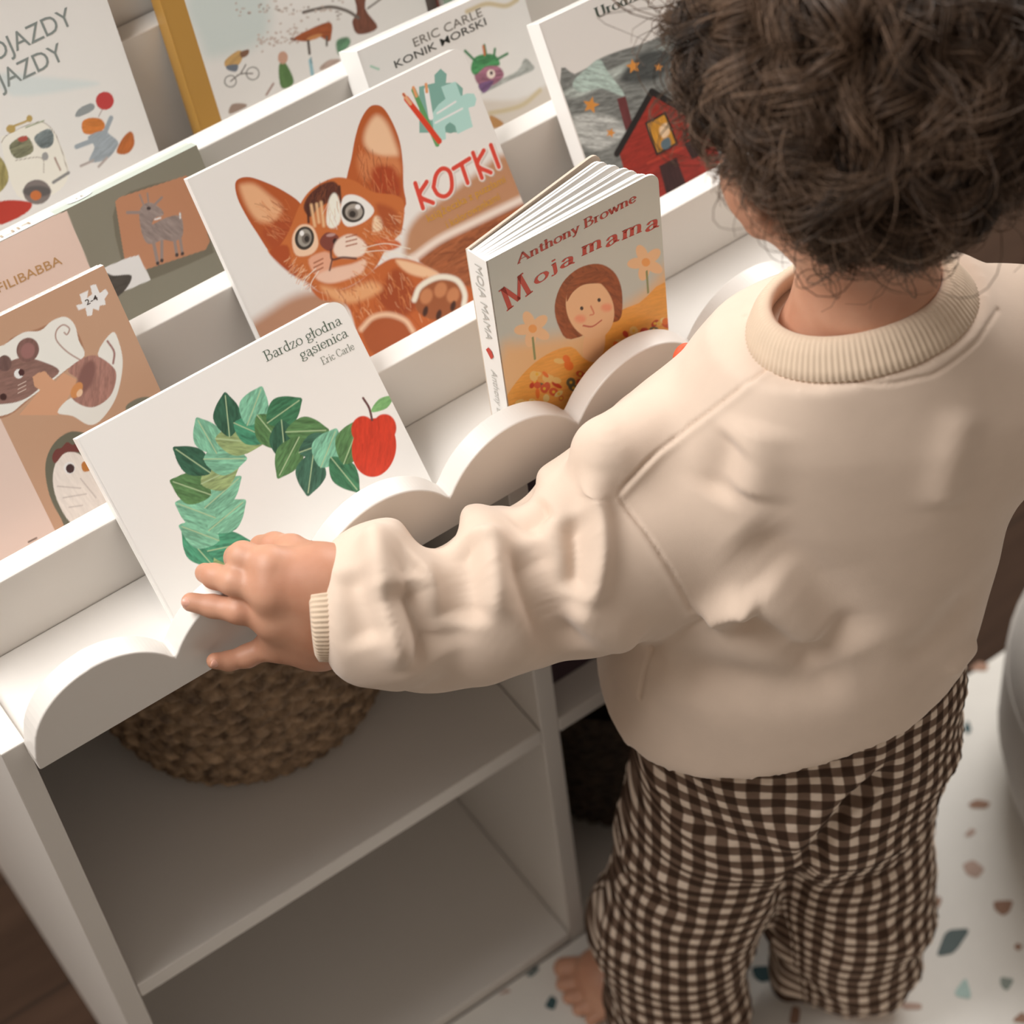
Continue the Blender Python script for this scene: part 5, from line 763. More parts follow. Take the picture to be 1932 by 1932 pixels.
["P",[176,166,158],7,0,0,[1076,762,1074,761,1071,761,1065,762,1059,764,1054,766,1049,769,1046,772,1045,774,1047,775,1051,775,1056,774,1062,772,1068,770,1072,767,1075,764]],
["P",[150,140,134],7,0,0,[1154,900,1152,898,1149,898,1145,898,1140,899,1136,901,1133,904,1131,907,1130,909,1132,911,1135,911,1139,911,1144,910,1148,908,1151,905,1153,902]],
["P",[190,178,170],7,0,0,[1118,834,1116,832,1113,832,1107,833,1102,834,1096,837,1092,840,1089,843,1089,845,1091,847,1094,847,1099,846,1105,845,1110,842,1115,839,1117,836]],
["P",[150,140,134],7,0,0,[611,1034,610,1031,608,1029,606,1028,604,1029,602,1030,600,1032,600,1035,600,1038,602,1040,604,1042,606,1043,608,1043,610,1042,611,1039,612,1036]],
["P",[176,166,158],6,0,0,[405,1101,403,1098,400,1096,397,1095,394,1095,391,1097,389,1100,388,1104,389,1108,390,1111,393,1113,396,1114,400,1113,402,1112,404,1109,405,1105]],
["P",[176,166,158],7,0,0,[764,970,762,968,760,967,756,967,753,968,749,970,746,972,745,975,745,977,746,979,749,980,752,980,756,979,759,977,762,974,764,972]],
["P",[190,178,170],7,0,0,[813,928,811,925,807,924,801,924,794,926,788,929,784,933,781,937,781,941,783,944,787,945,793,945,800,943,806,940,810,936,813,932]],
["P",[176,166,158],7,0,0,[1066,866,1064,864,1061,862,1057,862,1052,863,1048,865,1045,868,1043,872,1043,875,1045,877,1048,879,1052,879,1057,878,1061,876,1064,873,1066,869]],
["P",[150,140,134],7,0,0,[703,1003,702,1001,699,999,694,999,690,1001,686,1003,682,1006,680,1009,680,1012,682,1014,685,1015,689,1015,694,1014,698,1011,701,1009,703,1005]],
["P",[176,166,158],7,0,0,[772,989,770,986,766,984,760,984,754,986,748,989,744,993,741,997,741,1001,743,1003,748,1005,753,1005,759,1003,765,1000,770,996,772,992]],
["P",[176,166,158],6,0,0,[398,1075,396,1073,392,1073,387,1074,381,1076,375,1079,371,1081,368,1084,367,1086,369,1088,373,1088,378,1087,384,1085,390,1082,394,1079,397,1077]],
["P",[190,178,170],7,0,0,[775,938,774,937,772,936,770,936,767,937,764,938,762,940,761,942,761,944,762,945,764,946,766,946,769,945,772,944,774,942,775,940]],
["P",[190,178,170],7,0,0,[696,1036,694,1034,692,1033,689,1032,686,1033,683,1035,681,1037,680,1039,680,1042,682,1044,684,1045,687,1045,690,1045,693,1043,695,1041,696,1038]],
["P",[150,140,134],6,0,0,[459,1075,458,1072,456,1070,453,1069,451,1069,449,1070,448,1073,448,1076,448,1079,450,1082,452,1084,454,1085,456,1085,458,1084,459,1081,460,1078]],
["P",[190,178,170],7,0,0,[1039,863,1037,861,1034,859,1029,858,1024,860,1019,862,1016,866,1014,870,1014,873,1016,876,1020,878,1024,878,1029,877,1034,875,1038,871,1039,867]],
["P",[176,166,158],7,0,0,[689,1015,688,1013,684,1012,680,1012,675,1013,670,1016,666,1019,664,1022,664,1025,666,1027,669,1028,674,1028,679,1026,683,1024,687,1021,689,1018]],
["P",[190,178,170],7,0,0,[704,1072,702,1071,698,1070,692,1070,686,1072,680,1075,675,1079,672,1082,671,1085,673,1087,677,1088,683,1087,690,1085,696,1082,701,1079,704,1075]],
["P",[176,166,158],6,0,0,[384,1126,382,1124,378,1122,374,1122,370,1123,365,1125,362,1128,361,1132,361,1135,363,1138,366,1139,370,1140,375,1139,379,1136,382,1133,384,1130]],
["P",[186,172,164],7,0,0,[500,838,498,835,494,834,489,834,484,835,479,838,475,842,473,845,473,849,475,852,479,854,484,854,489,852,494,850,498,846,500,842]],
["P",[186,172,164],7,0,0,[618,774,616,771,613,770,608,770,602,771,597,774,593,778,591,781,590,785,592,787,596,789,601,789,607,787,612,784,616,781,618,777]],
["P",[186,172,164],7,0,0,[579,813,577,811,573,810,568,810,563,811,558,814,555,817,552,821,552,824,554,826,558,827,563,827,568,826,573,823,576,820,578,817]],
["P",[186,172,164],7,0,0,[849,758,847,756,843,754,838,755,833,756,828,758,824,762,822,765,822,768,824,771,828,772,832,772,838,771,842,768,846,765,848,761]],
["P",[186,172,164],7,0,0,[784,786,783,785,780,784,776,785,772,786,767,788,764,791,762,793,762,795,763,796,766,796,770,796,774,794,778,792,782,790,784,788]],
["P",[186,172,164],7,0,0,[523,809,521,808,518,808,514,808,509,810,504,812,500,815,498,817,497,819,499,821,502,821,506,820,511,819,516,816,520,814,522,811]],
["P",[186,172,164],7,0,0,[475,751,474,750,472,749,469,749,466,750,464,752,462,753,461,755,461,757,462,758,464,759,466,759,469,758,472,757,474,755,475,753]],
["P",[186,172,164],7,0,0,[810,726,809,723,807,721,804,720,801,720,799,722,797,725,797,728,797,731,799,734,801,736,803,737,806,737,808,735,810,733,811,729]],
["P",[186,172,164],7,0,0,[739,731,738,729,734,727,730,727,726,728,722,730,719,733,717,737,717,740,719,743,722,744,726,745,731,744,735,741,738,738,739,735]],
["P",[186,172,164],7,0,0,[496,880,495,878,491,877,487,877,482,879,477,881,473,884,471,887,471,890,473,892,476,893,481,893,486,892,490,889,494,886,496,883]],
["P",[186,172,164],7,0,0,[761,727,759,725,756,725,751,726,745,728,740,731,735,733,733,736,732,738,734,739,737,739,742,738,748,737,753,734,758,731,760,729]],
["P",[186,172,164],7,0,0,[587,759,586,756,582,754,578,754,574,755,570,757,567,760,566,764,566,767,568,770,571,772,575,772,579,771,583,769,586,766,588,762]],
["P",[186,172,164],7,0,0,[559,787,557,785,554,783,550,783,546,784,541,786,538,789,537,793,537,796,538,799,542,800,546,801,550,800,555,797,558,794,559,791]],
["P",[186,172,164],7,0,0,[620,768,618,766,616,764,613,764,609,765,606,767,603,769,602,772,602,775,603,777,606,778,609,778,613,777,616,775,618,773,620,770]],
["P",[186,172,164],7,0,0,[613,805,611,802,608,800,604,799,600,800,596,803,594,806,592,809,593,813,594,816,597,818,601,819,605,818,609,816,612,813,613,809]],
["P",[186,172,164],7,0,0,[637,781,635,780,632,780,628,780,623,782,618,784,614,787,612,789,612,791,613,793,616,793,621,793,626,791,630,789,634,786,636,784]],
["P",[186,172,164],7,0,0,[759,772,758,770,755,769,751,769,747,770,743,772,740,774,738,777,738,780,740,782,743,784,747,784,751,783,754,781,757,778,759,775]],
["P",[186,172,164],7,0,0,[758,826,756,825,753,824,748,825,742,827,737,829,733,832,730,835,730,837,731,839,735,839,740,838,745,836,750,834,755,831,757,828]],
["P",[186,172,164],7,0,0,[498,808,496,805,493,804,490,804,486,805,482,807,479,810,477,813,477,816,479,818,482,819,485,819,490,818,493,816,496,813,498,810]],
["P",[186,172,164],7,0,0,[792,850,791,848,789,847,786,846,783,847,781,849,779,851,778,853,778,855,779,857,781,858,784,858,787,858,789,856,791,854,792,852]],
["P",[186,172,164],7,0,0,[548,827,547,825,544,823,541,822,538,823,535,825,533,827,533,830,533,833,534,836,537,838,540,838,543,838,545,836,547,834,548,830]],
["P",[186,172,164],7,0,0,[879,776,877,773,875,771,872,771,868,771,865,773,863,776,862,779,862,782,864,785,866,786,870,787,873,786,876,785,878,782,879,779]],
["P",[186,172,164],7,0,0,[626,763,625,761,623,760,620,760,617,761,614,763,611,765,610,767,610,769,611,771,614,772,617,772,620,771,623,770,625,767,626,765]],
["P",[186,172,164],7,0,0,[477,846,475,844,472,843,469,843,465,844,461,846,458,849,457,852,457,854,458,856,461,857,465,857,469,856,472,854,475,852,477,849]],
["P",[186,172,164],7,0,0,[539,821,538,819,535,819,530,819,525,821,520,823,517,826,514,829,514,831,515,832,519,833,523,832,528,830,533,828,537,825,539,823]],
["P",[186,172,164],7,0,0,[886,734,884,732,881,730,878,730,874,731,870,733,867,736,866,739,866,742,867,745,870,746,874,746,878,745,882,743,884,740,886,737]],
["P",[186,172,164],7,0,0,[652,754,650,752,647,751,643,751,639,752,635,754,632,757,630,760,630,763,632,765,635,766,639,766,643,765,647,763,650,760,652,757]],
["P",[186,172,164],7,0,0,[793,826,791,824,788,823,783,823,777,825,772,827,768,830,766,834,765,836,767,838,771,839,776,839,781,837,786,834,790,831,793,828]],
["P",[186,172,164],7,0,0,[765,736,763,734,761,733,758,733,755,733,752,735,750,737,749,739,749,742,750,743,753,744,755,745,758,744,761,742,763,740,765,738]],
["P",[186,172,164],7,0,0,[776,781,774,778,771,776,766,776,761,777,757,780,754,783,752,787,752,791,754,794,758,796,762,796,767,795,771,792,774,789,776,785]],
["P",[186,172,164],7,0,0,[829,765,828,763,826,762,823,762,820,763,817,765,815,767,813,769,813,771,815,773,817,774,820,774,823,773,826,771,828,769,829,767]],
["P",[186,172,164],7,0,0,[762,750,760,747,757,745,752,745,746,747,741,749,737,753,735,757,735,761,737,764,741,765,746,765,751,764,756,761,760,757,762,753]],
["P",[186,172,164],7,0,0,[560,779,559,776,556,775,552,774,549,775,545,777,543,780,541,783,542,786,543,789,546,791,550,791,553,790,557,788,559,785,561,782]],
["P",[186,172,164],7,0,0,[496,831,495,828,492,826,490,825,487,825,485,827,484,829,483,832,484,836,485,839,487,841,490,842,492,841,495,840,496,837,497,834]],
["P",[186,172,164],7,0,0,[594,823,592,822,589,822,585,822,581,824,576,826,573,828,570,831,570,832,571,834,574,834,578,833,583,832,587,830,591,827,593,825]],
["P",[186,172,164],7,0,0,[591,759,589,757,587,755,583,755,579,756,576,758,573,761,572,764,572,766,573,769,576,770,579,770,583,769,587,767,589,764,591,762]],
["P",[186,172,164],7,0,0,[569,873,568,871,565,870,562,870,558,870,555,872,552,875,551,878,551,881,552,883,555,884,558,885,562,884,565,882,568,879,569,876]],
["P",[186,172,164],7,0,0,[519,849,517,847,515,845,512,845,509,845,506,847,504,850,503,853,503,856,504,858,507,860,510,860,513,860,516,858,518,855,519,852]],
["P",[186,172,164],7,0,0,[483,751,482,748,479,746,477,745,474,745,472,746,471,749,470,753,471,756,472,759,474,761,477,763,480,762,482,761,483,758,484,755]],
["P",[186,172,164],7,0,0,[637,839,635,836,632,835,627,835,622,836,617,839,614,842,612,846,612,849,614,851,617,853,622,853,627,852,632,849,635,846,637,842]],
["P",[186,172,164],7,0,0,[595,817,593,815,590,815,585,815,580,817,575,819,571,822,569,825,569,827,570,829,574,829,578,829,583,827,588,825,592,822,594,819]],
["P",[186,172,164],7,0,0,[806,813,804,811,800,810,794,810,789,812,783,814,779,818,776,821,776,825,778,827,782,828,787,828,793,826,799,824,803,820,805,816]],
["P",[186,172,164],7,0,0,[680,753,679,750,676,749,673,748,669,749,666,751,664,754,663,757,663,760,664,763,667,764,670,765,674,764,677,762,679,759,681,756]],
["P",[186,172,164],7,0,0,[747,748,745,747,743,746,739,747,734,748,730,750,727,752,725,755,725,757,726,759,729,759,733,759,737,758,741,756,745,753,747,751]],
["P",[186,172,164],7,0,0,[748,790,746,787,742,786,737,786,732,788,726,791,722,794,720,797,720,801,722,803,725,804,730,804,736,802,741,800,745,796,748,793]],
["P",[186,172,164],7,0,0,[518,819,517,818,513,818,508,818,503,820,497,823,493,826,490,828,490,830,491,832,495,832,500,831,506,830,511,827,515,824,518,821]],
["P",[186,172,164],7,0,0,[604,802,602,800,599,798,595,798,591,799,587,801,584,804,583,807,583,811,584,813,587,814,591,815,596,814,599,811,602,808,604,805]],
["P",[186,172,164],7,0,0,[669,833,667,831,665,830,662,830,659,831,656,833,653,835,652,837,652,839,653,841,655,842,658,842,662,841,665,839,667,837,668,835]],
["P",[186,172,164],7,0,0,[490,820,488,818,485,816,481,816,477,817,473,819,470,822,469,825,469,828,470,831,473,833,477,833,482,832,485,830,488,827,490,823]],
["P",[186,172,164],7,0,0,[628,849,627,847,624,845,621,845,618,846,615,848,613,850,612,852,612,855,613,857,616,858,619,858,622,858,625,856,627,854,628,851]],
["P",[186,172,164],7,0,0,[826,726,824,723,822,721,819,720,816,721,813,723,811,726,810,729,810,732,812,735,814,737,817,737,820,737,823,735,825,732,826,729]],
["P",[186,172,164],7,0,0,[606,783,605,781,602,779,599,779,595,780,592,782,590,784,589,787,589,789,590,792,593,793,596,793,599,792,602,790,605,788,606,785]],
["P",[186,172,164],7,0,0,[695,777,694,775,690,775,686,776,680,777,675,780,671,783,669,785,668,787,670,789,673,789,678,788,683,787,688,784,692,781,695,779]],
["P",[186,172,164],7,0,0,[580,830,579,828,577,828,575,827,572,828,570,829,568,831,567,833,567,835,568,837,570,837,572,838,575,837,577,836,579,834,580,832]],
["P",[186,172,164],7,0,0,[797,773,795,771,793,770,790,770,787,770,785,772,783,774,782,777,782,779,783,781,786,783,788,783,791,782,794,781,796,779,797,776]],
["P",[186,172,164],7,0,0,[792,792,791,789,787,788,782,788,777,789,772,792,768,795,766,799,766,802,768,805,771,806,776,806,782,805,786,802,790,799,792,795]],
["P",[186,172,164],7,0,0,[706,760,705,758,703,756,700,756,697,756,694,758,693,760,692,763,692,766,693,768,695,769,698,770,701,769,704,768,706,765,707,763]],
["P",[186,172,164],7,0,0,[694,755,693,753,691,752,688,752,685,752,682,754,680,756,679,758,679,760,681,762,683,763,685,764,688,763,691,761,693,759,694,757]],
["P",[186,172,164],7,0,0,[785,707,783,704,779,702,774,702,768,704,763,707,759,710,757,714,757,718,759,721,763,723,768,723,774,721,779,719,783,715,785,711]],
["P",[186,172,164],7,0,0,[621,779,619,777,616,776,612,776,608,777,604,779,601,782,599,785,599,788,601,790,604,791,608,792,612,790,616,788,619,785,621,782]],
["P",[186,172,164],7,0,0,[716,727,715,724,712,722,709,721,706,722,703,723,700,726,700,730,700,733,701,736,704,738,707,739,711,738,714,736,716,733,717,730]],
["P",[186,172,164],7,0,0,[671,793,670,790,666,788,662,788,658,789,654,792,651,795,649,798,649,801,651,804,654,805,658,806,663,805,667,802,670,799,671,796]],
["P",[186,172,164],7,0,0,[454,805,453,803,450,802,446,802,442,803,439,805,436,808,434,811,434,813,436,816,439,817,443,817,446,816,450,814,453,811,454,808]],
["P",[186,172,164],7,0,0,[670,838,669,835,666,834,664,833,661,834,658,835,656,838,655,840,656,843,657,846,659,847,662,848,665,847,667,845,669,843,670,840]],
["P",[186,172,164],7,0,0,[486,859,485,857,482,855,479,855,475,856,471,858,469,860,467,864,467,866,469,869,472,870,475,870,479,869,482,867,485,865,486,862]],
["P",[186,172,164],7,0,0,[883,758,881,756,878,756,873,757,867,759,862,761,857,764,855,767,854,769,856,770,859,771,864,770,870,768,875,766,880,763,882,760]],
["P",[186,172,164],7,0,0,[806,777,804,775,802,774,799,774,795,775,792,777,789,779,788,782,788,784,789,786,792,786,795,786,798,786,802,784,804,782,806,779]],
["P",[186,172,164],7,0,0,[492,815,490,812,487,810,483,810,479,811,475,813,472,816,471,820,471,824,473,826,476,828,480,829,484,828,488,826,491,822,493,819]],
["P",[186,172,164],7,0,0,[582,760,581,757,579,755,576,754,573,754,571,756,569,758,569,762,569,765,571,768,573,770,576,771,578,771,581,769,582,766,583,763]],
["P",[186,172,164],7,0,0,[736,815,734,813,730,812,725,812,719,814,714,816,709,820,707,823,707,827,709,829,713,830,718,830,724,829,729,826,733,822,735,819]],
["P",[150,78,40],7,0.3,0,[758,737,803,764,1070,761,1050,644,1017,623,941,698,863,684]],
["P",[190,130,80],9,0,0,[984,691,979,685,965,680,943,679,917,679,891,683,869,689,854,696,848,703,853,709,868,714,890,715,915,714,942,711,964,705,979,698]],
["L",[80,70,64],7,22,[858,686,841,591]],
["L",[90,84,78],7,18,[1015,658,997,597]],
["L",[110,60,40],7,16,[758,737,728,758]],
["P",[186,150,96],7,0.2,0,[168,804,285,835,321,799,264,732,163,750]],
["P",[120,86,66],7,0,0,[303,817,372,811,355,774,301,773]],
["P",[104,112,124],7,0,0,[166,760,253,736,227,690,167,726]],
["L",[96,96,92],4,8,[204,618,193,601,174,592,152,593,132,604,118,622,114,644,120,664,136,678,157,682,178,676,196,661,205,640,204,618]],
["L",[96,96,92],4,8,[398,604,386,585,365,575,341,576,318,588,303,608,298,632,305,654,322,669,345,674,369,667,389,651,399,628,398,604]],
["L",[80,70,66],4,9,[160,636,252,658,349,624]],
["L",[80,70,66],4,9,[252,658,317,710]],
["P",[86,120,70],7,0.2,0,[570,597,630,596,651,427,541,426]],
["P",[190,150,130],7,0,0,[659,629,651,613,638,601,622,596,606,598,592,608,583,623,579,641,582,660,590,677,603,689,619,694,635,691,649,682,658,667,662,648]],
["L",[140,180,190],7,29,[831,538,817,429]],
["L",[110,140,150],6,11,[843,556,836,513]],
["P",[150,130,118],9,0,0,[75,401,118,463,215,428,218,399]],
["P",[170,150,140],9,0.3,0,[893,456,974,480,1055,460,1060,435,909,426]],
["L",[150,120,110],9,16,[407,424,486,483]],
["P",[90,130,100],23,0.4,0,[1083,597,1181,593,1188,533,1075,486]]],[]],"poj":[220.0,260.0,[["P",[206,214,214],60,0,0,[1265,1462,1542,1335,1916,1148,1805,1148,1303,1279]],
["P",[228,224,214],6,0,0,[1098,997,1167,1034,1366,1041,1453,1007,1501,868,1487,589,1316,493,1073,583]],
["L",[150,140,130],4,5,[1098,997,1167,1034,1366,1041,1453,1007,1501,868,1487,589]],
["P",[120,120,96],6,0.5,0,[1148,956,1287,976,1300,851,1162,847]],
["P",[170,80,70],5,0,0,[1223,980,1287,976,1286,944,1233,949]],
["P",[110,120,122],6,0.5,0,[1341,943,1458,961,1482,908,1444,837,1360,849]],
["L",[150,140,130],4,5,[1147,837,1335,782,1316,670]],
["P",[120,112,110],6,0,0,[1314,516,1294,486,1263,467,1224,461,1185,470,1151,492,1127,524,1116,560,1122,596,1141,626,1172,645,1210,651,1250,642,1284,621,1308,589,1319,553]],
["P",[90,86,86],21,0,0,[1320,520,1306,508,1280,505,1244,510,1205,523,1168,542,1138,564,1122,585,1120,603,1133,614,1159,617,1194,612,1234,599,1271,581,1300,559,1317,538]],
["P",[190,110,60],6,0,0,[1239,520,1231,508,1219,500,1204,498,1188,501,1174,510,1164,523,1160,537,1162,552,1170,564,1183,571,1198,574,1214,570,1227,561,1237,549,1241,534]],
["L",[130,130,130],6,23,[1358,576,1490,599]],
["L",[150,120,110],6,12,[1432,743,1439,642]],
["P",[150,150,150],6,0,0,[1391,771,1385,761,1377,753,1367,750,1357,752,1349,758,1344,767,1342,778,1345,790,1351,800,1359,807,1369,810,1379,809,1387,803,1392,794,1393,782]],
["P",[176,150,90],6,0,0,[1232,1051,1226,1041,1215,1035,1202,1033,1189,1036,1178,1043,1170,1053,1166,1065,1168,1077,1174,1086,1185,1093,1197,1095,1211,1092,1222,1085,1230,1075,1234,1063]],
["L",[176,150,90],6,16,[1226,1075,1313,1073,1371,1082]],
["P",[176,150,90],6,0,0,[1376,1075,1371,1066,1363,1060,1354,1057,1346,1059,1338,1064,1333,1072,1332,1081,1334,1091,1339,1100,1346,1106,1355,1108,1364,1107,1371,1102,1376,1094,1378,1085]],
["L",[140,150,120],6,10,[1308,1032,1450,1029]],
["P",[176,56,44],6,0,0,[886,584,995,583,1150,496,1073,439,854,443]],
["P",[150,140,90],8,0.4,0,[1031,906,1070,836,1046,715,941,671]],
["P",[182,62,62],5,0,0,[1999,970,1985,948,1964,933,1938,928,1911,933,1888,947,1872,969,1865,995,1869,1021,1882,1043,1904,1058,1930,1063,1956,1058,1980,1044,1996,1022,2003,996]],
["L",[150,130,130],4,6,[1892,942,1850,904]],
["P",[140,146,148],5,0,0,[1686,963,1720,1009,1814,1021,1848,991,1814,961]],
["P",[200,120,56],6,0.2,0,[1718,912,1787,918,1862,877,1866,810,1786,792,1700,832]],
["P",[150,160,168],6,0.2,0,[1719,792,1854,793,1883,748,1919,690,1915,647,1801,583,1665,616,1743,705]],
["L",[150,160,168],6,37,[1761,753,1616,757]],
["L",[150,160,168],6,35,[1844,764,1935,859]],
["P",[176,100,50],6,0.2,0,[1888,603,1976,689,2050,704,2039,609,1964,561]],
["L",[170,160,156],6,19,[1698,613,1596,611]],
["L",[170,160,156],6,19,[1804,592,1722,554]]],[["POJAZDY",[128,136,134],[1168,1550,1908,1604],140,"n",0],
["POJAZDY",[128,136,134],[1017,1336,1758,1388],141,"n",0]]],"fili":[250.0,148.6,[["P",[184,164,154],3,0,1,[-192,1148,500,2588,942,1544,1437,1473,1429,1127,1418,752,1107,459]],
["P",[92,88,76],10,0,0,[1794,1375,2342,1296,2376,1148,2320,760,2245,706,1629,769,1644,907]],
["P",[152,108,82],5,0,1,[1785,1379,1825,1393,2340,1319,2371,1271,2318,795,2265,753,1684,842,1659,888]],
["P",[208,200,190],4,0,1,[1368,991,1704,966,1786,947,1798,739,1292,772]],
["P",[60,56,52],6,0.2,0,[1392,945,1503,945,1560,894,1680,833,1575,751,1414,743,1365,836]],
["P",[120,108,104],6,0.3,0,[1911,1219,1971,1267,2031,1248,2077,1171,2070,1130,2006,1139,1968,1103,2049,1107,2165,1084,2187,1028,2143,927,2070,918,1999,965,1893,984,1871,1062]],
["L",[120,108,104],6,12,[1967,1258,1969,1344]],
["L",[120,108,104],6,12,[2004,1251,2026,1328]],
["L",[120,108,104],6,22,[1920,1226,1836,1267]],
["L",[120,108,104],6,18,[2046,1230,2112,1253]],
["L",[120,108,104],6,25,[1925,979,1893,826]],
["L",[120,108,104],6,23,[1985,960,1929,831]],
["L",[120,108,104],6,23,[2078,936,2049,816]],
["L",[120,108,104],6,21,[2124,936,2091,806]],
["L",[120,108,104],6,16,[2172,1047,2192,1081]],
["P",[50,44,44],5,0,0,[1904,821,1901,816,1897,813,1892,812,1887,814,1884,817,1881,821,1881,827,1882,832,1885,837,1889,840,1894,841,1899,839,1903,836,1905,832,1906,826]],
["P",[50,44,44],5,0,0,[1941,825,1938,821,1933,818,1928,817,1924,818,1920,821,1917,826,1917,831,1918,836,1921,841,1925,844,1930,845,1935,844,1939,841,1941,836,1942,831]],
["P",[50,44,44],5,0,0,[2060,810,2057,806,2053,803,2048,802,2043,803,2040,806,2037,811,2036,816,2038,822,2041,826,2045,829,2050,830,2055,829,2059,826,2061,821,2062,816]],
["P",[50,44,44],5,0,0,[2102,800,2099,796,2095,793,2090,792,2085,793,2081,796,2079,801,2078,806,2080,812,2083,816,2087,819,2092,820,2097,819,2100,816,2103,811,2104,806]],
["P",[50,40,40],4,0,0,[2008,1219,2006,1215,2001,1212,1996,1211,1989,1212,1983,1214,1979,1219,1976,1223,1976,1228,1978,1232,1983,1235,1989,1236,1995,1235,2001,1233,2005,1228,2008,1224]],
["L",[236,226,218],5,12,[2180,1054,2191,1087]],
["L",[220,200,190],6,12,[2002,1130,2044,1121]]],[["FILIBABBA",[150,116,78],[761,1163,1256,1146],69,"k",0]]],"mouse":[200.0,197.0,[["P",[206,186,176],4,0,1,[87,2252,938,1765,912,1350,908,435,856,197,-839,390]],
["P",[150,110,86],10,0,0,[1145,1777,1407,1778,1605,1760,1641,1647,1621,1478,1515,1443,1221,1384,962,1331,859,1422]],
["P",[220,216,208],7,0,0,[1030,1777,1148,1783,1302,1801,1414,1760,1513,1784,1609,1769,1645,1689,1625,1581,1616,1466,1468,1437,1303,1401,1110,1366,967,1343,836,1434]],
["L",[150,118,108],7,9,[1587,1436,1519,1545,1487,1650,1515,1710,1573,1725,1601,1682,1569,1653,1557,1674]],
["P",[126,96,88],8,0.25,0,[1007,1730,1123,1671,1229,1647,1335,1563,1414,1449,1279,1414,1133,1384,999,1409,894,1493]],
["P",[116,86,80],8,0.2,0,[1334,1624,1307,1605,1276,1599,1246,1604,1221,1621,1205,1647,1201,1678,1209,1709,1228,1736,1254,1754,1285,1760,1315,1755,1340,1738,1356,1712,1360,1682,1353,1650]],
["P",[140,100,96],16,0,0,[1311,1639,1293,1627,1273,1622,1254,1625,1239,1635,1229,1652,1227,1671,1232,1691,1245,1708,1262,1720,1282,1725,1301,1722,1317,1712,1327,1696,1329,1676,1323,1656]],
["P",[100,76,72],8,0.2,0,[1142,1646,1130,1629,1113,1617,1094,1614,1077,1618,1062,1630,1054,1648,1052,1668,1058,1689,1071,1706,1087,1718,1106,1722,1124,1718,1138,1706,1147,1688,1148,1667]],
["P",[240,236,230],5,0,0,[1183,1545,1175,1534,1165,1528,1152,1526,1141,1529,1131,1537,1125,1548,1123,1561,1126,1573,1134,1584,1145,1590,1157,1592,1169,1589,1179,1581,1185,1570,1186,1557]],
["P",[70,40,40],5,0,0,[1194,1549,1189,1542,1181,1537,1173,1535,1165,1538,1158,1543,1155,1551,1154,1560,1156,1569,1162,1576,1169,1581,1177,1582,1185,1580,1192,1575,1196,1567,1196,1558]],
["P",[60,36,34],7,0,0,[1014,1453,1008,1446,1001,1441,992,1440,983,1443,975,1448,971,1457,970,1466,972,1475,977,1482,985,1487,994,1488,1003,1486,1010,1480,1015,1472,1016,1462]],
["L",[190,170,160],4,5,[1117,1489,1176,1489]],
["L",[190,170,160],4,5,[1106,1465,1164,1465]],
["L",[190,170,160],4,5,[1094,1441,1153,1441]],
["P",[192,146,116],5,0,1,[1214,1432,1231,1498,1278,1504,1325,1494,1338,1443,1359,1395,1433,1425,1497,1340,1465,1303,1336,1219,1272,1177,1035,1301,1239,1390]],
["P",[220,216,208],7,0,0,[1861,1525,1874,1441,1842,1307,1756,1169,1656,1069,1520,1002,1435,1016,1365,1121,1280,1195,1407,1243,1504,1163,1711,1283,1706,1436]],
["P",[152,112,102],8,0.25,0,[1468,1422,1580,1454,1688,1430,1764,1301,1749,1218,1661,1127,1538,1107,1456,1157,1412,1255,1506,1327]],
["L",[140,100,96],8,14,[1775,1325,1815,1395,1804,1484]],
["P",[120,84,78],32,0,0,[1603,1287,1568,1258,1532,1240,1501,1234,1480,1243,1473,1265,1479,1296,1498,1332,1528,1367,1563,1396,1599,1414,1630,1419,1651,1411,1659,1389,1653,1358,1633,1322]],
["P",[190,130,80],11,0,0,[1485,1243,1465,1232,1444,1228,1427,1230,1415,1239,1412,1253,1416,1270,1428,1287,1446,1303,1467,1313,1487,1318,1505,1316,1516,1307,1520,1293,1515,1276,1503,1259]],
["P",[224,180,150],8,0,0,[1486,1229,1476,1224,1466,1223,1457,1224,1451,1229,1449,1237,1451,1245,1456,1254,1465,1261,1475,1266,1485,1268,1493,1267,1499,1262,1501,1254,1500,1246,1494,1237]],
["P",[236,224,214],4,0,1,[1711,1807,1755,1797,1764,1863,1831,1862,1802,1818,1844,1827,1857,1886,1897,1877,1895,1809,1944,1819,1950,1782,1909,1758,1900,1718,1859,1731,1839,1704,1808,1734,1782,1695,1749,1704,1762,1764,1712,1767]],
["P",[96,96,82],7,0,0,[1035,877,1121,983,1233,1031,1343,1011,1457,867,1416,517,1349,239,1009,363,984,502,982,690]],
["P",[212,206,200],7,0.08,0,[1047,778,1140,897,1247,902,1320,801,1341,619,1333,405,1299,266,1057,400,1013,596]],
["P",[104,56,52],7,0,0,[1112,927,1157,965,1198,958,1251,975,1279,938,1323,937,1307,870,1208,914,1116,879]],
["P",[236,232,228],5,0,0,[1224,783,1214,769,1201,761,1185,758,1170,763,1157,773,1150,788,1148,805,1152,822,1162,835,1176,844,1191,846,1207,842,1219,831,1227,816,1228,800]],
["P",[62,42,44],5,0,0,[1218,782,1210,772,1200,765,1189,763,1177,766,1168,774,1163,785,1162,798,1165,810,1172,820,1182,827,1194,829,1205,826,1214,818,1220,807,1221,794]],
["P",[172,112,56],7,0,0,[1275,786,1314,789,1358,719,1270,727]],
["L",[170,162,158],8,7,[1059,725,1197,635]],
["L",[170,162,158],8,7,[1060,632,1216,578]],
["L",[170,162,158],8,7,[1226,697,1265,521]],
["L",[170,162,158],8,7,[1067,551,1157,517]],
["P",[110,108,94],8,0,0,[1716,984,1803,1023,1910,991,1990,896,1960,695,1786,786]],
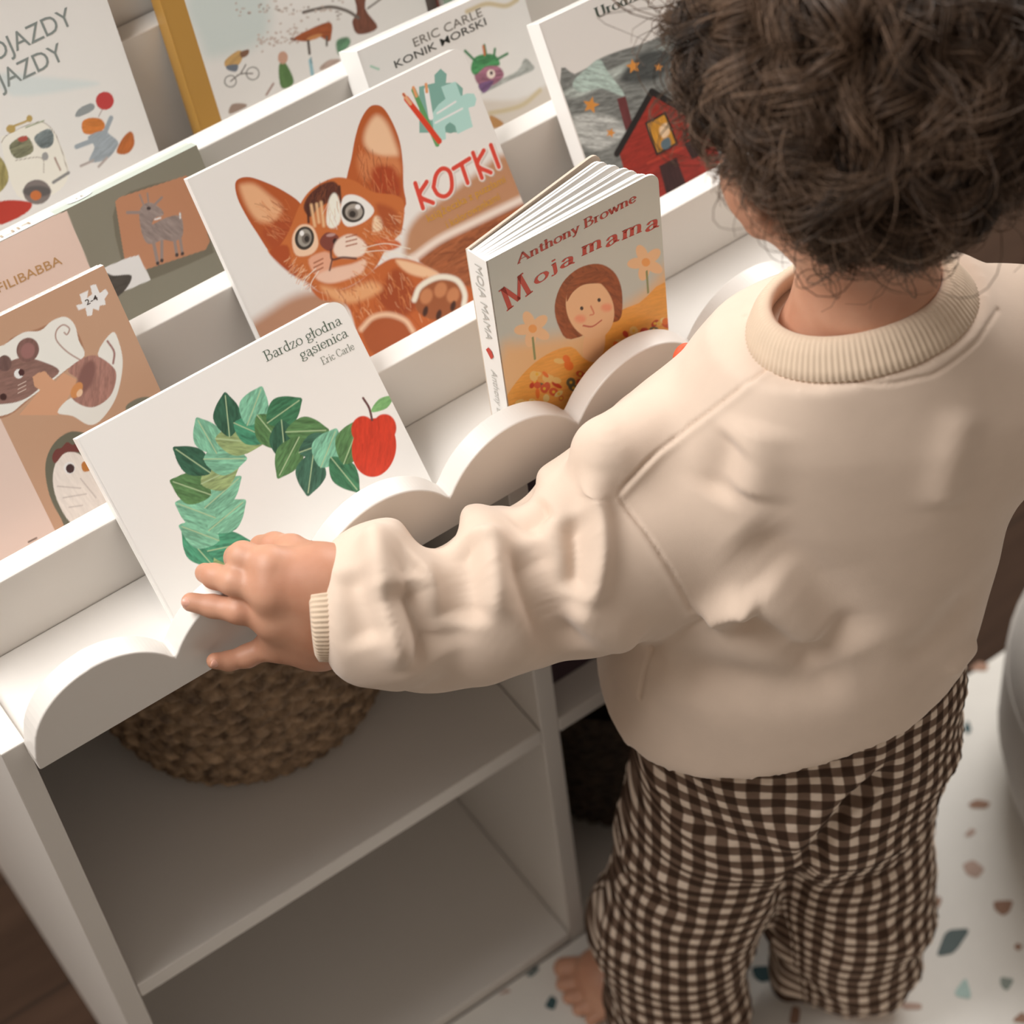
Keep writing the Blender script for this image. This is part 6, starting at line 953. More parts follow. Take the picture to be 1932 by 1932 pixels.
["L",[120,100,90],7,14,[712,465,771,464]]],[["2-4",[70,62,58],[1777,1774,1867,1774],40,"k",0]]]}""")
# ------------------------------------------------------------------ books: printed covers
def smooth_closed(p, sub=4):
    p = np.asarray(p, float); n = len(p); t = np.linspace(0, 1, sub, endpoint=False)[:, None]; out = []
    for i in range(n):
        a, b, c, d = p[i-1], p[i], p[(i+1) % n], p[(i+2) % n]
        out.append(.5*((2*b)+(-a+c)*t+(2*a-5*b+4*c-d)*t**2+(-a+3*b-3*c+d)*t**3))
    return np.concatenate(out)
def smooth_open(p, sub=5):
    p = np.asarray(p, float)
    if len(p) < 3: return p
    q = np.vstack([2*p[0]-p[1], p, 2*p[-1]-p[-2]]); t = np.linspace(0, 1, sub, endpoint=False)[:, None]; out = []
    for i in range(1, len(q)-2):
        a, b, c, d = q[i-1], q[i], q[i+1], q[i+2]
        out.append(.5*((2*b)+(-a+c)*t+(2*a-5*b+4*c-d)*t**2+(-a+3*b-3*c+d)*t**3))
    return np.vstack(out+[p[-1:]])
RNG = np.random.default_rng(7)
def vnoise(x, y, seed):
    r = np.random.default_rng(seed).random((64, 64))
    xi = np.floor(x).astype(int); yi = np.floor(y).astype(int); fx = x-xi; fy = y-yi
    fx = fx*fx*(3-2*fx); fy = fy*fy*(3-2*fy)
    g = lambda a, b: r[a % 64, b % 64]
    return (g(xi, yi)*(1-fx)+g(xi+1, yi)*fx)*(1-fy)+(g(xi, yi+1)*(1-fx)+g(xi+1, yi+1)*fx)*fy
class Canvas:
    def __init__(s, w, h, cell, bg):
        s.nx, s.ny = int(round(w/cell)), int(round(h/cell)); s.cx, s.cy = w/s.nx, h/s.ny; s.w, s.h = w, h
        s.C = np.empty((s.ny+1, s.nx+1, 3)); s.C[:] = bg; s.seed = 1
    def win(s, p, pad):
        x0 = max(0, int((p[:, 0].min()-pad)/s.cx)); x1 = min(s.nx, int((p[:, 0].max()+pad)/s.cx)+1)
        y0 = max(0, int((p[:, 1].min()-pad)/s.cy)); y1 = min(s.ny, int((p[:, 1].max()+pad)/s.cy)+1)
        if x1 <= x0 or y1 <= y0: return None
        X, Y = np.meshgrid(np.arange(x0, x1+1)*s.cx, np.arange(y0, y1+1)*s.cy); return x0, x1, y0, y1, X, Y
    def dist(s, p, X, Y, closed):
        d = np.full(X.shape, 1e9); ins = np.zeros(X.shape, bool); n = len(p)
        for i in range(n if closed else n-1):
            a, b = p[i], p[(i+1) % n]; v = b-a; L2 = v@v+1e-12
            t = np.clip(((X-a[0])*v[0]+(Y-a[1])*v[1])/L2, 0, 1)
            d = np.minimum(d, (X-a[0]-t*v[0])**2+(Y-a[1]-t*v[1])**2)
            if closed and a[1] != b[1]:
                c = ((a[1] > Y) != (b[1] > Y)) & (X < (b[0]-a[0])*(Y-a[1])/(b[1]-a[1])+a[0]); ins ^= c
        d = np.sqrt(d); return np.where(ins, -d, d) if closed else d
    def blend(s, W, al, col):
        x0, x1, y0, y1 = W[:4]; v = s.C[y0:y1+1, x0:x1+1]; v += (col-v)*al[..., None]
    def poly(s, col, soft, tex, p):
        W = s.win(p, soft)
        if W is None: return
        soft = max(soft, .5); al = np.clip(.5-s.dist(p, W[4], W[5], True)/soft, 0, 1); al = al*al*(3-2*al)
        c = np.asarray(col)
        if tex:
            s.seed += 1; ctr = p.mean(0); u, sv, vt = np.linalg.svd(p-ctr, full_matrices=False)
            a = (W[4]-ctr[0])*vt[0, 0]+(W[5]-ctr[1])*vt[0, 1]; b = (W[4]-ctr[0])*vt[1, 0]+(W[5]-ctr[1])*vt[1, 1]
            nn = .6*vnoise(a*.12+9, b*.7+9, s.seed)+.4*vnoise(a*.4+3, b*1.6+5, s.seed+500)
            c = c*(1+tex*2.2*(nn-.5))[..., None]
        s.blend(W, al, c)
    def line(s, col, soft, wd, p, alpha=1):
        W = s.win(p, wd/2+soft)
        if W is None: return
        soft = max(soft, .4); s.blend(W, alpha*np.clip(.5-(s.dist(p, W[4], W[5], False)-wd/2)/soft, 0, 1), np.asarray(col))
    def fur(s, cols, n, ln, wd, d, p):
        lo, hi = p.min(0), p.max(0); d = np.array(d)
        for _ in range(n*3):
            if n <= 0: break
            q = RNG.uniform(lo, hi)
            if s.dist(p, np.array([[q[0]]]), np.array([[q[1]]]), True)[0, 0] > 0: continue
            n -= 1; a = RNG.normal(0, .28); e = np.array([d[0]*math.cos(a)-d[1]*math.sin(a), d[0]*math.sin(a)+d[1]*math.cos(a)])*ln*RNG.uniform(.5, 1.1)
            k = cols[RNG.integers(len(cols))]; s.line(k, wd, wd*RNG.uniform(.5, 1), np.array([q, q+e*.5+RNG.normal(0, .05*ln, 2), q+e]), .6)
def paint(name, paper, cell, k):
    w, h, ops, txt = ART[name]; cv = Canvas(w, h, cell, paper); cl = lambda c: np.minimum(np.array(lin(c))*k, .92)
    for op in ops:
        if op[0] == 'P':
            p = np.array(op[5]).reshape(-1, 2)/10; cv.poly(cl(op[1]), op[2]/10, op[3], p if op[4] else smooth_closed(p))
        elif op[0] == 'L': cv.line(cl(op[1]), op[2]/10, op[3]/10, smooth_open(np.array(op[4]).reshape(-1, 2)/10))
        else: cv.fur([cl(c) for c in op[1]], op[2], op[3]/10, op[4]/10, op[5], np.array(op[6]).reshape(-1, 2)/10)
    return cv
# serif lettering drawn with a broad nib: (advance, strokes); cap height 1
GL = {
'A': (.8, [[(0, 0), (.36, 1)], [(.34, 1), (.72, 0)], [(.14, .36), (.56, .36)], [(-.06, 0), (.14, 0)], [(.58, 0), (.86, 0)]]),
'B': (.7, [[(.16, 0), (.16, 1)], [(.16, 1), (.4, 1), (.53, .88), (.52, .68), (.36, .54), (.16, .54)], [(.36, .54), (.57, .44), (.61, .24), (.5, .05), (.34, 0), (.16, 0)], [(.02, 0), (.16, 0)], [(.02, 1), (.16, 1)]]),
'C': (.74, [[(.66, .76), (.58, .94), (.4, 1.01), (.17, .86), (.08, .5), (.17, .13), (.4, -.01), (.58, .06), (.68, .22)]]),
'E': (.68, [[(.16, 0), (.16, 1)], [(.02, 1), (.56, 1), (.58, .82)], [(.16, .52), (.44, .52)], [(.02, 0), (.58, 0), (.62, .2)]]),
'M': (1.04, [[(.12, 0), (.18, 1)], [(.18, 1), (.5, .08)], [(.5, .08), (.84, 1)], [(.84, 1), (.9, 0)], [(0, 0), (.24, 0)], [(.76, 0), (1.02, 0)], [(.04, 1), (.18, 1)], [(.84, 1), (.98, 1)]]),
'U': (.8, [[(.16, 1), (.16, .3), (.24, .05), (.42, -.01), (.6, .07), (.64, .3), (.64, 1)], [(.02, 1), (.3, 1)], [(.52, 1), (.76, 1)]]),
'a': (.54, [[(.1, .48), (.2, .61), (.33, .59), (.4, .46), (.4, .1), (.52, .01)], [(.4, .36), (.2, .31), (.08, .17), (.14, .01), (.28, .01), (.4, .13)]]),
'r': (.42, [[(.13, 0), (.13, .62)], [(.13, .44), (.22, .58), (.36, .58)], [(.02, 0), (.25, 0)], [(.02, .6), (.13, .62)]]),
'd': (.6, [[(.43, .5), (.28, .62), (.12, .51), (.07, .3), (.13, .08), (.27, .0), (.43, .14)], [(.43, 1), (.43, 0)], [(.32, .98), (.43, 1)], [(.43, 0), (.56, .02)]]),
'z': (.5, [[(.06, .48), (.08, .6), (.42, .6)], [(.42, .6), (.05, 0)], [(.05, 0), (.44, 0), (.46, .13)]]),
'o': (.6, [[(.3, .62), (.14, .54), (.07, .3), (.14, .07), (.3, -.01), (.46, .07), (.53, .3), (.46, .54), (.3, .62)]]),
'g': (.54, [[(.25, .62), (.11, .54), (.09, .4), (.14, .26), (.26, .2), (.39, .27), (.42, .42), (.37, .55), (.25, .62)], [(.39, .54), (.52, .62)], [(.16, .22), (.09, .1), (.2, .03), (.4, 0), (.47, -.12), (.36, -.24), (.16, -.25), (.05, -.15), (.14, .0)]]),
'l': (.28, [[(.14, 1), (.14, 0)], [(.02, .98), (.14, 1)], [(.03, 0), (.25, 0)]]),
'n': (.62, [[(.13, 0), (.13, .62)], [(.13, .44), (.24, .59), (.38, .59), (.46, .46), (.46, 0)], [(.02, 0), (.24, 0)], [(.36, 0), (.57, 0)], [(.02, .6), (.13, .62)]]),
'm': (.94, [[(.13, 0), (.13, .62)], [(.13, .44), (.24, .59), (.36, .59), (.44, .46), (.44, 0)], [(.44, .44), (.55, .59), (.68, .59), (.76, .46), (.76, 0)], [(.02, 0), (.24, 0)], [(.35, 0), (.53, 0)], [(.66, 0), (.87, 0)], [(.02, .6), (.13, .62)]]),
's': (.46, [[(.37, .48), (.3, .6), (.17, .61), (.09, .5), (.15, .38), (.31, .27), (.38, .14), (.29, .01), (.15, 0), (.06, .14)]]),
'i': (.28, [[(.14, 0), (.14, .62)], [(.03, 0), (.25, 0)], [(.03, .6), (.14, .62)], [(.14, .84), (.14, .91)]]),
'j': (.3, [[(.16, .62), (.16, -.12), (.08, -.25), (-.02, -.22)], [(.05, .6), (.16, .62)], [(.16, .84), (.16, .91)]]),
'e': (.52, [[(.1, .34), (.44, .34), (.4, .53), (.27, .62), (.13, .53), (.07, .3), (.14, .07), (.29, -.01), (.45, .13)]]),
'c': (.48, [[(.42, .47), (.3, .62), (.14, .53), (.07, .3), (.14, .07), (.29, -.01), (.44, .13)]]),
'h': (.62, [[(.13, 0), (.13, 1)], [(.13, .44), (.24, .59), (.38, .59), (.46, .46), (.46, 0)], [(.02, 0), (.24, 0)], [(.36, 0), (.57, 0)], [(.02, .98), (.13, 1)]]),
't': (.38, [[(.17, .82), (.17, .13), (.25, 0), (.36, .07)], [(.02, .6), (.33, .6)]]),
'y': (.54, [[(.07, .62), (.28, .0)], [(.48, .62), (.2, -.22), (.06, -.24)], [(0, .62), (.16, .62)], [(.38, .62), (.56, .62)]]),
'w': (.8, [[(.07, .62), (.24, 0)], [(.24, 0), (.4, .6)], [(.38, .62), (.56, 0)], [(.56, 0), (.74, .62)], [(0, .62), (.16, .62)], [(.64, .62), (.82, .62)]]),
' ': (.3, []),
}
GL['ł'] = (.3, GL['l'][1]+[[(.02, .46), (.28, .64)]]); GL['ą'] = (.54, GL['a'][1]+[[(.46, .01), (.4, -.12), (.48, -.2)]])
GL['O'] = (.86, [[(x*1.5-.02, y*1.6) for x, y in s] for s in GL['o'][1]]); GL['J'] = (.42, [[(.24, 1), (.24, .1), (.14, -.08), (0, -.04)], [(.1, 1), (.38, 1)]])
class Card:
    """one printed sheet: painted grid, plus plain faces and letters, all coloured per vertex"""
    def __init__(s): s.V, s.F, s.C, s.n = [], [], [], 0
    def add(s, V, F, C):
        V = np.asarray(V, float); s.V.append(V); s.F += [tuple(int(i)+s.n for i in f) for f in F]; s.C.append(np.broadcast_to(np.asarray(C, float), (len(V), 3))); s.n += len(V)
    def grid(s, cv, radius=0, corners=(), z=0):
        ny, nx = cv.ny, cv.nx; X, Y = np.meshgrid(np.linspace(0, cv.w, nx+1), np.linspace(0, cv.h, ny+1)); X, Y = X/1000, Y/1000
        if radius:
            for cx, cy, sx, sy in corners:   # slide the grid's outer cells onto the rounded corner
                px, py = cx-sx*radius, cy-sy*radius; M = ((X-px)*sx > 0) & ((Y-py)*sy > 0)
                a, b = (X-px)/radius, (Y-py)/radius; mxx = np.maximum(np.abs(a), np.abs(b)); ll = np.sqrt(a*a+b*b)+1e-9
                X = np.where(M, px+a*mxx/ll*radius, X); Y = np.where(M, py+b*mxx/ll*radius, Y)
        i, j = np.meshgrid(np.arange(ny), np.arange(nx), indexing='ij')
        s.gF = np.stack([i*(nx+1)+j, i*(nx+1)+j+1, (i+1)*(nx+1)+j+1, (i+1)*(nx+1)+j], -1).reshape(-1, 4)+s.n
        V = np.stack([X, Y, np.full(X.shape, z)], -1).reshape(-1, 3); s.V.append(V); s.C.append(cv.C.reshape(-1, 3)); s.n += len(V)
        s.F += [tuple(f) for f in s.gF.tolist()]
    def slab(s, outline, z0, z1, col, map3=None, caps=(1, 1)):
        p = np.asarray(outline, float); n = len(p)
        V = np.vstack([np.c_[p, np.full(n, z0)], np.c_[p, np.full(n, z1)]])
        if map3 is not None: V = map3(V)
        F = [(i, (i+1) % n, n+(i+1) % n, n+i) for i in range(n)]
        if caps[0]: F.append(tuple(range(n-1, -1, -1)))
        if caps[1]: F.append(tuple(range(n, 2*n)))
        s.add(V, F, col)
    def stroke(s, pts, wf, col, to3):
        p = smooth_open(pts, 4) if len(pts) > 2 else np.asarray(pts, float)
        d = np.gradient(p, axis=0); d /= np.linalg.norm(d, axis=1)[:, None]+1e-12; nn = np.c_[-d[:, 1], d[:, 0]]; wv = wf(d)[:, None]/2
        ext = p.copy(); ext[0] -= d[0]*.02; ext[-1] += d[-1]*.02
        a, b = ext+nn*wv, ext-nn*wv; n = len(p); s.add(to3(np.vstack([a, b])), [(n+i, n+i+1, i+1, i) for i in range(n-1)], col)
    def text(s, t, col, a, b, cap, style, frame, shear=0):
        # fit text from a to b (baseline, mm) on the sheet; frame maps (mm,mm) to the sheet
        a, b = np.array(a, float), np.array(b, float); L = np.linalg.norm(b-a); ex = (b-a)/L; ey = np.array([-ex[1], ex[0]])
        if style in 'sb':
            tw = sum(GL[c][0] for c in t); sx = L/tw; th, hn = (.17, .055) if style == 'b' else (.095, .04); x = 0
            for c in t:
                adv, st = GL[c]
                to3 = lambda q, x=x: frame(a+((q[:, :1]+x+shear*q[:, 1:])*sx)*ex+(q[:, 1:]*cap)*ey)
                for k in st: s.stroke(k, lambda d: hn+(th-hn)*np.abs(d[:, 1])**1.4*(np.where(d[:, 0]*d[:, 1] > .15, .62, 1)), col, to3)
                x += adv
        else:
            cu = bpy.data.curves.new('t', 'FONT'); cu.body = t; cu.resolution_u = 3
            if style == 'k': cu.offset = .003
            ob = bpy.data.objects.new('t', cu); COL.objects.link(ob); dg = bpy.context.evaluated_depsgraph_get(); dg.update()
            me = bpy.data.meshes.new_from_object(ob.evaluated_get(dg)); v = np.array([q.co[:] for q in me.vertices]); f = [tuple(q.vertices) for q in me.polygons]
            bpy.data.objects.remove(ob); bpy.data.curves.remove(cu); bpy.data.meshes.remove(me)
            if not len(v): return
            x0, x1 = v[:, 0].min(), v[:, 0].max()
            P2 = a+((v[:, :1]-x0)/(x1-x0)*L)*ex+(v[:, 1:2]/.73*cap)*ey; s.add(frame(P2), f, col)
    def build(s, name, mat, parent):
        me = bpy.data.meshes.new(name); V = np.vstack(s.V); me.from_pydata(V.tolist(), [], s.F); me.update()
        at = me.attributes.new('Col', 'FLOAT_COLOR', 'POINT'); C = np.vstack(s.C); at.data.foreach_set('color', np.c_[C, np.ones(len(C))].astype(np.float32).ravel())
        return add_obj(name, me, mat, parent)
def print_mat(name, rough, spec=.5):
    m, N, L, b = new_mat(name); a = N.new('ShaderNodeAttribute'); a.attribute_name = 'Col'; L.new(a.outputs['Color'], b.inputs['Base Color'])
    b.inputs['Roughness'].default_value = rough; b.inputs['Specular IOR Level'].default_value = spec
    nz = N.new('ShaderNodeTexNoise'); nz.inputs['Scale'].default_value = 900; bp = N.new('ShaderNodeBump'); bp.inputs['Strength'].default_value = .03; bp.inputs['Distance'].default_value = .0004
    L.new(nz.outputs['Fac'], bp.inputs['Height']); L.new(bp.outputs['Normal'], b.inputs['Normal']); return m
PRINT = print_mat('printed_card', .42)
PAPER = simple_mat('paper_edge', (.86, .85, .82), .7, .03, 90)
def rrect(x0, x1, y0, y1, r, corners='', n=6):
    out = []
    for cx, cy, sx, sy, a0, nm in ((x1, y0, 1, -1, -90, 'br'), (x1, y1, 1, 1, 0, 'tr'), (x0, y1, -1, 1, 90, 'tl'), (x0, y0, -1, -1, 180, 'bl')):
        if nm in corners:
            for i in range(n+1):
                a = math.radians(a0+90*i/n); out.append((cx-sx*r+r*math.cos(a), cy-sy*r+r*math.sin(a)))
        else: out.append((cx, cy))
    return out
BK = {'cat': ((0.1301, 0.0320, 0.0040), (1.0000, 0.0005, 0.0011), (-0.0011, 0.6280, 0.7782)),
 'mama': ((0.4024, 0.0282, 0.0050), (0.9998, -0.0172, 0.0028), (-0.0026, 0.0152, 0.9999)),
 'kot': ((0.2885, 0.1240, 0.0003), (0.9999, -0.0072, -0.0106), (0.0128, 0.5222, 0.8527)),
 'house': ((0.5740, 0.1244, 0.0015), (0.9996, -0.0143, -0.0233), (0.0273, 0.4703, 0.8821)),
 'konik': ((0.4593, 0.2310, 0.0357), (0.9994, -0.0157, -0.0319), (0.0355, 0.4088, 0.9119)),
 'fili': ((0.0708, 0.2299, 0.0330), (1.0000, -0.0020, -0.0041), (0.0046, 0.3927, 0.9197)),
 'mouse': ((0.0053, 0.1245, 0.0003), (0.9999, -0.0077, -0.0138), (0.0158, 0.4795, 0.8774)),
 'yel': ((0.3699, 0.3461, 0.0839), (0.9987, -0.0171, -0.0490), (0.0518, 0.2951, 0.9541)),
 'poj': ((0.0945, 0.3462, 0.0874), (0.9979, -0.0263, -0.0584), (0.0640, 0.3668, 0.9281))}
def frame_of(k):
    o, u, v = (Vector(x) for x in BK[k]); u.normalize(); v = (v-u*v.dot(u)).normalized(); n = u.cross(v)
    return Matrix(((u.x, v.x, n.x, o.x), (u.y, v.y, n.y, o.y), (u.z, v.z, n.z, o.z), (0, 0, 0, 1)))
def put_text(card, key, K, z=.0002):
    fr = lambda P2: np.c_[np.asarray(P2)/1000, np.full(len(P2), z)]
    for t, c, ab, cap, st, sh in ART[key][3]: card.text(t, np.minimum(np.array(lin(c))*K, .9), (ab[0]/10, ab[1]/10), (ab[2]/10, ab[3]/10), cap/10, st, fr, sh)
WHITE = (.87, .855, .83)
def book(key, name, label, th, cell, K, paper=WHITE, radius=0, corners='', spine=WHITE, back=WHITE, skew=0, strip=0, inset=.002, cat='book', board=.0016):
    w, h = ART[key][0]/1000, ART[key][1]/1000
    root = thing(name, label, cat, mat=frame_of(key))
    sk = lambda V: np.c_[V[:, 0]+skew*np.clip(-V[:, 2]/th, 0, 1), V[:, 1], V[:, 2]] if skew else V
    c = Card(); c.grid(paint(key, paper, cell, K), radius, [(w, h, 1, 1)] if 'tr' in corners else [], 0)
    o = rrect(-strip, w, 0, h, radius, corners); c.slab(o, -board, -.0001, paper if not strip else spine, sk); put_text(c, key, K)
    if strip: c.add([(-strip, 0, 0), (0, 0, 0), (0, h, 0), (-strip, h, 0)], [(0, 1, 2, 3)], spine)
    c.build('front_cover', PRINT, root)
    bm = bmesh.new(); pts = rrect(-strip+.001, w-inset, inset, h-inset, max(radius-inset, .001), corners)
    prism(bm, pts, 'z', -th+board, -board)
    for v in bm.verts: v.co.x += skew*max(0, min(1, -v.co.z/th))
    bm_obj('page_block', bm, PAPER, root)
    c = Card(); c.slab(rrect(-strip, w, 0, h, radius, corners), -th, -th+board, back, sk); c.build('back_cover', PRINT, root)
    c = Card(); c.slab([(-strip-.0012, 0), (-strip+.0002, 0), (-strip+.0002, h), (-strip-.0012, h)], -th, 0, spine, sk); c.build('spine', PRINT, root)
    return root
def card_box(key, name, label, th, cell, K, paper, side):
    w, h = ART[key][0]/1000, ART[key][1]/1000; root = thing(name, label, 'puzzle box', mat=frame_of(key))
    c = Card(); c.grid(paint(key, paper, cell, K)); put_text(c, key, K)
    c.slab([(0, 0), (w, 0), (w, h), (0, h)], -th*.55, -.0001, side); return root, c, w, h
KF = 1.22
book('cat', 'picture_book', 'white board book with green and red cover art under the child\'s hand', .012, .5, 1.12, radius=.010, corners='tr')
book('kot', 'picture_book', 'white picture book with an orange kitten on its cover', .008, .5, KF, radius=.008, corners='tr')
book('house', 'picture_book', 'picture book with a red house under orange stars', .012, .6, KF, skew=-.0043)
book('konik', 'picture_book', 'thick white board book behind the kitten book with green tuft and black capitals', .0185, .6, KF, skew=-.0066)
book('yel', 'picture_book', 'large picture book with mustard yellow spine in the top row', .02, .7, KF, spine=(.50, .27, .055), strip=.017)
book('poj', 'picture_book', 'tall white picture book with a truck and red balloon, leftmost of the top row', .012, .7, 1.2)

# the boxed memo game and the boxed mouse puzzle
r_, c, w_, h_ = card_box('fili', 'game_box', 'grey green card box with a goat picture behind the mouse box', .019, .7, 1.9, (.29, .275, .215), (.50, .55, .49))
tf = lambda P2: np.c_[np.asarray(P2)[:, 0]/1000, np.full(len(P2), h_+.0009), np.asarray(P2)[:, 1]/1000]
c.add([(-0.0, h_+.0004, -.0188), (.135, h_+.0004, -.0188), (.135, h_+.0004, 0), (0, h_+.0004, 0)], [(0, 3, 2, 1)], (.84, .82, .79))
c.text('FILIBABBA', (.42, .33, .24), (118, -5), (40, -5), 6, 'n', tf); a_ = [(158+10*math.cos(t), -9.5+5*math.sin(t)) for t in np.linspace(0, 2*math.pi, 20, endpoint=False)]
c.add(tf(a_)-np.array([0, .0004, 0]), [tuple(range(19, -1, -1))], (.84, .82, .79)); c.text('3+', (.35, .33, .3), (162, -7.5), (154, -7.5), 4.5, 'n', tf)
c.build('box_lid', PRINT, r_)
c2 = Card(); c2.slab([(.001, .001), (w_-.001, .001), (w_-.001, h_-.001), (.001, h_-.001)], -.019, -.0105, (.62, .66, .60)); c2.build('box_base', PRINT, r_)
r_, c, w_, h_ = card_box('mouse', 'puzzle_box', 'tan card puzzle box with a mouse and a hen picture', .014, .6, 1.38, (.60, .37, .245), (.80, .76, .71))
tf2 = lambda P2: np.c_[np.asarray(P2)[:, 0]/1000, np.full(len(P2), h_+.0002), np.asarray(P2)[:, 1]/1000]
for i_ in range(16): c.add(tf2([(118+i_*4.2, -8), (120.5+i_*4.2, -8), (120.5+i_*4.2, -6.6), (118+i_*4.2, -6.6)]), [(3, 2, 1, 0)], (.62, .56, .5))
c.build('box_lid', PRINT, r_)
c2 = Card(); c2.slab([(.001, .001), (w_-.001, .001), (w_-.001, h_-.001), (.001, h_-.001)], -.014, -.0078, (.78, .72, .66)); c2.build('box_base', PRINT, r_)

# the board book standing open like a fan
M_ = frame_of('mama'); root = thing('board_book', 'open board book standing upright with fanned pages and a portrait cover', 'book', mat=M_)
w, h = ART['mama'][0]/1000, ART['mama'][1]/1000
c = Card(); c.grid(paint('mama', (.60, .67, .65), .5, 1.45), .010, [(w, h, 1, 1)]); put_text(c, 'mama', 1.2)
c.slab(rrect(0, w, 0, h, .010, 'tr'), -.0018, -.0001, WHITE); c.build('front_cover', PRINT, root)
SPX, SPZ = -.0035, -.0185            # the spine runs back and a little to the left
def leaf(card, f, x0, z0, ang, L, H0, H1, th, col, rad=.010):
    ca, sa = math.cos(ang), math.sin(ang)
    mp = lambda V: np.c_[x0+V[:, 0]*ca+V[:, 2]*sa, V[:, 1], z0-V[:, 0]*sa+V[:, 2]*ca]
    card.slab(rrect(0, L, H0, H1, rad, 'tr'), -th, 0, col, mp)
NL = 9
for i in range(NL):
    f = (i+.6)/NL; cc = Card()
    leaf(cc, f, .001+SPX*f, -.0022+(SPZ+.004)*f, math.radians(10.4)*f**1.0+[.012, -.01, .008, .016, -.012, .01, -.006, .012, 0][i], w-.003-.012*f, .002, h-.002, .0015, (.86, .84, .81)); cc.build('page', PRINT, root)
cc = Card(); leaf(cc, 1, SPX, SPZ+.001, math.radians(11.4), w-.012, 0, h, .0018, (.62, .52, .42)); cc.build('back_cover', PRINT, root)
cc = Card(); V = [(-.0002, 0, 0), (SPX-.0002, 0, SPZ), (SPX-.0002, h, SPZ), (-.0002, h, 0)]; V += [(a+.0012, b_, c_) for a, b_, c_ in V]
cc.add(V, [(0, 3, 2, 1), (4, 5, 6, 7), (0, 1, 5, 4), (2, 3, 7, 6), (1, 2, 6, 5), (0, 4, 7, 3)], WHITE)
def sp(P2): q = np.asarray(P2)/1000; return np.c_[-.0007+SPX*(1-q[:, 1]/.0185), h-q[:, 0], SPZ*(1-q[:, 1]/.0185)]
cc.text('MOJA MAMA', (.5, .49, .46), (8, 7), (78, 7), 6.5, 'n', sp); cc.text('Anthony Browne', (.5, .49, .46), (108, 7), (178, 7), 6, 'n', sp)
cc.add(sp([(86, 8), (90, 5), (97, 9), (93, 12), (88, 11)]), [(0, 1, 2, 3, 4)], (.55, .06, .04)); cc.build('spine', PRINT, root)

# small spare book at the very top, beside the yellow one
rr = thing('picture_book', 'green patterned book just right of the yellow spined book', 'book', (.580, .352, .076)); rr.rotation_euler = (-.20, 0, 0)
bm = bmesh.new(); box(bm, 0, .1, 0, .0015, 0, .21); bm_obj('front_cover', bm, simple_mat('green_print', (.30, .42, .33), .4, .5, 90), rr)
bm = bmesh.new(); box(bm, .001, .098, .0016, .0124, .002, .208); bm_obj('page_block', bm, PAPER, rr)
bm = bmesh.new(); box(bm, 0, .1, .0125, .014, 0, .21); bm_obj('back_cover', bm, simple_mat('red_print', (.42, .08, .05), .4, .2, 90), rr)
# ------------------------------------------------------------------ the child: distance fields for body and clothes
LAT = np.array([.87, -.493, 0]); FWD = np.array([.493, .87, 0])      # the child's own right and front
def smin(a, b, k):
    h = np.clip(.5+.5*(b-a)/k, 0, 1); return b+(a-b)*h-k*h*(1-h)
def cone(P, a, b, ra, rb):
    a = np.asarray(a, np.float32); b = np.asarray(b, np.float32); ba = b-a; d = P-a
    h = np.clip((d@ba)/(ba@ba), 0, 1).astype(np.float32)
    return np.sqrt(((d-h[..., None]*ba)**2).sum(-1))-(ra+h*(rb-ra))
def chain(P, pts, k=.01):
    f = None
    for (a, ra), (b, rb) in zip(pts, pts[1:]):
        c = cone(P, a, b, ra, rb); f = c if f is None else smin(f, c, k)
    return f
def ellip(P, c, axes, rad):
    q = np.stack([((P-np.asarray(c, np.float32))@np.asarray(A, np.float32))/r for A, r in zip(axes, rad)], -1)
    k = np.sqrt((q*q).sum(-1)); return (k-1)*min(rad)
def loft(P, tab, e=2.4):
    # rows: z, centre x, centre y, half width, half depth
    t = np.array(tab, float); z = P[..., 2]; I = lambda c: np.interp(z, t[:, 0], t[:, c]).astype(np.float32)
    dx, dy = P[..., 0]-I(1), P[..., 1]-I(2); l = dx*LAT[0]+dy*LAT[1]; d = dx*FWD[0]+dy*FWD[1]; a, b = I(3), I(4)
    k = ((np.abs(l)/a)**e+(np.abs(d)/b)**e)**(1/e); return (k-1)*np.minimum(a, b)*.92
SHL = (0.4747, -0.0850, 0.0401); SHR = (.655, -.20, .10)
WR = (0.2054, -0.0360, 0.0480)
SLEEVE = [((0.2152, -0.0520, 0.0516), .047), ((0.2424, -0.0630, 0.0446), .0575), ((0.2616, -0.0680, 0.0103), .0415), ((0.2721, -0.0720, 0.0057), .0415), ((0.3007, -0.0800, 0.0244), .0615), ((0.3308, -0.0840, 0.0065), .0505), ((0.3686, -0.0920, 0.0203), .067), ((0.4105, -0.0960, 0.0203), .070), ((0.4596, -0.0980, 0.0304), .074)]
RSLEEVE = [((.68, -.19, .08), .064), ((.725, -.12, -.01), .054), ((.695, -.065, -.045), .044)]
TORSO = [(-.30, .505, -.135, .118, .100), (-.22, .507, -.137, .128, .106), (-.15, .510, -.140, .137, .110), (-.08, .520, -.145, .134, .103), (0, .535, -.150, .128, .096), (.07, .549, -.153, .122, .09), (.13, .560, -.154, .108, .082), (.17, .566, -.153, .084, .072), (.20, .567, -.151, .068, .062), (.24, .568, -.150, .055, .055)]
HEM_P, HEM_N = np.array((.505, -.14, -.131)), np.array((-.238, -.058, 1.0))
PXA, PXB = (0.2316, -0.0580, 0.0483), (0.2038, -0.0420, 0.0507)
ARM = np.array(PXA)-np.array(PXB); ARM = ARM/np.linalg.norm(ARM)
COL_C = np.array((.566, -.150, .181)); COL_N = np.array((-.03, .26, 1.0)); COL_N = COL_N/np.linalg.norm(COL_N)
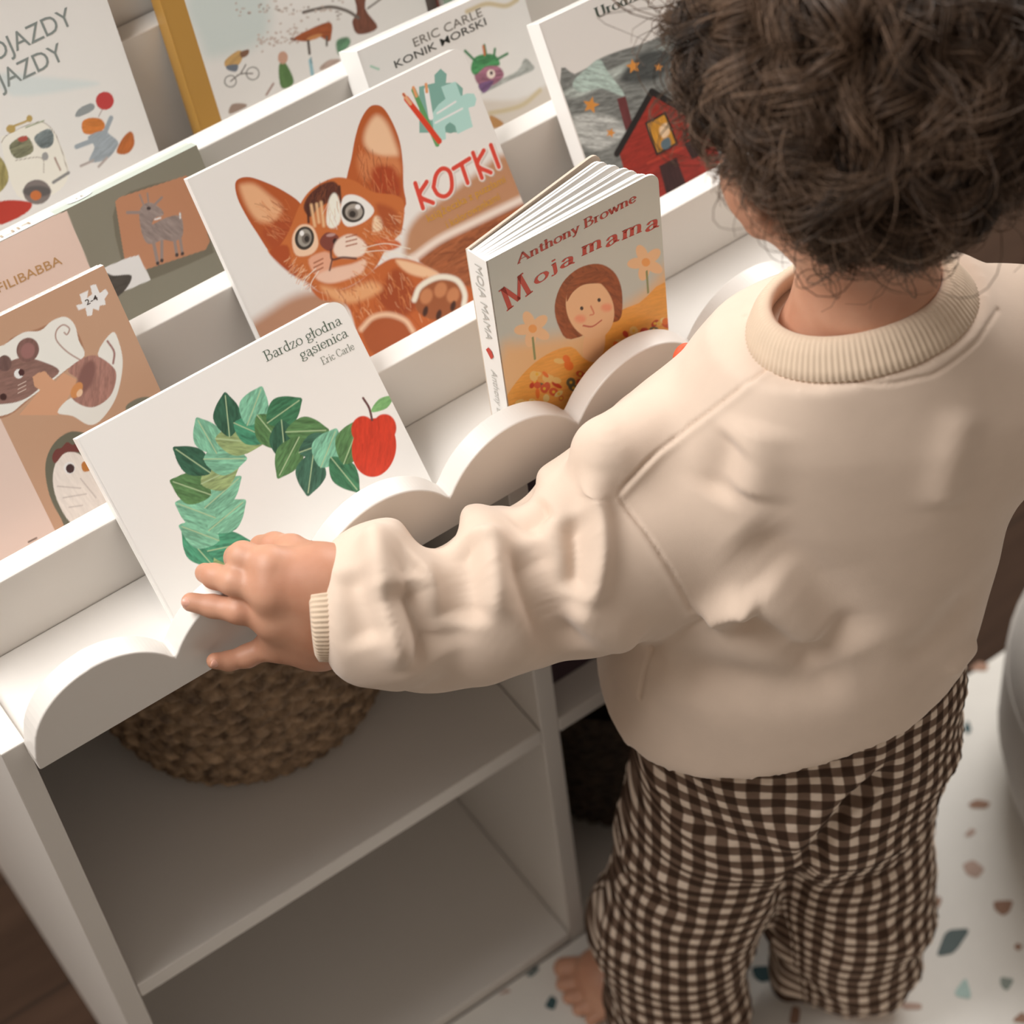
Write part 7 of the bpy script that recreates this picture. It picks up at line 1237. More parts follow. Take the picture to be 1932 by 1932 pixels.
def sweater_sdf(P):
    P = np.asarray(P, np.float32); f = loft(P, TORSO)
    f = np.maximum(f, (P-COL_C.astype(np.float32))@COL_N.astype(np.float32)+.010)
    f = smin(f, cone(P, (.545, -.137, .106), SHL, .052, .050), .045)
    f = smin(f, cone(P, (0.4094, -0.0880, 0.1002), (0.4662, -0.0920, 0.0803), .0265, .045), .012)
    f = smin(f, cone(P, (.585, -.165, .11), SHR, .055, .062), .05)
    arm = -smin(-chain(P, SLEEVE, .006), -((np.asarray(PXB, np.float32)-P)@ARM.astype(np.float32)), .022)
    for g0, g1, r in (((0.2581, -0.1150, 0.1685), (0.3069, -0.0200, 0.0394), .0165), ((0.3100, -0.1300, 0.1769), (0.3668, -0.0300, 0.0432), .0135)): arm = -smin(-arm, cone(P, g0, g1, r, r), .014)
    f = smin(f, arm, .02)
    f = smin(f, chain(P, RSLEEVE, .03), .03)
    n = HEM_N/np.linalg.norm(HEM_N); hem = -((P-HEM_P.astype(np.float32))@n.astype(np.float32))
    near = np.sqrt(((P[..., :2]-np.array([.51, -.14], np.float32))**2).sum(-1)) < .2
    f = np.where(near, np.maximum(f, hem)+0, f)
    return f
LLEG = [((.470, -.120, -.33), .078), ((0.4230, -0.1050, -0.5000), .067), ((0.4151, -0.1177, -0.6100), .060), ((0.4104, -0.1251, -0.6900), .057)]
RLEG = [((.553, -.165, -.33), .073), ((0.5631, -0.1843, -0.5000), .0615), ((0.5646, -0.1798, -0.6000), .055), ((0.5696, -0.1762, -0.6900), .043)]
HIPS = [(-.41, .515, -.147, .02, .03), (-.36, .515, -.147, .075, .07), (-.31, .515, -.147, .116, .096), (-.25, .520, -.148, .127, .102), (-.14, .524, -.149, .122, .094), (-.06, .526, -.150, .110, .086)]
def pants_sdf(P):
    P = np.asarray(P, np.float32); f = smin(chain(P, LLEG, .02), chain(P, RLEG, .02), .012)
    h = np.maximum(loft(P, HIPS), P[..., 2]+.075); f = smin(f, h, .022)
    return np.maximum(f, np.where(P@LAT.astype(np.float32) > .5, -.642, -.662)-P[..., 2])
# head, neck, trunk
HC = np.array((.586, -.128, .332)); HUP = np.array((-.10, .16, 1.0)); HUP = HUP/np.linalg.norm(HUP)
HFW = np.array((.34, .86, -.22)); HFW = HFW-HUP*(HFW@HUP); HFW = HFW/np.linalg.norm(HFW); HRT = np.cross(HFW, HUP)
def hp(l, f, u): return HC+HRT*l+HFW*f+HUP*u
def head_sdf(P):
    P = np.asarray(P, np.float32); ax = (HRT, HFW, HUP)
    f = ellip(P, HC+HUP*.012, ax, (.074, .088, .082))
    f = smin(f, ellip(P, hp(0, .028, -.045), ax, (.057, .058, .051)), .03)                     # jaw and cheeks
    for s in (-1, 1): f = smin(f, ellip(P, hp(s*.026, .056, -.042), ax, (.024, .024, .024)), .015)
    f = smin(f, cone(P, hp(0, .082, -.02), hp(0, .093, -.036), .006, .009), .01)               # nose
    f = smin(f, ellip(P, hp(0, .078, -.062), ax, (.018, .012, .007)), .006); f = smin(f, ellip(P, hp(0, .072, -.085), ax, (.018, .016, .013)), .015)
    for s in (-1, 1):
        f = -smin(-f, ellip(P, hp(s*.03, .093, -.012), ax, (.016, .012, .009)), .008)
        # ear: flattened shell with a rolled rim and a lobe
        e = ellip(P, hp(s*.086, -.014, -.030), (HRT*.75*s-HFW*.66, HFW*.75+HRT*.66*s, HUP), (.0075, .019, .030)); f = smin(f, e, .004)
        rim = [hp(s*(.085+.010*math.sin(a)), -.020+.012*math.cos(a), -.030+.028*math.sin(a+.4)) for a in np.linspace(-.3, 3.4, 8)]
        f = smin(f, chain(P, [(r, .0042) for r in rim], .004), .004); f = smin(f, ellip(P, hp(s*.085, -.006, -.060), ax, (.006, .008, .009)), .005)
    for s in (-1, 1): f = smin(f, ellip(P, hp(s*.046, -.022, -.062), ax, (.027, .034, .036)), .02)
    f = smin(f, chain(P, [(HC+HUP*-.045-HFW*.018, .044), ((.569, -.152, .19), .041), ((.565, -.152, .13), .043)], .02), .025)
    return smin(f, cone(P, (.538, -.137, .116), (.592, -.165, .116), .047, .047), .04)
def trunk_sdf(P):
    P = np.asarray(P, np.float32); f = cone(P, (.56, -.152, .10), (.51, -.143, -.24), .062, .075)
    f = smin(f, cone(P, (.49, -.12, .085), (.64, -.195, .085), .034, .034), .03)
    f = smin(f, chain(P, [(SHL, .029), ((0.3245, -0.0800, 0.0233), .029), (WR, .024)], .02), .02)
    f = smin(f, chain(P, [(SHR, .032), ((.725, -.12, -.01), .028), ((.695, -.055, -.05), .023), ((.685, -.03, -.075), .018)], .02), .02)
    f = smin(f, chain(P, [((.478, -.125, -.28), .062), ((.428, -.125, -.49), .044), ((.432, -.100, -.64), .03)], .02), .02)
    f = smin(f, chain(P, [((.552, -.168, -.28), .062), ((.562, -.18, -.49), .042), ((.567, -.178, -.64), .028)], .02), .02)
    for heel, d, s in (((.445, -.088), (-.84, .54), 1), ((.563, -.190), (.42, .90), -1)):
        d = np.array(d)/np.linalg.norm(d); q = np.array((-d[1], d[0]))*-s      # q: towards the big toe
        pt = lambda a, b, z: (heel[0]+d[0]*a+q[0]*b, heel[1]+d[1]*a+q[1]*b, FLOOR+RUGT+z)
        ft = smin(cone(P, pt(0, 0, .024), pt(.075, .008, .02), .023, .021), cone(P, pt(.01, .0, .045), pt(.07, 0, .02), .026, .02), .02)
        ft = smin(ft, cone(P, pt(.07, -.016, .015), pt(.082, .014, .018), .015, .018), .02)
        for i, (b, L_, r_) in enumerate(((.024, .113, .0105), (.0075, .115, .0074), (-.0065, .110, .0070), (-.0195, .102, .0066), (-.031, .091, .0062))):
            ft = smin(ft, cone(P, pt(.08, b*.85, .014), pt(L_, b, .0095), r_+.0005, r_), .003)
        f = np.maximum(smin(f, ft, .015), FLOOR+RUGT+.0006-P[..., 2])
    # right hand, resting on the tray beyond the body
    o = np.array((.685, -.03, -.075)); fw = np.array((-.25, .25, -.93)); lt = np.array((-.93, -.36, 0))
    for a, L_ in ((-.018, .042), (-.006, .05), (.006, .052), (.018, .046)): f = smin(f, chain(P, [(o, .014), (o+fw*.035+lt*a, .0095), (o+fw*(.035+L_*.6)+lt*a*1.3+np.array((0, 0, .004)), .008), (o+fw*(.035+L_)+lt*a*1.4-np.array((0, 0, .008)), .0065)], .006), .006)
    f = smin(f, chain(P, [(o, .013), (o+lt*.025+fw*.02, .0095), (o+lt*.036+fw*.045, .0075)], .006), .008)
    return f
W1, W2 = (0.2093, -0.0380, 0.0717), (0.1991, -0.0340, 0.0210)
MC = [(0.1855, -0.0200, 0.0895), (0.1778, -0.0290, 0.0784), (0.1741, -0.0300, 0.0548), (0.1742, -0.0240, 0.0208)]
FING = [
 [(MC[0], .0112), ((0.1745, -0.0020, 0.0905), .0098), ((0.1767, 0.0160, 0.0705), .0086), ((0.1818, 0.0300, 0.0486), .0070)],
 [(MC[1], .0110), ((0.1617, -0.0100, 0.0825), .0094), ((0.1543, 0.0050, 0.0792), .0080), ((0.1521, 0.0150, 0.0745), .0068)],
 [(MC[2], .0104), ((0.1563, -0.0180, 0.0640), .0086), ((0.1449, -0.0040, 0.0637), .0074), ((0.1344, 0.0060, 0.0667), .0064)],
 [(MC[3], .0092), ((0.1535, -0.0160, 0.0144), .0076), ((0.1416, -0.0125, 0.0153), .0064), ((0.1328, -0.0105, 0.0207), .0056)]]
THUMB = [((0.2105, -0.0260, 0.0735), .0130), ((0.2058, -0.0080, 0.0776), .0108), ((0.2009, 0.0080, 0.0711), .0092), ((0.1958, 0.0200, 0.0642), .0076)]
def hand_sdf(P):
    P = np.asarray(P, np.float32)
    f = smin(cone(P, W1, W2, .021, .021), chain(P, [(W1, .022), (MC[0], .0125)]), .014)
    for w_, m_, r in ((W1, MC[1], .0135), (W2, MC[2], .0135), (W2, MC[3], .0120)): f = smin(f, cone(P, w_, m_, .021, r), .014)
    for a, b in zip(MC, MC[1:]): f = smin(f, cone(P, a, b, .0105, .0100), .010)
    f = smin(f, cone(P, WR, (0.2523, -0.0620, 0.0362), .0275, .027), .02)
    for c in FING: f = smin(f, chain(P, c, .0035), .0045)
    f = smin(f, chain(P, THUMB, .004), .008)
    for m_ in MC[1:4]: f = f+.0016*np.exp(-((P-(np.array(m_)+np.array((.004, -.0095, .0055))).astype(np.float32))**2).sum(-1)/.0042**2)   # dimples
    for c in FING[1:]:                                                      # creases at the middle joints
        a = np.array(c[1][0]); f = f+.0006*np.exp(-((P-a.astype(np.float32))**2).sum(-1)/.004**2)
    return f
RED = (0.5086, -0.0380, 0.0851)
# folds and seams of the sweatshirt: (height mm, half width mm, line on the cloth)
FOLDS = [(7,11,[[.2565,-.0369,.0948],[.2455,-.057,.1022],[.2379,-.071,.1019],[.232,-.0826,.0982],[.2281,-.0929,.0922],[.2254,-.1019,.0843],[.2238,-.1097,.0744],[.2229,-.1157,.062],[.2231,-.119,.0456]]),(-9,16,[[.2427,-.0869,.0982],[.2395,-.0974,.0924],[.2394,-.1068,.0844],[.24,-.1143,.0739],[.2405,-.1199,.0606],[.2424,-.1209,.0406]]),(-3,16,[[.2648,-.0806,.095],[.253,-.0836,.0991],[.2428,-.0819,.1]]),(6,11,[[.3161,-.0742,.0854],[.3076,-.0907,.0862],[.3007,-.1037,.0829],[.2944,-.1146,.077],[.2867,-.1223,.0693],[.2784,-.1273,.0596]]),(-7,13,[[.3304,-.0955,.0788],[.3239,-.1078,.0762],[.3191,-.1184,.071],[.3172,-.1274,.0627],[.3179,-.1339,.0508],[.3216,-.139,.0363],[.3256,-.144,.0212],[.3324,-.1446,-.0009]]),(7,9,[[.389,-.1013,.1109],[.3855,-.1051,.0966],[.3797,-.1125,.087],[.3717,-.123,.0819],[.3643,-.1325,.0755],[.3566,-.14,.0678],[.3487,-.1455,.0584],[.342,-.149,.0461]]),(-7,11,[[.3664,-.1054,.0876],[.3591,-.1184,.0829],[.3525,-.1292,.0759],[.3451,-.1372,.0665],[.3391,-.1429,.0539]]),(-5,12,[[.3575,-.0857,.0872],[.3453,-.0869,.0835],[.3333,-.0888,.0793]]),(4,14,[[.3319,-.1392,.0513],[.3375,-.1476,.0421],[.3442,-.1544,.0301],[.3548,-.1592,.018],[.3713,-.1556,-.0073]]),(-6,17,[[.3009,-.0734,.085],[.2926,-.089,.0865],[.2862,-.1002,.0824],[.28,-.1096,.0764],[.2751,-.1176,.0681],[.2714,-.1247,.0581]]),(-4,14,[[.2249,-.063,.1002],[.2165,-.074,.0958],[.2116,-.0848,.0891],[.2092,-.0947,.0803],[.2091,-.1035,.0693]]),(-7,22,[[.4439,-.1767,.0775],[.4483,-.1867,.0703],[.4535,-.1957,.0616],[.4594,-.2041,.0519],[.466,-.212,.0415],[.473,-.2195,.0301],[.4786,-.2257,.0153],[.4839,-.2317,-.0005],[.4891,-.2372,-.0176],[.4939,-.2422,-.0361]]),(5,22,[[.4444,-.1926,.0383],[.4494,-.2009,.0277],[.4549,-.2087,.016],[.4609,-.2162,.0036],[.4677,-.2233,-.0095],[.475,-.23,-.0236]]),(-7,14,[[.428,-.1835,.007],[.4347,-.1937,.0007],[.442,-.2031,-.0071],[.4496,-.2118,-.0168],[.4579,-.2198,-.0276],[.4669,-.2275,-.0389],[.4765,-.2348,-.0511]]),(7,12,[[.4153,-.1728,.0019],[.4255,-.1802,.0099],[.4352,-.1892,.0164],[.4435,-.1992,.0132]]),(-6,20,[[.3961,-.1546,-.0618],[.4026,-.1682,-.0579],[.4098,-.1803,-.0562],[.418,-.1911,-.0567],[.4272,-.2008,-.0573],[.437,-.2098,-.0588],[.4473,-.2182,-.0615],[.4582,-.2256,-.0619],[.4696,-.232,-.0592],[.4811,-.2382,-.0569],[.4929,-.2442,-.0551]]),(4,18,[[.4722,-.1649,.153],[.4664,-.169,.1412],[.4609,-.1728,.129],[.4567,-.1752,.1143],[.4525,-.1776,.0993]]),(-4,16,[[.4607,-.157,.1389],[.4525,-.1573,.1238],[.4451,-.1559,.1065],[.4367,-.1548,.0903]]),(-3,18,[[.5258,-.2577,-.0624],[.5365,-.2594,-.0508],[.5475,-.2607,-.04],[.5589,-.2614,-.0301],[.5711,-.2613,-.0217],[.5846,-.2599,-.0158]]),(3,12,[[.5611,-.2628,-.0937],[.5744,-.261,-.0854],[.5918,-.2555,-.0844]]),(3,14,[[.5776,-.24,.158],[.5713,-.243,.1482],[.5654,-.2455,.1377],[.5601,-.2474,.126],[.5568,-.2488,.1121],[.5539,-.2499,.0971],[.5509,-.2509,.0819]]),(-2.6,1.7,[[.5209,-.1487,.1749],[.5083,-.1479,.1722],[.4954,-.1473,.1698],[.4823,-.1472,.168],[.4731,-.1422,.1592],[.4654,-.1353,.1477],[.4574,-.1285,.1362],[.4501,-.1206,.123],[.4397,-.117,.1152],[.4274,-.1162,.1111],[.4153,-.1162,.1063],[.4039,-.1159,.1],[.393,-.1147,.0924]]),(1.2,3.5,[[.5207,-.1522,.1753],[.5089,-.1516,.1729],[.497,-.1512,.1707],[.4848,-.1512,.1692],[.4755,-.1476,.1626],[.4682,-.1415,.1523],[.4609,-.1351,.1416],[.4535,-.1288,.131],[.4467,-.1215,.1186],[.4365,-.1191,.1124],[.4253,-.118,.1082],[.4144,-.1179,.103],[.404,-.1173,.0968],[.3937,-.1166,.0904]]),(-2.6,1.7,[[.3886,-.1045,.1051],[.3925,-.1127,.0949],[.3949,-.1223,.0862],[.3962,-.1335,.0797],[.3978,-.1439,.0721],[.3994,-.1529,.0621],[.4017,-.1606,.0503],[.4048,-.1663,.0351],[.4093,-.1697,.0159],[.4183,-.175,.0027]]),(1.2,4,[[.389,-.1066,.1012],[.3917,-.1149,.0911],[.3932,-.1253,.0837],[.3942,-.1364,.0773],[.3956,-.1463,.0692],[.3972,-.1548,.0588],[.3999,-.1618,.0461],[.4033,-.167,.0303],[.4088,-.1697,.0101]]),(-2.2,1.6,[[.3946,-.1391,-.0514],[.3887,-.1375,-.0768],[.3836,-.1381,-.1018]]),(-1.6,1.6,[[.5181,-.094,.1594],[.5104,-.114,.1649],[.5093,-.1311,.1692],[.5095,-.147,.1723],[.5115,-.1614,.1747],[.5138,-.1753,.1768],[.5173,-.1883,.1795],[.5222,-.2002,.1826],[.5292,-.2095,.1822],[.539,-.2156,.1813],[.5497,-.2206,.1818],[.5612,-.2248,.1812],[.5727,-.2263,.1834],[.5853,-.2259,.1852],[.5991,-.2235,.1854],[.6132,-.2175,.1858],[.6303,-.2089,.1824]]),(-2.5,5,[[.4265,-.1798,.0159],[.4169,-.1738,.0023],[.4072,-.1666,-.0109],[.3991,-.1556,-.0277],[.3944,-.1386,-.0533]])]
PFOLDS = [(-14,11,[[.5247,-.2536,-.1621],[.5047,-.2498,-.1998],[.4856,-.2435,-.2285],[.4729,-.2382,-.2558],[.4653,-.2205,-.3249],[.4869,-.1789,-.4361]]),(6,18,[[.5093,-.2481,-.1576],[.4865,-.2415,-.1996],[.4645,-.2324,-.2326],[.4449,-.2194,-.2745]]),(-5,10,[[.3951,-.1287,-.2344],[.3995,-.1681,-.2494],[.4177,-.1961,-.262]]),(-4,9,[[.3797,-.1028,-.3841],[.3841,-.1399,-.3808],[.4074,-.1724,-.3779]]),(4,9,[[.3869,-.0911,-.3654],[.3907,-.1406,-.3456],[.415,-.1776,-.346]]),(-4,8,[[.5243,-.2575,-.2162],[.5036,-.2532,-.245],[.4901,-.2459,-.2706]]),(-4,8,[[.5652,-.2394,-.3702],[.53,-.2353,-.3721],[.501,-.2177,-.3737]]),(-4,8,[[.3584,-.1096,-.4642],[.3666,-.1425,-.471],[.391,-.1681,-.4792]]),(4,9,[[.5547,-.244,-.4536],[.5276,-.236,-.4617],[.5033,-.211,-.4704]])]
def surface_nets(fn, lo, hi, h):
    lo = np.array(lo, float); n = np.ceil((np.array(hi)-lo)/h).astype(int)+1
    ax = [(lo[i]+h*np.arange(n[i])).astype(np.float32) for i in range(3)]
    F = np.empty(n, np.float32)
    for i0 in range(0, n[0], 24):
        g = np.stack(np.meshgrid(ax[0][i0:i0+24], ax[1], ax[2], indexing='ij'), -1); F[i0:i0+24] = fn(g)
    F[0] = F[-1] = 1; F[:, 0] = F[:, -1] = 1; F[:, :, 0] = F[:, :, -1] = 1
    S = F < 0; m = tuple(n-1)
    acc = np.zeros((*m, 3), np.float32); cnt = np.zeros(m, np.float32)
    sl = lambda o, a: slice(o, o+m[a])
    for a in range(3):
        b, c = (a+1) % 3, (a+2) % 3
        for ob in (0, 1):
            for oc in (0, 1):
                o0 = [0, 0, 0]; o0[b] = ob; o0[c] = oc; o1 = list(o0); o1[a] = 1
                f0 = F[tuple(sl(o0[k], k) for k in range(3))]; f1 = F[tuple(sl(o1[k], k) for k in range(3))]
                x = (f0 < 0) != (f1 < 0); t = np.where(x, f0/np.where(x, f0-f1, 1), 0)
                cnt += x; acc[..., b] += ob*x; acc[..., c] += oc*x; acc[..., a] += t*x
    act = cnt > 0; idx = np.full(m, -1, np.int64); idx[act] = np.arange(act.sum())
    ijk = np.stack(np.nonzero(act), -1); V = lo+h*(ijk+acc[act]/cnt[act][:, None])
    Q = []
    for a in range(3):
        b, c = (a+1) % 3, (a+2) % 3
        s0 = [slice(1, n[k]-1) for k in range(3)]; s0[a] = slice(0, n[a]-1); s1 = list(s0); s1[a] = slice(1, n[a])
        A, B = S[tuple(s0)], S[tuple(s1)]
        for flip, M in ((0, A & ~B), (1, ~A & B)):
            e = np.stack(np.nonzero(M), -1)+np.array([0 if k == a else 1 for k in range(3)])
            def cell(db, dc): q = e.copy(); q[:, b] -= db; q[:, c] -= dc; return idx[q[:, 0], q[:, 1], q[:, 2]]
            q = np.stack([cell(1, 1), cell(0, 1), cell(0, 0), cell(1, 0)], -1); Q.append(q[:, ::-1] if flip else q)
    return V, np.concatenate(Q)
def relax(V, F, it=2, lam=.5):
    E = np.concatenate([F[:, [0, 1]], F[:, [1, 2]], F[:, [2, 3]], F[:, [3, 0]]]); n = len(V)
    for _ in range(it):
        A = np.zeros((n, 3)); d = np.bincount(np.r_[E[:, 0], E[:, 1]], minlength=n)[:, None]
        for k in range(3): A[:, k] = np.bincount(E[:, 0], V[E[:, 1], k], n)+np.bincount(E[:, 1], V[E[:, 0], k], n)
        V = V+lam*(A/np.maximum(d, 1)-V)
    return V
def subdivide(V, F):
    E = np.sort(np.concatenate([F[:, [0, 1]], F[:, [1, 2]], F[:, [2, 3]], F[:, [3, 0]]]), 1)
    key = E[:, 0]*np.int64(len(V))+E[:, 1]; u, inv = np.unique(key, return_inverse=True); a, b = u//len(V), u % len(V)
    nV = len(V); M = (V[a]+V[b])/2; Cc = V[F].mean(1); nE = len(u); nf = len(F)
    e = inv.reshape(4, nf).T+nV; c = np.arange(nf)+nV+nE
    Q = np.concatenate([np.stack([F[:, k], e[:, k], c, e[:, k-1]], 1) for k in range(4)])
    return np.vstack([V, M, Cc]), Q
def normals(V, F):
    n = np.cross(V[F[:, 2]]-V[F[:, 0]], V[F[:, 3]]-V[F[:, 1]]); N_ = np.zeros_like(V)
    for k in range(4):
        for c in range(3): N_[:, c] += np.bincount(F[:, k], n[:, c], len(V))
    return N_/(np.linalg.norm(N_, axis=1)[:, None]+1e-12)
def field(V, lines, scale=1.0, clip=3.0):
    # sum of smooth ridges and valleys along lines on the cloth
    D = np.zeros(len(V))
    for amp, wd, q in lines:
        q = np.array(q); w_ = wd/1000*scale; near = np.nonzero(((V > q.min(0)-clip*w_) & (V < q.max(0)+clip*w_)).all(1))[0]
        if not len(near): continue
        P = V[near]; d2 = np.full(len(P), 1e9); tt = np.zeros(len(P)); s = np.r_[0, np.cumsum(np.linalg.norm(np.diff(q, axis=0), axis=1))]
        for i in range(len(q)-1):
            ba = q[i+1]-q[i]; t = np.clip((P-q[i])@ba/(ba@ba+1e-12), 0, 1); r = P-q[i]-t[:, None]*ba; dd = (r*r).sum(1)
            u = dd < d2; d2 = np.where(u, dd, d2); tt = np.where(u, (s[i]+t*np.linalg.norm(ba))/s[-1], tt)
        e_ = np.clip(np.minimum(tt, 1-tt)*5, 0, 1); fade = e_*e_*(3-2*e_)*.88+.12 if abs(amp) > 2.7 else 1
        D[near] += amp/1000*np.exp(-d2/w_**2)*fade
    return D
person = thing('person', 'toddler in cream sweatshirt and gingham trousers reaching left for a book', 'person', (.51, -.14, ZR))
OFF = np.array((.51, -.14, ZR))
def cloth_mat(name, col, var=.05, weave=2600, bump=.25, sheen=.25, rough=.9):
    m, N, L, b = new_mat(name); tc = N.new('ShaderNodeTexCoord')
    nz = N.new('ShaderNodeTexNoise'); nz.inputs['Scale'].default_value = 55; nz.inputs['Detail'].default_value = 5; L.new(tc.outputs['Object'], nz.inputs['Vector'])
    mx = N.new('ShaderNodeMix'); mx.data_type = 'RGBA'; mx.inputs['A'].default_value = (*[c*(1-var) for c in col], 1); mx.inputs['B'].default_value = (*[min(1, c*(1+var)) for c in col], 1)
    L.new(nz.outputs['Fac'], mx.inputs['Factor']); L.new(mx.outputs['Result'], b.inputs['Base Color'])
    b.inputs['Roughness'].default_value = rough; b.inputs['Specular IOR Level'].default_value = .15; b.inputs['Sheen Weight'].default_value = sheen; b.inputs['Sheen Roughness'].default_value = .5
    n2 = N.new('ShaderNodeTexNoise'); n2.inputs['Scale'].default_value = weave; L.new(tc.outputs['Object'], n2.inputs['Vector'])
    bp = N.new('ShaderNodeBump'); bp.inputs['Strength'].default_value = bump; bp.inputs['Distance'].default_value = .0006; L.new(n2.outputs['Fac'], bp.inputs['Height']); L.new(bp.outputs['Normal'], b.inputs['Normal'])
    return m
# --- body: one skin mesh
m, N, L, b = new_mat('skin'); tc = N.new('ShaderNodeTexCoord'); nz = N.new('ShaderNodeTexNoise'); nz.inputs['Scale'].default_value = 26; nz.inputs['Detail'].default_value = 4
L.new(tc.outputs['Object'], nz.inputs['Vector']); cr = N.new('ShaderNodeValToRGB'); cr.color_ramp.elements[0].position = .32; cr.color_ramp.elements[1].position = .7
cr.color_ramp.elements[0].color = (.50, .235, .145, 1); cr.color_ramp.elements[1].color = (.60, .325, .215, 1); L.new(nz.outputs['Fac'], cr.inputs['Fac']); L.new(cr.outputs['Color'], b.inputs['Base Color'])
b.inputs['Roughness'].default_value = .5; b.inputs['Subsurface Weight'].default_value = .12; b.inputs['Subsurface Radius'].default_value = (.008, .003, .0015); b.inputs['Subsurface Scale'].default_value = 1.0
n2 = N.new('ShaderNodeTexNoise'); n2.inputs['Scale'].default_value = 700; L.new(tc.outputs['Object'], n2.inputs['Vector']); bp = N.new('ShaderNodeBump'); bp.inputs['Strength'].default_value = .12; bp.inputs['Distance'].default_value = .0005
L.new(n2.outputs['Fac'], bp.inputs['Height']); L.new(bp.outputs['Normal'], b.inputs['Normal']); SKIN = m
Vs, Fs, nb = [], [], 0
for fn, lo, hi, h_, it in ((lambda P: np.maximum(trunk_sdf(P), FLOOR+.12-P[..., 2]), (.30, -.34, FLOOR+.1), (.82, .08, .20), .004, 1), (lambda P: np.maximum(trunk_sdf(P), P[..., 2]-FLOOR-.125), (.28, -.30, FLOOR+.002), (.68, .12, FLOOR+.135), .0021, 1), (head_sdf, (.44, -.29, .05), (.74, .02, .46), .0022, 1), (hand_sdf, (.09, -.13, -.03), (.32, .08, .15), .00115, 2)):
    V, F = surface_nets(fn, lo, hi, h_); V = relax(V, F, it, .4); Vs.append(V); Fs.append(F+nb); nb += len(V)
body = add_obj('body', mesh_np('body', np.vstack(Vs)-OFF, np.vstack(Fs)), SKIN, person, True)
NAIL = simple_mat('nail', (.68, .36, .27), .3, .03)
def nail(tip, prev, up, r, nm):
    tip, prev, up = Vector(tip), Vector(prev), Vector(up); x = (tip-prev).normalized(); up = (up-x*up.dot(x)).normalized(); y = up.cross(x)
    bm = bmesh.new(); bmesh.ops.create_uvsphere(bm, u_segments=16, v_segments=8, radius=1)
    M3 = Matrix(((x.x, y.x, up.x), (x.y, y.y, up.y), (x.z, y.z, up.z)))
    c = tip+up*(r*.86)+x*(r*.25)
    for v in bm.verts: v.co = c+M3 @ Vector((v.co.x*r*.62, v.co.y*r*.62, v.co.z*r*.16-(v.co.y**2)*r*.25))-Vector(OFF)
    bm_obj('fingernail', bm, NAIL, person, 0, True)
nail(FING[2][3][0], FING[2][2][0], (-.25, -.75, .65), FING[2][3][1], 'ring'); nail(FING[3][3][0], FING[3][2][0], (-.2, -.9, .35), FING[3][3][1], 'little')
EYE = simple_mat('eye_white', (.8, .78, .75), .15, .02); IRIS = simple_mat('iris', (.06, .035, .02), .1)
for s in (-1, 1):
    bm = bmesh.new(); bmesh.ops.create_uvsphere(bm, u_segments=24, v_segments=16, radius=.0115, matrix=Matrix.Translation(hp(s*.03, .0745, -.012)-OFF)); e = bm_obj('eye', bm, EYE, person, 0, True)
    bm = bmesh.new(); bmesh.ops.create_uvsphere(bm, u_segments=20, v_segments=12, radius=.0062, matrix=Matrix.Translation(hp(s*.03, .0808, -.0135)-OFF)); bm_obj('iris', bm, IRIS, e, 0, True)
# --- sweatshirt
V, F = surface_nets(sweater_sdf, (.17, -.37, -.27), (.83, .06, .22), .0033)
V = relax(V, F, 3, .5); V, F = subdivide(V, F); V = relax(V, F, 2, .5)
Nn = normals(V, F); V = V+Nn*field(V, [(k[0]*2.0, k[1], k[2]) for k in FOLDS if abs(k[0]) > 2.7])[:, None]
rng = np.random.default_rng(5)
lowf = lambda P, s, sd: vnoise(P[:, 0]*s+P[:, 2]*s*.6+50, P[:, 1]*s-P[:, 2]*s*.8+50, sd)-.5
V = V+Nn*(.0028*lowf(V, 16, 21)+.0012*lowf(V, 40, 22))[:, None]
V = relax(V, F, 6, .5); Nn = normals(V, F); V = V+Nn*field(V, [k for k in FOLDS if abs(k[0]) <= 2.7])[:, None]
CLOTH = cloth_mat('cream_jersey', (.70, .56, .455))
shirt = add_obj('sweatshirt', mesh_np('sweatshirt', V-OFF, F), CLOTH, person, True); shirt['label'] = 'cream sweatshirt'
RIB = cloth_mat('cream_rib', (.69, .545, .41))
def rib_band(name, centre, ex, ey, up, a, b_, prof, ribs, depth, parent, e=2.0, flare=None):
    # prof: list of (outward, along up); ribs run along the band's width
    n = ribs*4; Vb = []
    for i in range(n):
        t = 2*math.pi*i/n; c, s = math.cos(t), math.sin(t); q = (abs(c)**e+abs(s)**e)**(-1/e)
        dirv = ex*c*b_+ey*s*a; dirv = dirv/np.linalg.norm(dirv); p0 = centre+ex*(a*q*c)+ey*(b_*q*s)
        w_ = depth*(.5+.5*math.cos(t*ribs)) if i % 4 != 9 else 0
        for o_, u_ in prof: Vb.append(p0+dirv*(o_+(w_ if o_ > 0 else 0))+up*(u_+(flare(t) if flare else 0)))
    m_ = len(prof); Fb = [(i*m_+j, ((i+1) % n)*m_+j, ((i+1) % n)*m_+(j+1) % m_, i*m_+(j+1) % m_) for i in range(n) for j in range(m_)]
    return add_obj(name, mesh_np(name, np.array(Vb)-OFF, Fb), RIB, parent, True)
COLX = LAT-COL_N*(LAT@COL_N); COLX /= np.linalg.norm(COLX); COLY = np.cross(COL_N, COLX)
rib_band('collar', COL_C+COL_N*.004, COLX, COLY, COL_N, .058, .0505, [(-.004, .008), (-.001, .0105), (.004, .0085), (.009, .003), (.0135, -.005), (.0165, -.011), (.013, -.016), (.006, -.012), (-.001, -.002)], 110, .0011, shirt, 2.1)
CX = np.cross(ARM, (0, .75, .66)); CX /= np.linalg.norm(CX); CY = np.cross(ARM, CX)
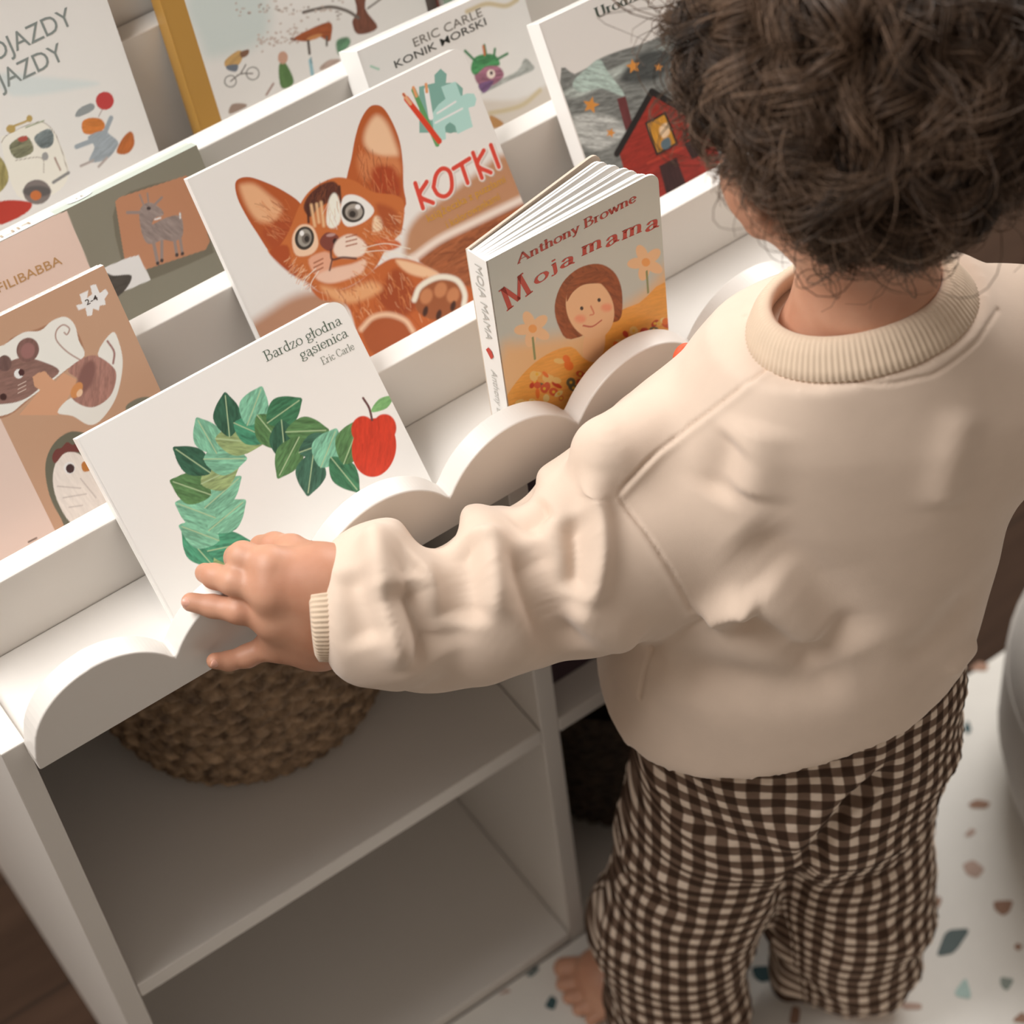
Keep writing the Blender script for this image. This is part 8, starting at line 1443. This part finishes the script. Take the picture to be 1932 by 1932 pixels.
rib_band('cuff', np.array(PXB)+ARM*.001, CX, CY, ARM, .0365, .030, [(-.0035, -.006), (0, -.0075), (.0028, -.0055), (.0035, .0), (.0045, .014), (.001, .016), (-.003, .01)], 64, .0012, shirt)
bm = bmesh.new(); bmesh.ops.create_uvsphere(bm, u_segments=20, v_segments=12, radius=1)
for v in bm.verts: v.co = Vector(RED)+Vector((v.co.x*.009, v.co.y*.006, v.co.z*.011))-Vector(OFF)
bm_obj('chest_print', bm, simple_mat('red_print_ink', (.75, .12, .05), .6), shirt, 0, True)['label'] = 'red orange print'
# --- trousers
V, F = surface_nets(pants_sdf, (.30, -.33, FLOOR+.004), (.74, .03, -.10), .0034); V = relax(V, F, 3, .5); V, F = subdivide(V, F); V = relax(V, F, 1, .5)
def gcoord(V):
    l = V@LAT; cen = lambda leg: (np.interp(V[:, 2], [q[0][2] for q in leg[::-1]], [np.dot(q[0], LAT) for q in leg[::-1]]), np.interp(V[:, 2], [q[0][2] for q in leg[::-1]], [q[1] for q in leg[::-1]]))
    (cl, rl), (cr_, rr) = cen(LLEG), cen(RLEG); un = lambda c, r: c+r*np.arcsin(np.clip((l-c)/(r*1.04), -1, 1))
    left = (l-cl)/rl < (cr_-l)/rr; ul = np.where(left, un(cl, rl), un(cr_, rr)+.004)
    ch = np.dot((.512, -.145, 0), LAT); uh = ch+.128*np.arcsin(np.clip((l-ch)/.134, -1, 1)); w_ = np.clip((V[:, 2]+.43)/.11, 0, 1); w_ = w_*w_*(3-2*w_)
    u = ul*(1-w_)+uh*w_; v = V[:, 2].copy()
    u = u+.012*lowf(V, 9, 31)+.005*lowf(V, 26, 32)-.10*(V[:, 2]+.42)*np.exp(-((l-(cl+.02))/.07)**2-((V[:, 2]+.40)/.14)**2)*4*.5; v = v+.016*lowf(V, 8, 33)+.006*lowf(V, 28, 34)+.25*(l-cl)*np.exp(-((l-cl-.03)/.06)**2-((V[:, 2]+.42)/.13)**2)
    return u, v
gu, gv = gcoord(V); Nn = normals(V, F); PER = .0165
creases = .006*np.sin((V[:, 2]*46+lowf(V, 14, 41)*7+V@LAT*18))*np.clip((-V[:, 2]-.34)*4, .15, 1)*(.4+.9*vnoise(V[:, 0]*16+9, V[:, 2]*10+60, 42))
V = V+Nn*field(V, PFOLDS)[:, None]; V = V+Nn*(creases*.55+.008*lowf(V, 15, 43)+.0045*lowf(V, 38, 44)+.0011*np.sin(gu*2*np.pi/PER)*np.sin(gv*2*np.pi/PER))[:, None]; V = relax(V, F, 1, .4)
V[:, 2] = np.maximum(V[:, 2], ZR+.0015)
m, N, L, b = new_mat('brown_gingham'); at = N.new('ShaderNodeAttribute'); at.attribute_name = 'weave'; sep = N.new('ShaderNodeSeparateXYZ'); L.new(at.outputs['Vector'], sep.inputs[0])
def stripe(out):
    a = N.new('ShaderNodeMath'); a.operation = 'MULTIPLY'; L.new(out, a.inputs[0]); a.inputs[1].default_value = 2*math.pi/PER
    s = N.new('ShaderNodeMath'); s.operation = 'SINE'; L.new(a.outputs[0], s.inputs[0]); r = N.new('ShaderNodeMapRange'); L.new(s.outputs[0], r.inputs['Value'])
    r.inputs['From Min'].default_value = -.12; r.inputs['From Max'].default_value = .40; return r.outputs[0]
ad = N.new('ShaderNodeMath'); ad.operation = 'ADD'; L.new(stripe(sep.outputs['X']), ad.inputs[0]); L.new(stripe(sep.outputs['Y']), ad.inputs[1])
hf = N.new('ShaderNodeMath'); hf.operation = 'MULTIPLY'; hf.inputs[1].default_value = .5; L.new(ad.outputs[0], hf.inputs[0])
cr = N.new('ShaderNodeValToRGB'); E_ = cr.color_ramp.elements; E_[0].position = 0; E_[0].color = (.052, .030, .020, 1); E_[1].position = 1; E_[1].color = (.70, .575, .47, 1)
k = E_.new(.5); k.color = (.165, .108, .078, 1); L.new(hf.outputs[0], cr.inputs['Fac']); L.new(cr.outputs['Color'], b.inputs['Base Color']); b.inputs['Roughness'].default_value = .9; b.inputs['Specular IOR Level'].default_value = .1
me = mesh_np('trousers', V-OFF, F); a_ = me.attributes.new('weave', 'FLOAT_VECTOR', 'POINT'); a_.data.foreach_set('vector', np.stack([gu, gv, 0*gu], -1).astype(np.float32).ravel())
tr = add_obj('trousers', me, m, person, True); tr['label'] = 'dark brown and white gingham trousers'
# --- hair: curly locks over a close cap
m, N, L, b = new_mat('brown_hair'); at = N.new('ShaderNodeAttribute'); at.attribute_name = 'tone'; cr = N.new('ShaderNodeValToRGB'); E_ = cr.color_ramp.elements
E_[0].color = (.030, .019, .013, 1); E_[1].color = (.27, .172, .115, 1); k = E_.new(.6); k.color = (.115, .067, .040, 1); L.new(at.outputs['Fac'], cr.inputs['Fac']); L.new(cr.outputs['Color'], b.inputs['Base Color'])
b.inputs['Roughness'].default_value = .5; b.inputs['Specular IOR Level'].default_value = .35; HAIR = m
rng = np.random.default_rng(12); AX = np.stack([HRT, HFW, HUP]); RAD = np.array((.076, .090, .084)); HC2 = HC+HUP*.012
def scalp_ok(d):
    # d: unit direction (right, front, up) of a root; hairline over the ears and round the face, down to the nape
    lim = np.where(d[:, 1] > .0, .02+.55*d[:, 1], np.where(np.abs(d[:, 0]) > .62, .10-1.1*np.clip(-d[:, 1]-.16, 0, 1), -.62)); return d[:, 2] > lim
NC = 640
d = rng.normal(0, 1, (6000, 3)); d /= np.linalg.norm(d, axis=1)[:, None]; d = d[scalp_ok(d)][:NC]; NC = len(d)
NS, NP = 24, 16
Vh, Th, Fh = [], [], []
EARS = [hp(s*.084, -.014, -.034) for s in (-1, 1)]
t = np.linspace(0, 1, NP)
for c in range(NC):
    n_ = d[c]; root = n_*RAD; low = np.clip(-n_[2], 0, 1); Ln = rng.uniform(.05, .085)*(1-.35*low)
    up = np.array((0, 0, 1.)); tan = np.cross(n_, up)+1e-6; tan /= np.linalg.norm(tan); down = np.cross(tan, n_); down *= -np.sign(down[2])
    sw = rng.uniform(-1, 1)
    nn = n_/RAD; nn /= np.linalg.norm(nn); flow = down*rng.uniform(.5, 1.0)+tan*sw*.75; flow /= np.linalg.norm(flow)
    lift = rng.uniform(.010, .030)*(1-.55*low); side = np.cross(nn, flow)
    turns = rng.uniform(.6, 1.4); cr_ = rng.uniform(.007, .0145)*(1-.35*low); ph0 = rng.uniform(0, 6.28); sg = rng.choice((-1, 1))
    tone0 = np.clip(rng.normal(.42, .2), 0, 1)
    for s in range(NS):
        j = rng.normal(0, .0014, 3); f1 = 1+rng.normal(0, .1); ph = ph0+rng.normal(0, .35); stray = (rng.random() < .035)*rng.uniform(.3, 1)
        r0 = root+rng.normal(0, .003, 3); arc = t*Ln*f1
        base = (r0+flow*arc[:, None]*.78); q = base/RAD; q = q/np.linalg.norm(q, axis=1)[:, None]; base = q*RAD*1.0
        out = lift*(np.sin(np.minimum(t*1.5, 1)*1.57))*(1+stray)+.002; a = turns*2*np.pi*t**1.15*f1+ph; rad = cr_*np.minimum(1, t*3.2)*(1+stray*.6)
        nq = q/RAD; nq /= np.linalg.norm(nq, axis=1)[:, None]
        p = base+nq*(out+rad*np.sin(a))[:, None]+side*(rad*np.cos(a)*sg)[:, None]+j*(.25+1.2*t[:, None])
        w = HC2+p@AX; r_ = .00045*(1-.65*t**2)
        hc = (w-HC)@AX.T
        if ((np.abs(hc[:, 0]) > .064) & (hc[:, 1] > -.060) & (hc[:, 1] < .02) & (hc[:, 2] < -.006)).any(): continue
        T_ = np.gradient(w, axis=0); T_ /= np.linalg.norm(T_, axis=1)[:, None]+1e-9; A_ = np.cross(T_, (.31, .2, .93)); A_ /= np.linalg.norm(A_, axis=1)[:, None]+1e-9; B_ = np.cross(T_, A_)
        Vh.append(np.stack([w+(A_*math.cos(k)+B_*math.sin(k))*r_[:, None] for k in (0, 2.09, 4.19)], 1).reshape(-1, 3)); Th.append(np.repeat(np.clip(tone0+rng.normal(0, .1)+.25*(t-.5), 0, 1), 3))
nst = len(Vh); i, j = np.meshgrid(np.arange(NP-1), np.arange(3), indexing='ij'); q = np.stack([i*3+j, i*3+(j+1) % 3, (i+1)*3+(j+1) % 3, (i+1)*3+j], -1).reshape(-1, 4)
Fh = (q[None]+(np.arange(nst)*NP*3)[:, None, None]).reshape(-1, 4)
me = mesh_np('hair', np.vstack(Vh)-OFF, Fh); a_ = me.attributes.new('tone', 'FLOAT', 'POINT'); a_.data.foreach_set('value', np.concatenate(Th).astype(np.float32))
hair = add_obj('hair', me, HAIR, person, True); hair['label'] = 'curly brown hair'
# close cap of short hair under the locks
u = np.linspace(0, 2*np.pi, 96, endpoint=False); vv = np.linspace(0, np.pi, 60); Vc = np.array([(math.sin(b_)*math.cos(a), math.sin(b_)*math.sin(a), math.cos(b_)) for b_ in vv for a in u])
Fc = np.array([(i*96+j, (i+1)*96+j, (i+1)*96+(j+1) % 96, i*96+(j+1) % 96) for i in range(59) for j in range(96)]); ok = scalp_ok(Vc)[Fc].all(1)
capm = mesh_np('undercoat', HC2+(Vc*(RAD+.006+.003*rng.random((len(Vc), 1))))@AX-OFF, Fc[ok]); a_ = capm.attributes.new('tone', 'FLOAT', 'POINT'); a_.data.foreach_set('value', np.full(len(Vc), .12, np.float32))
add_obj('undercoat', capm, HAIR, hair, True)
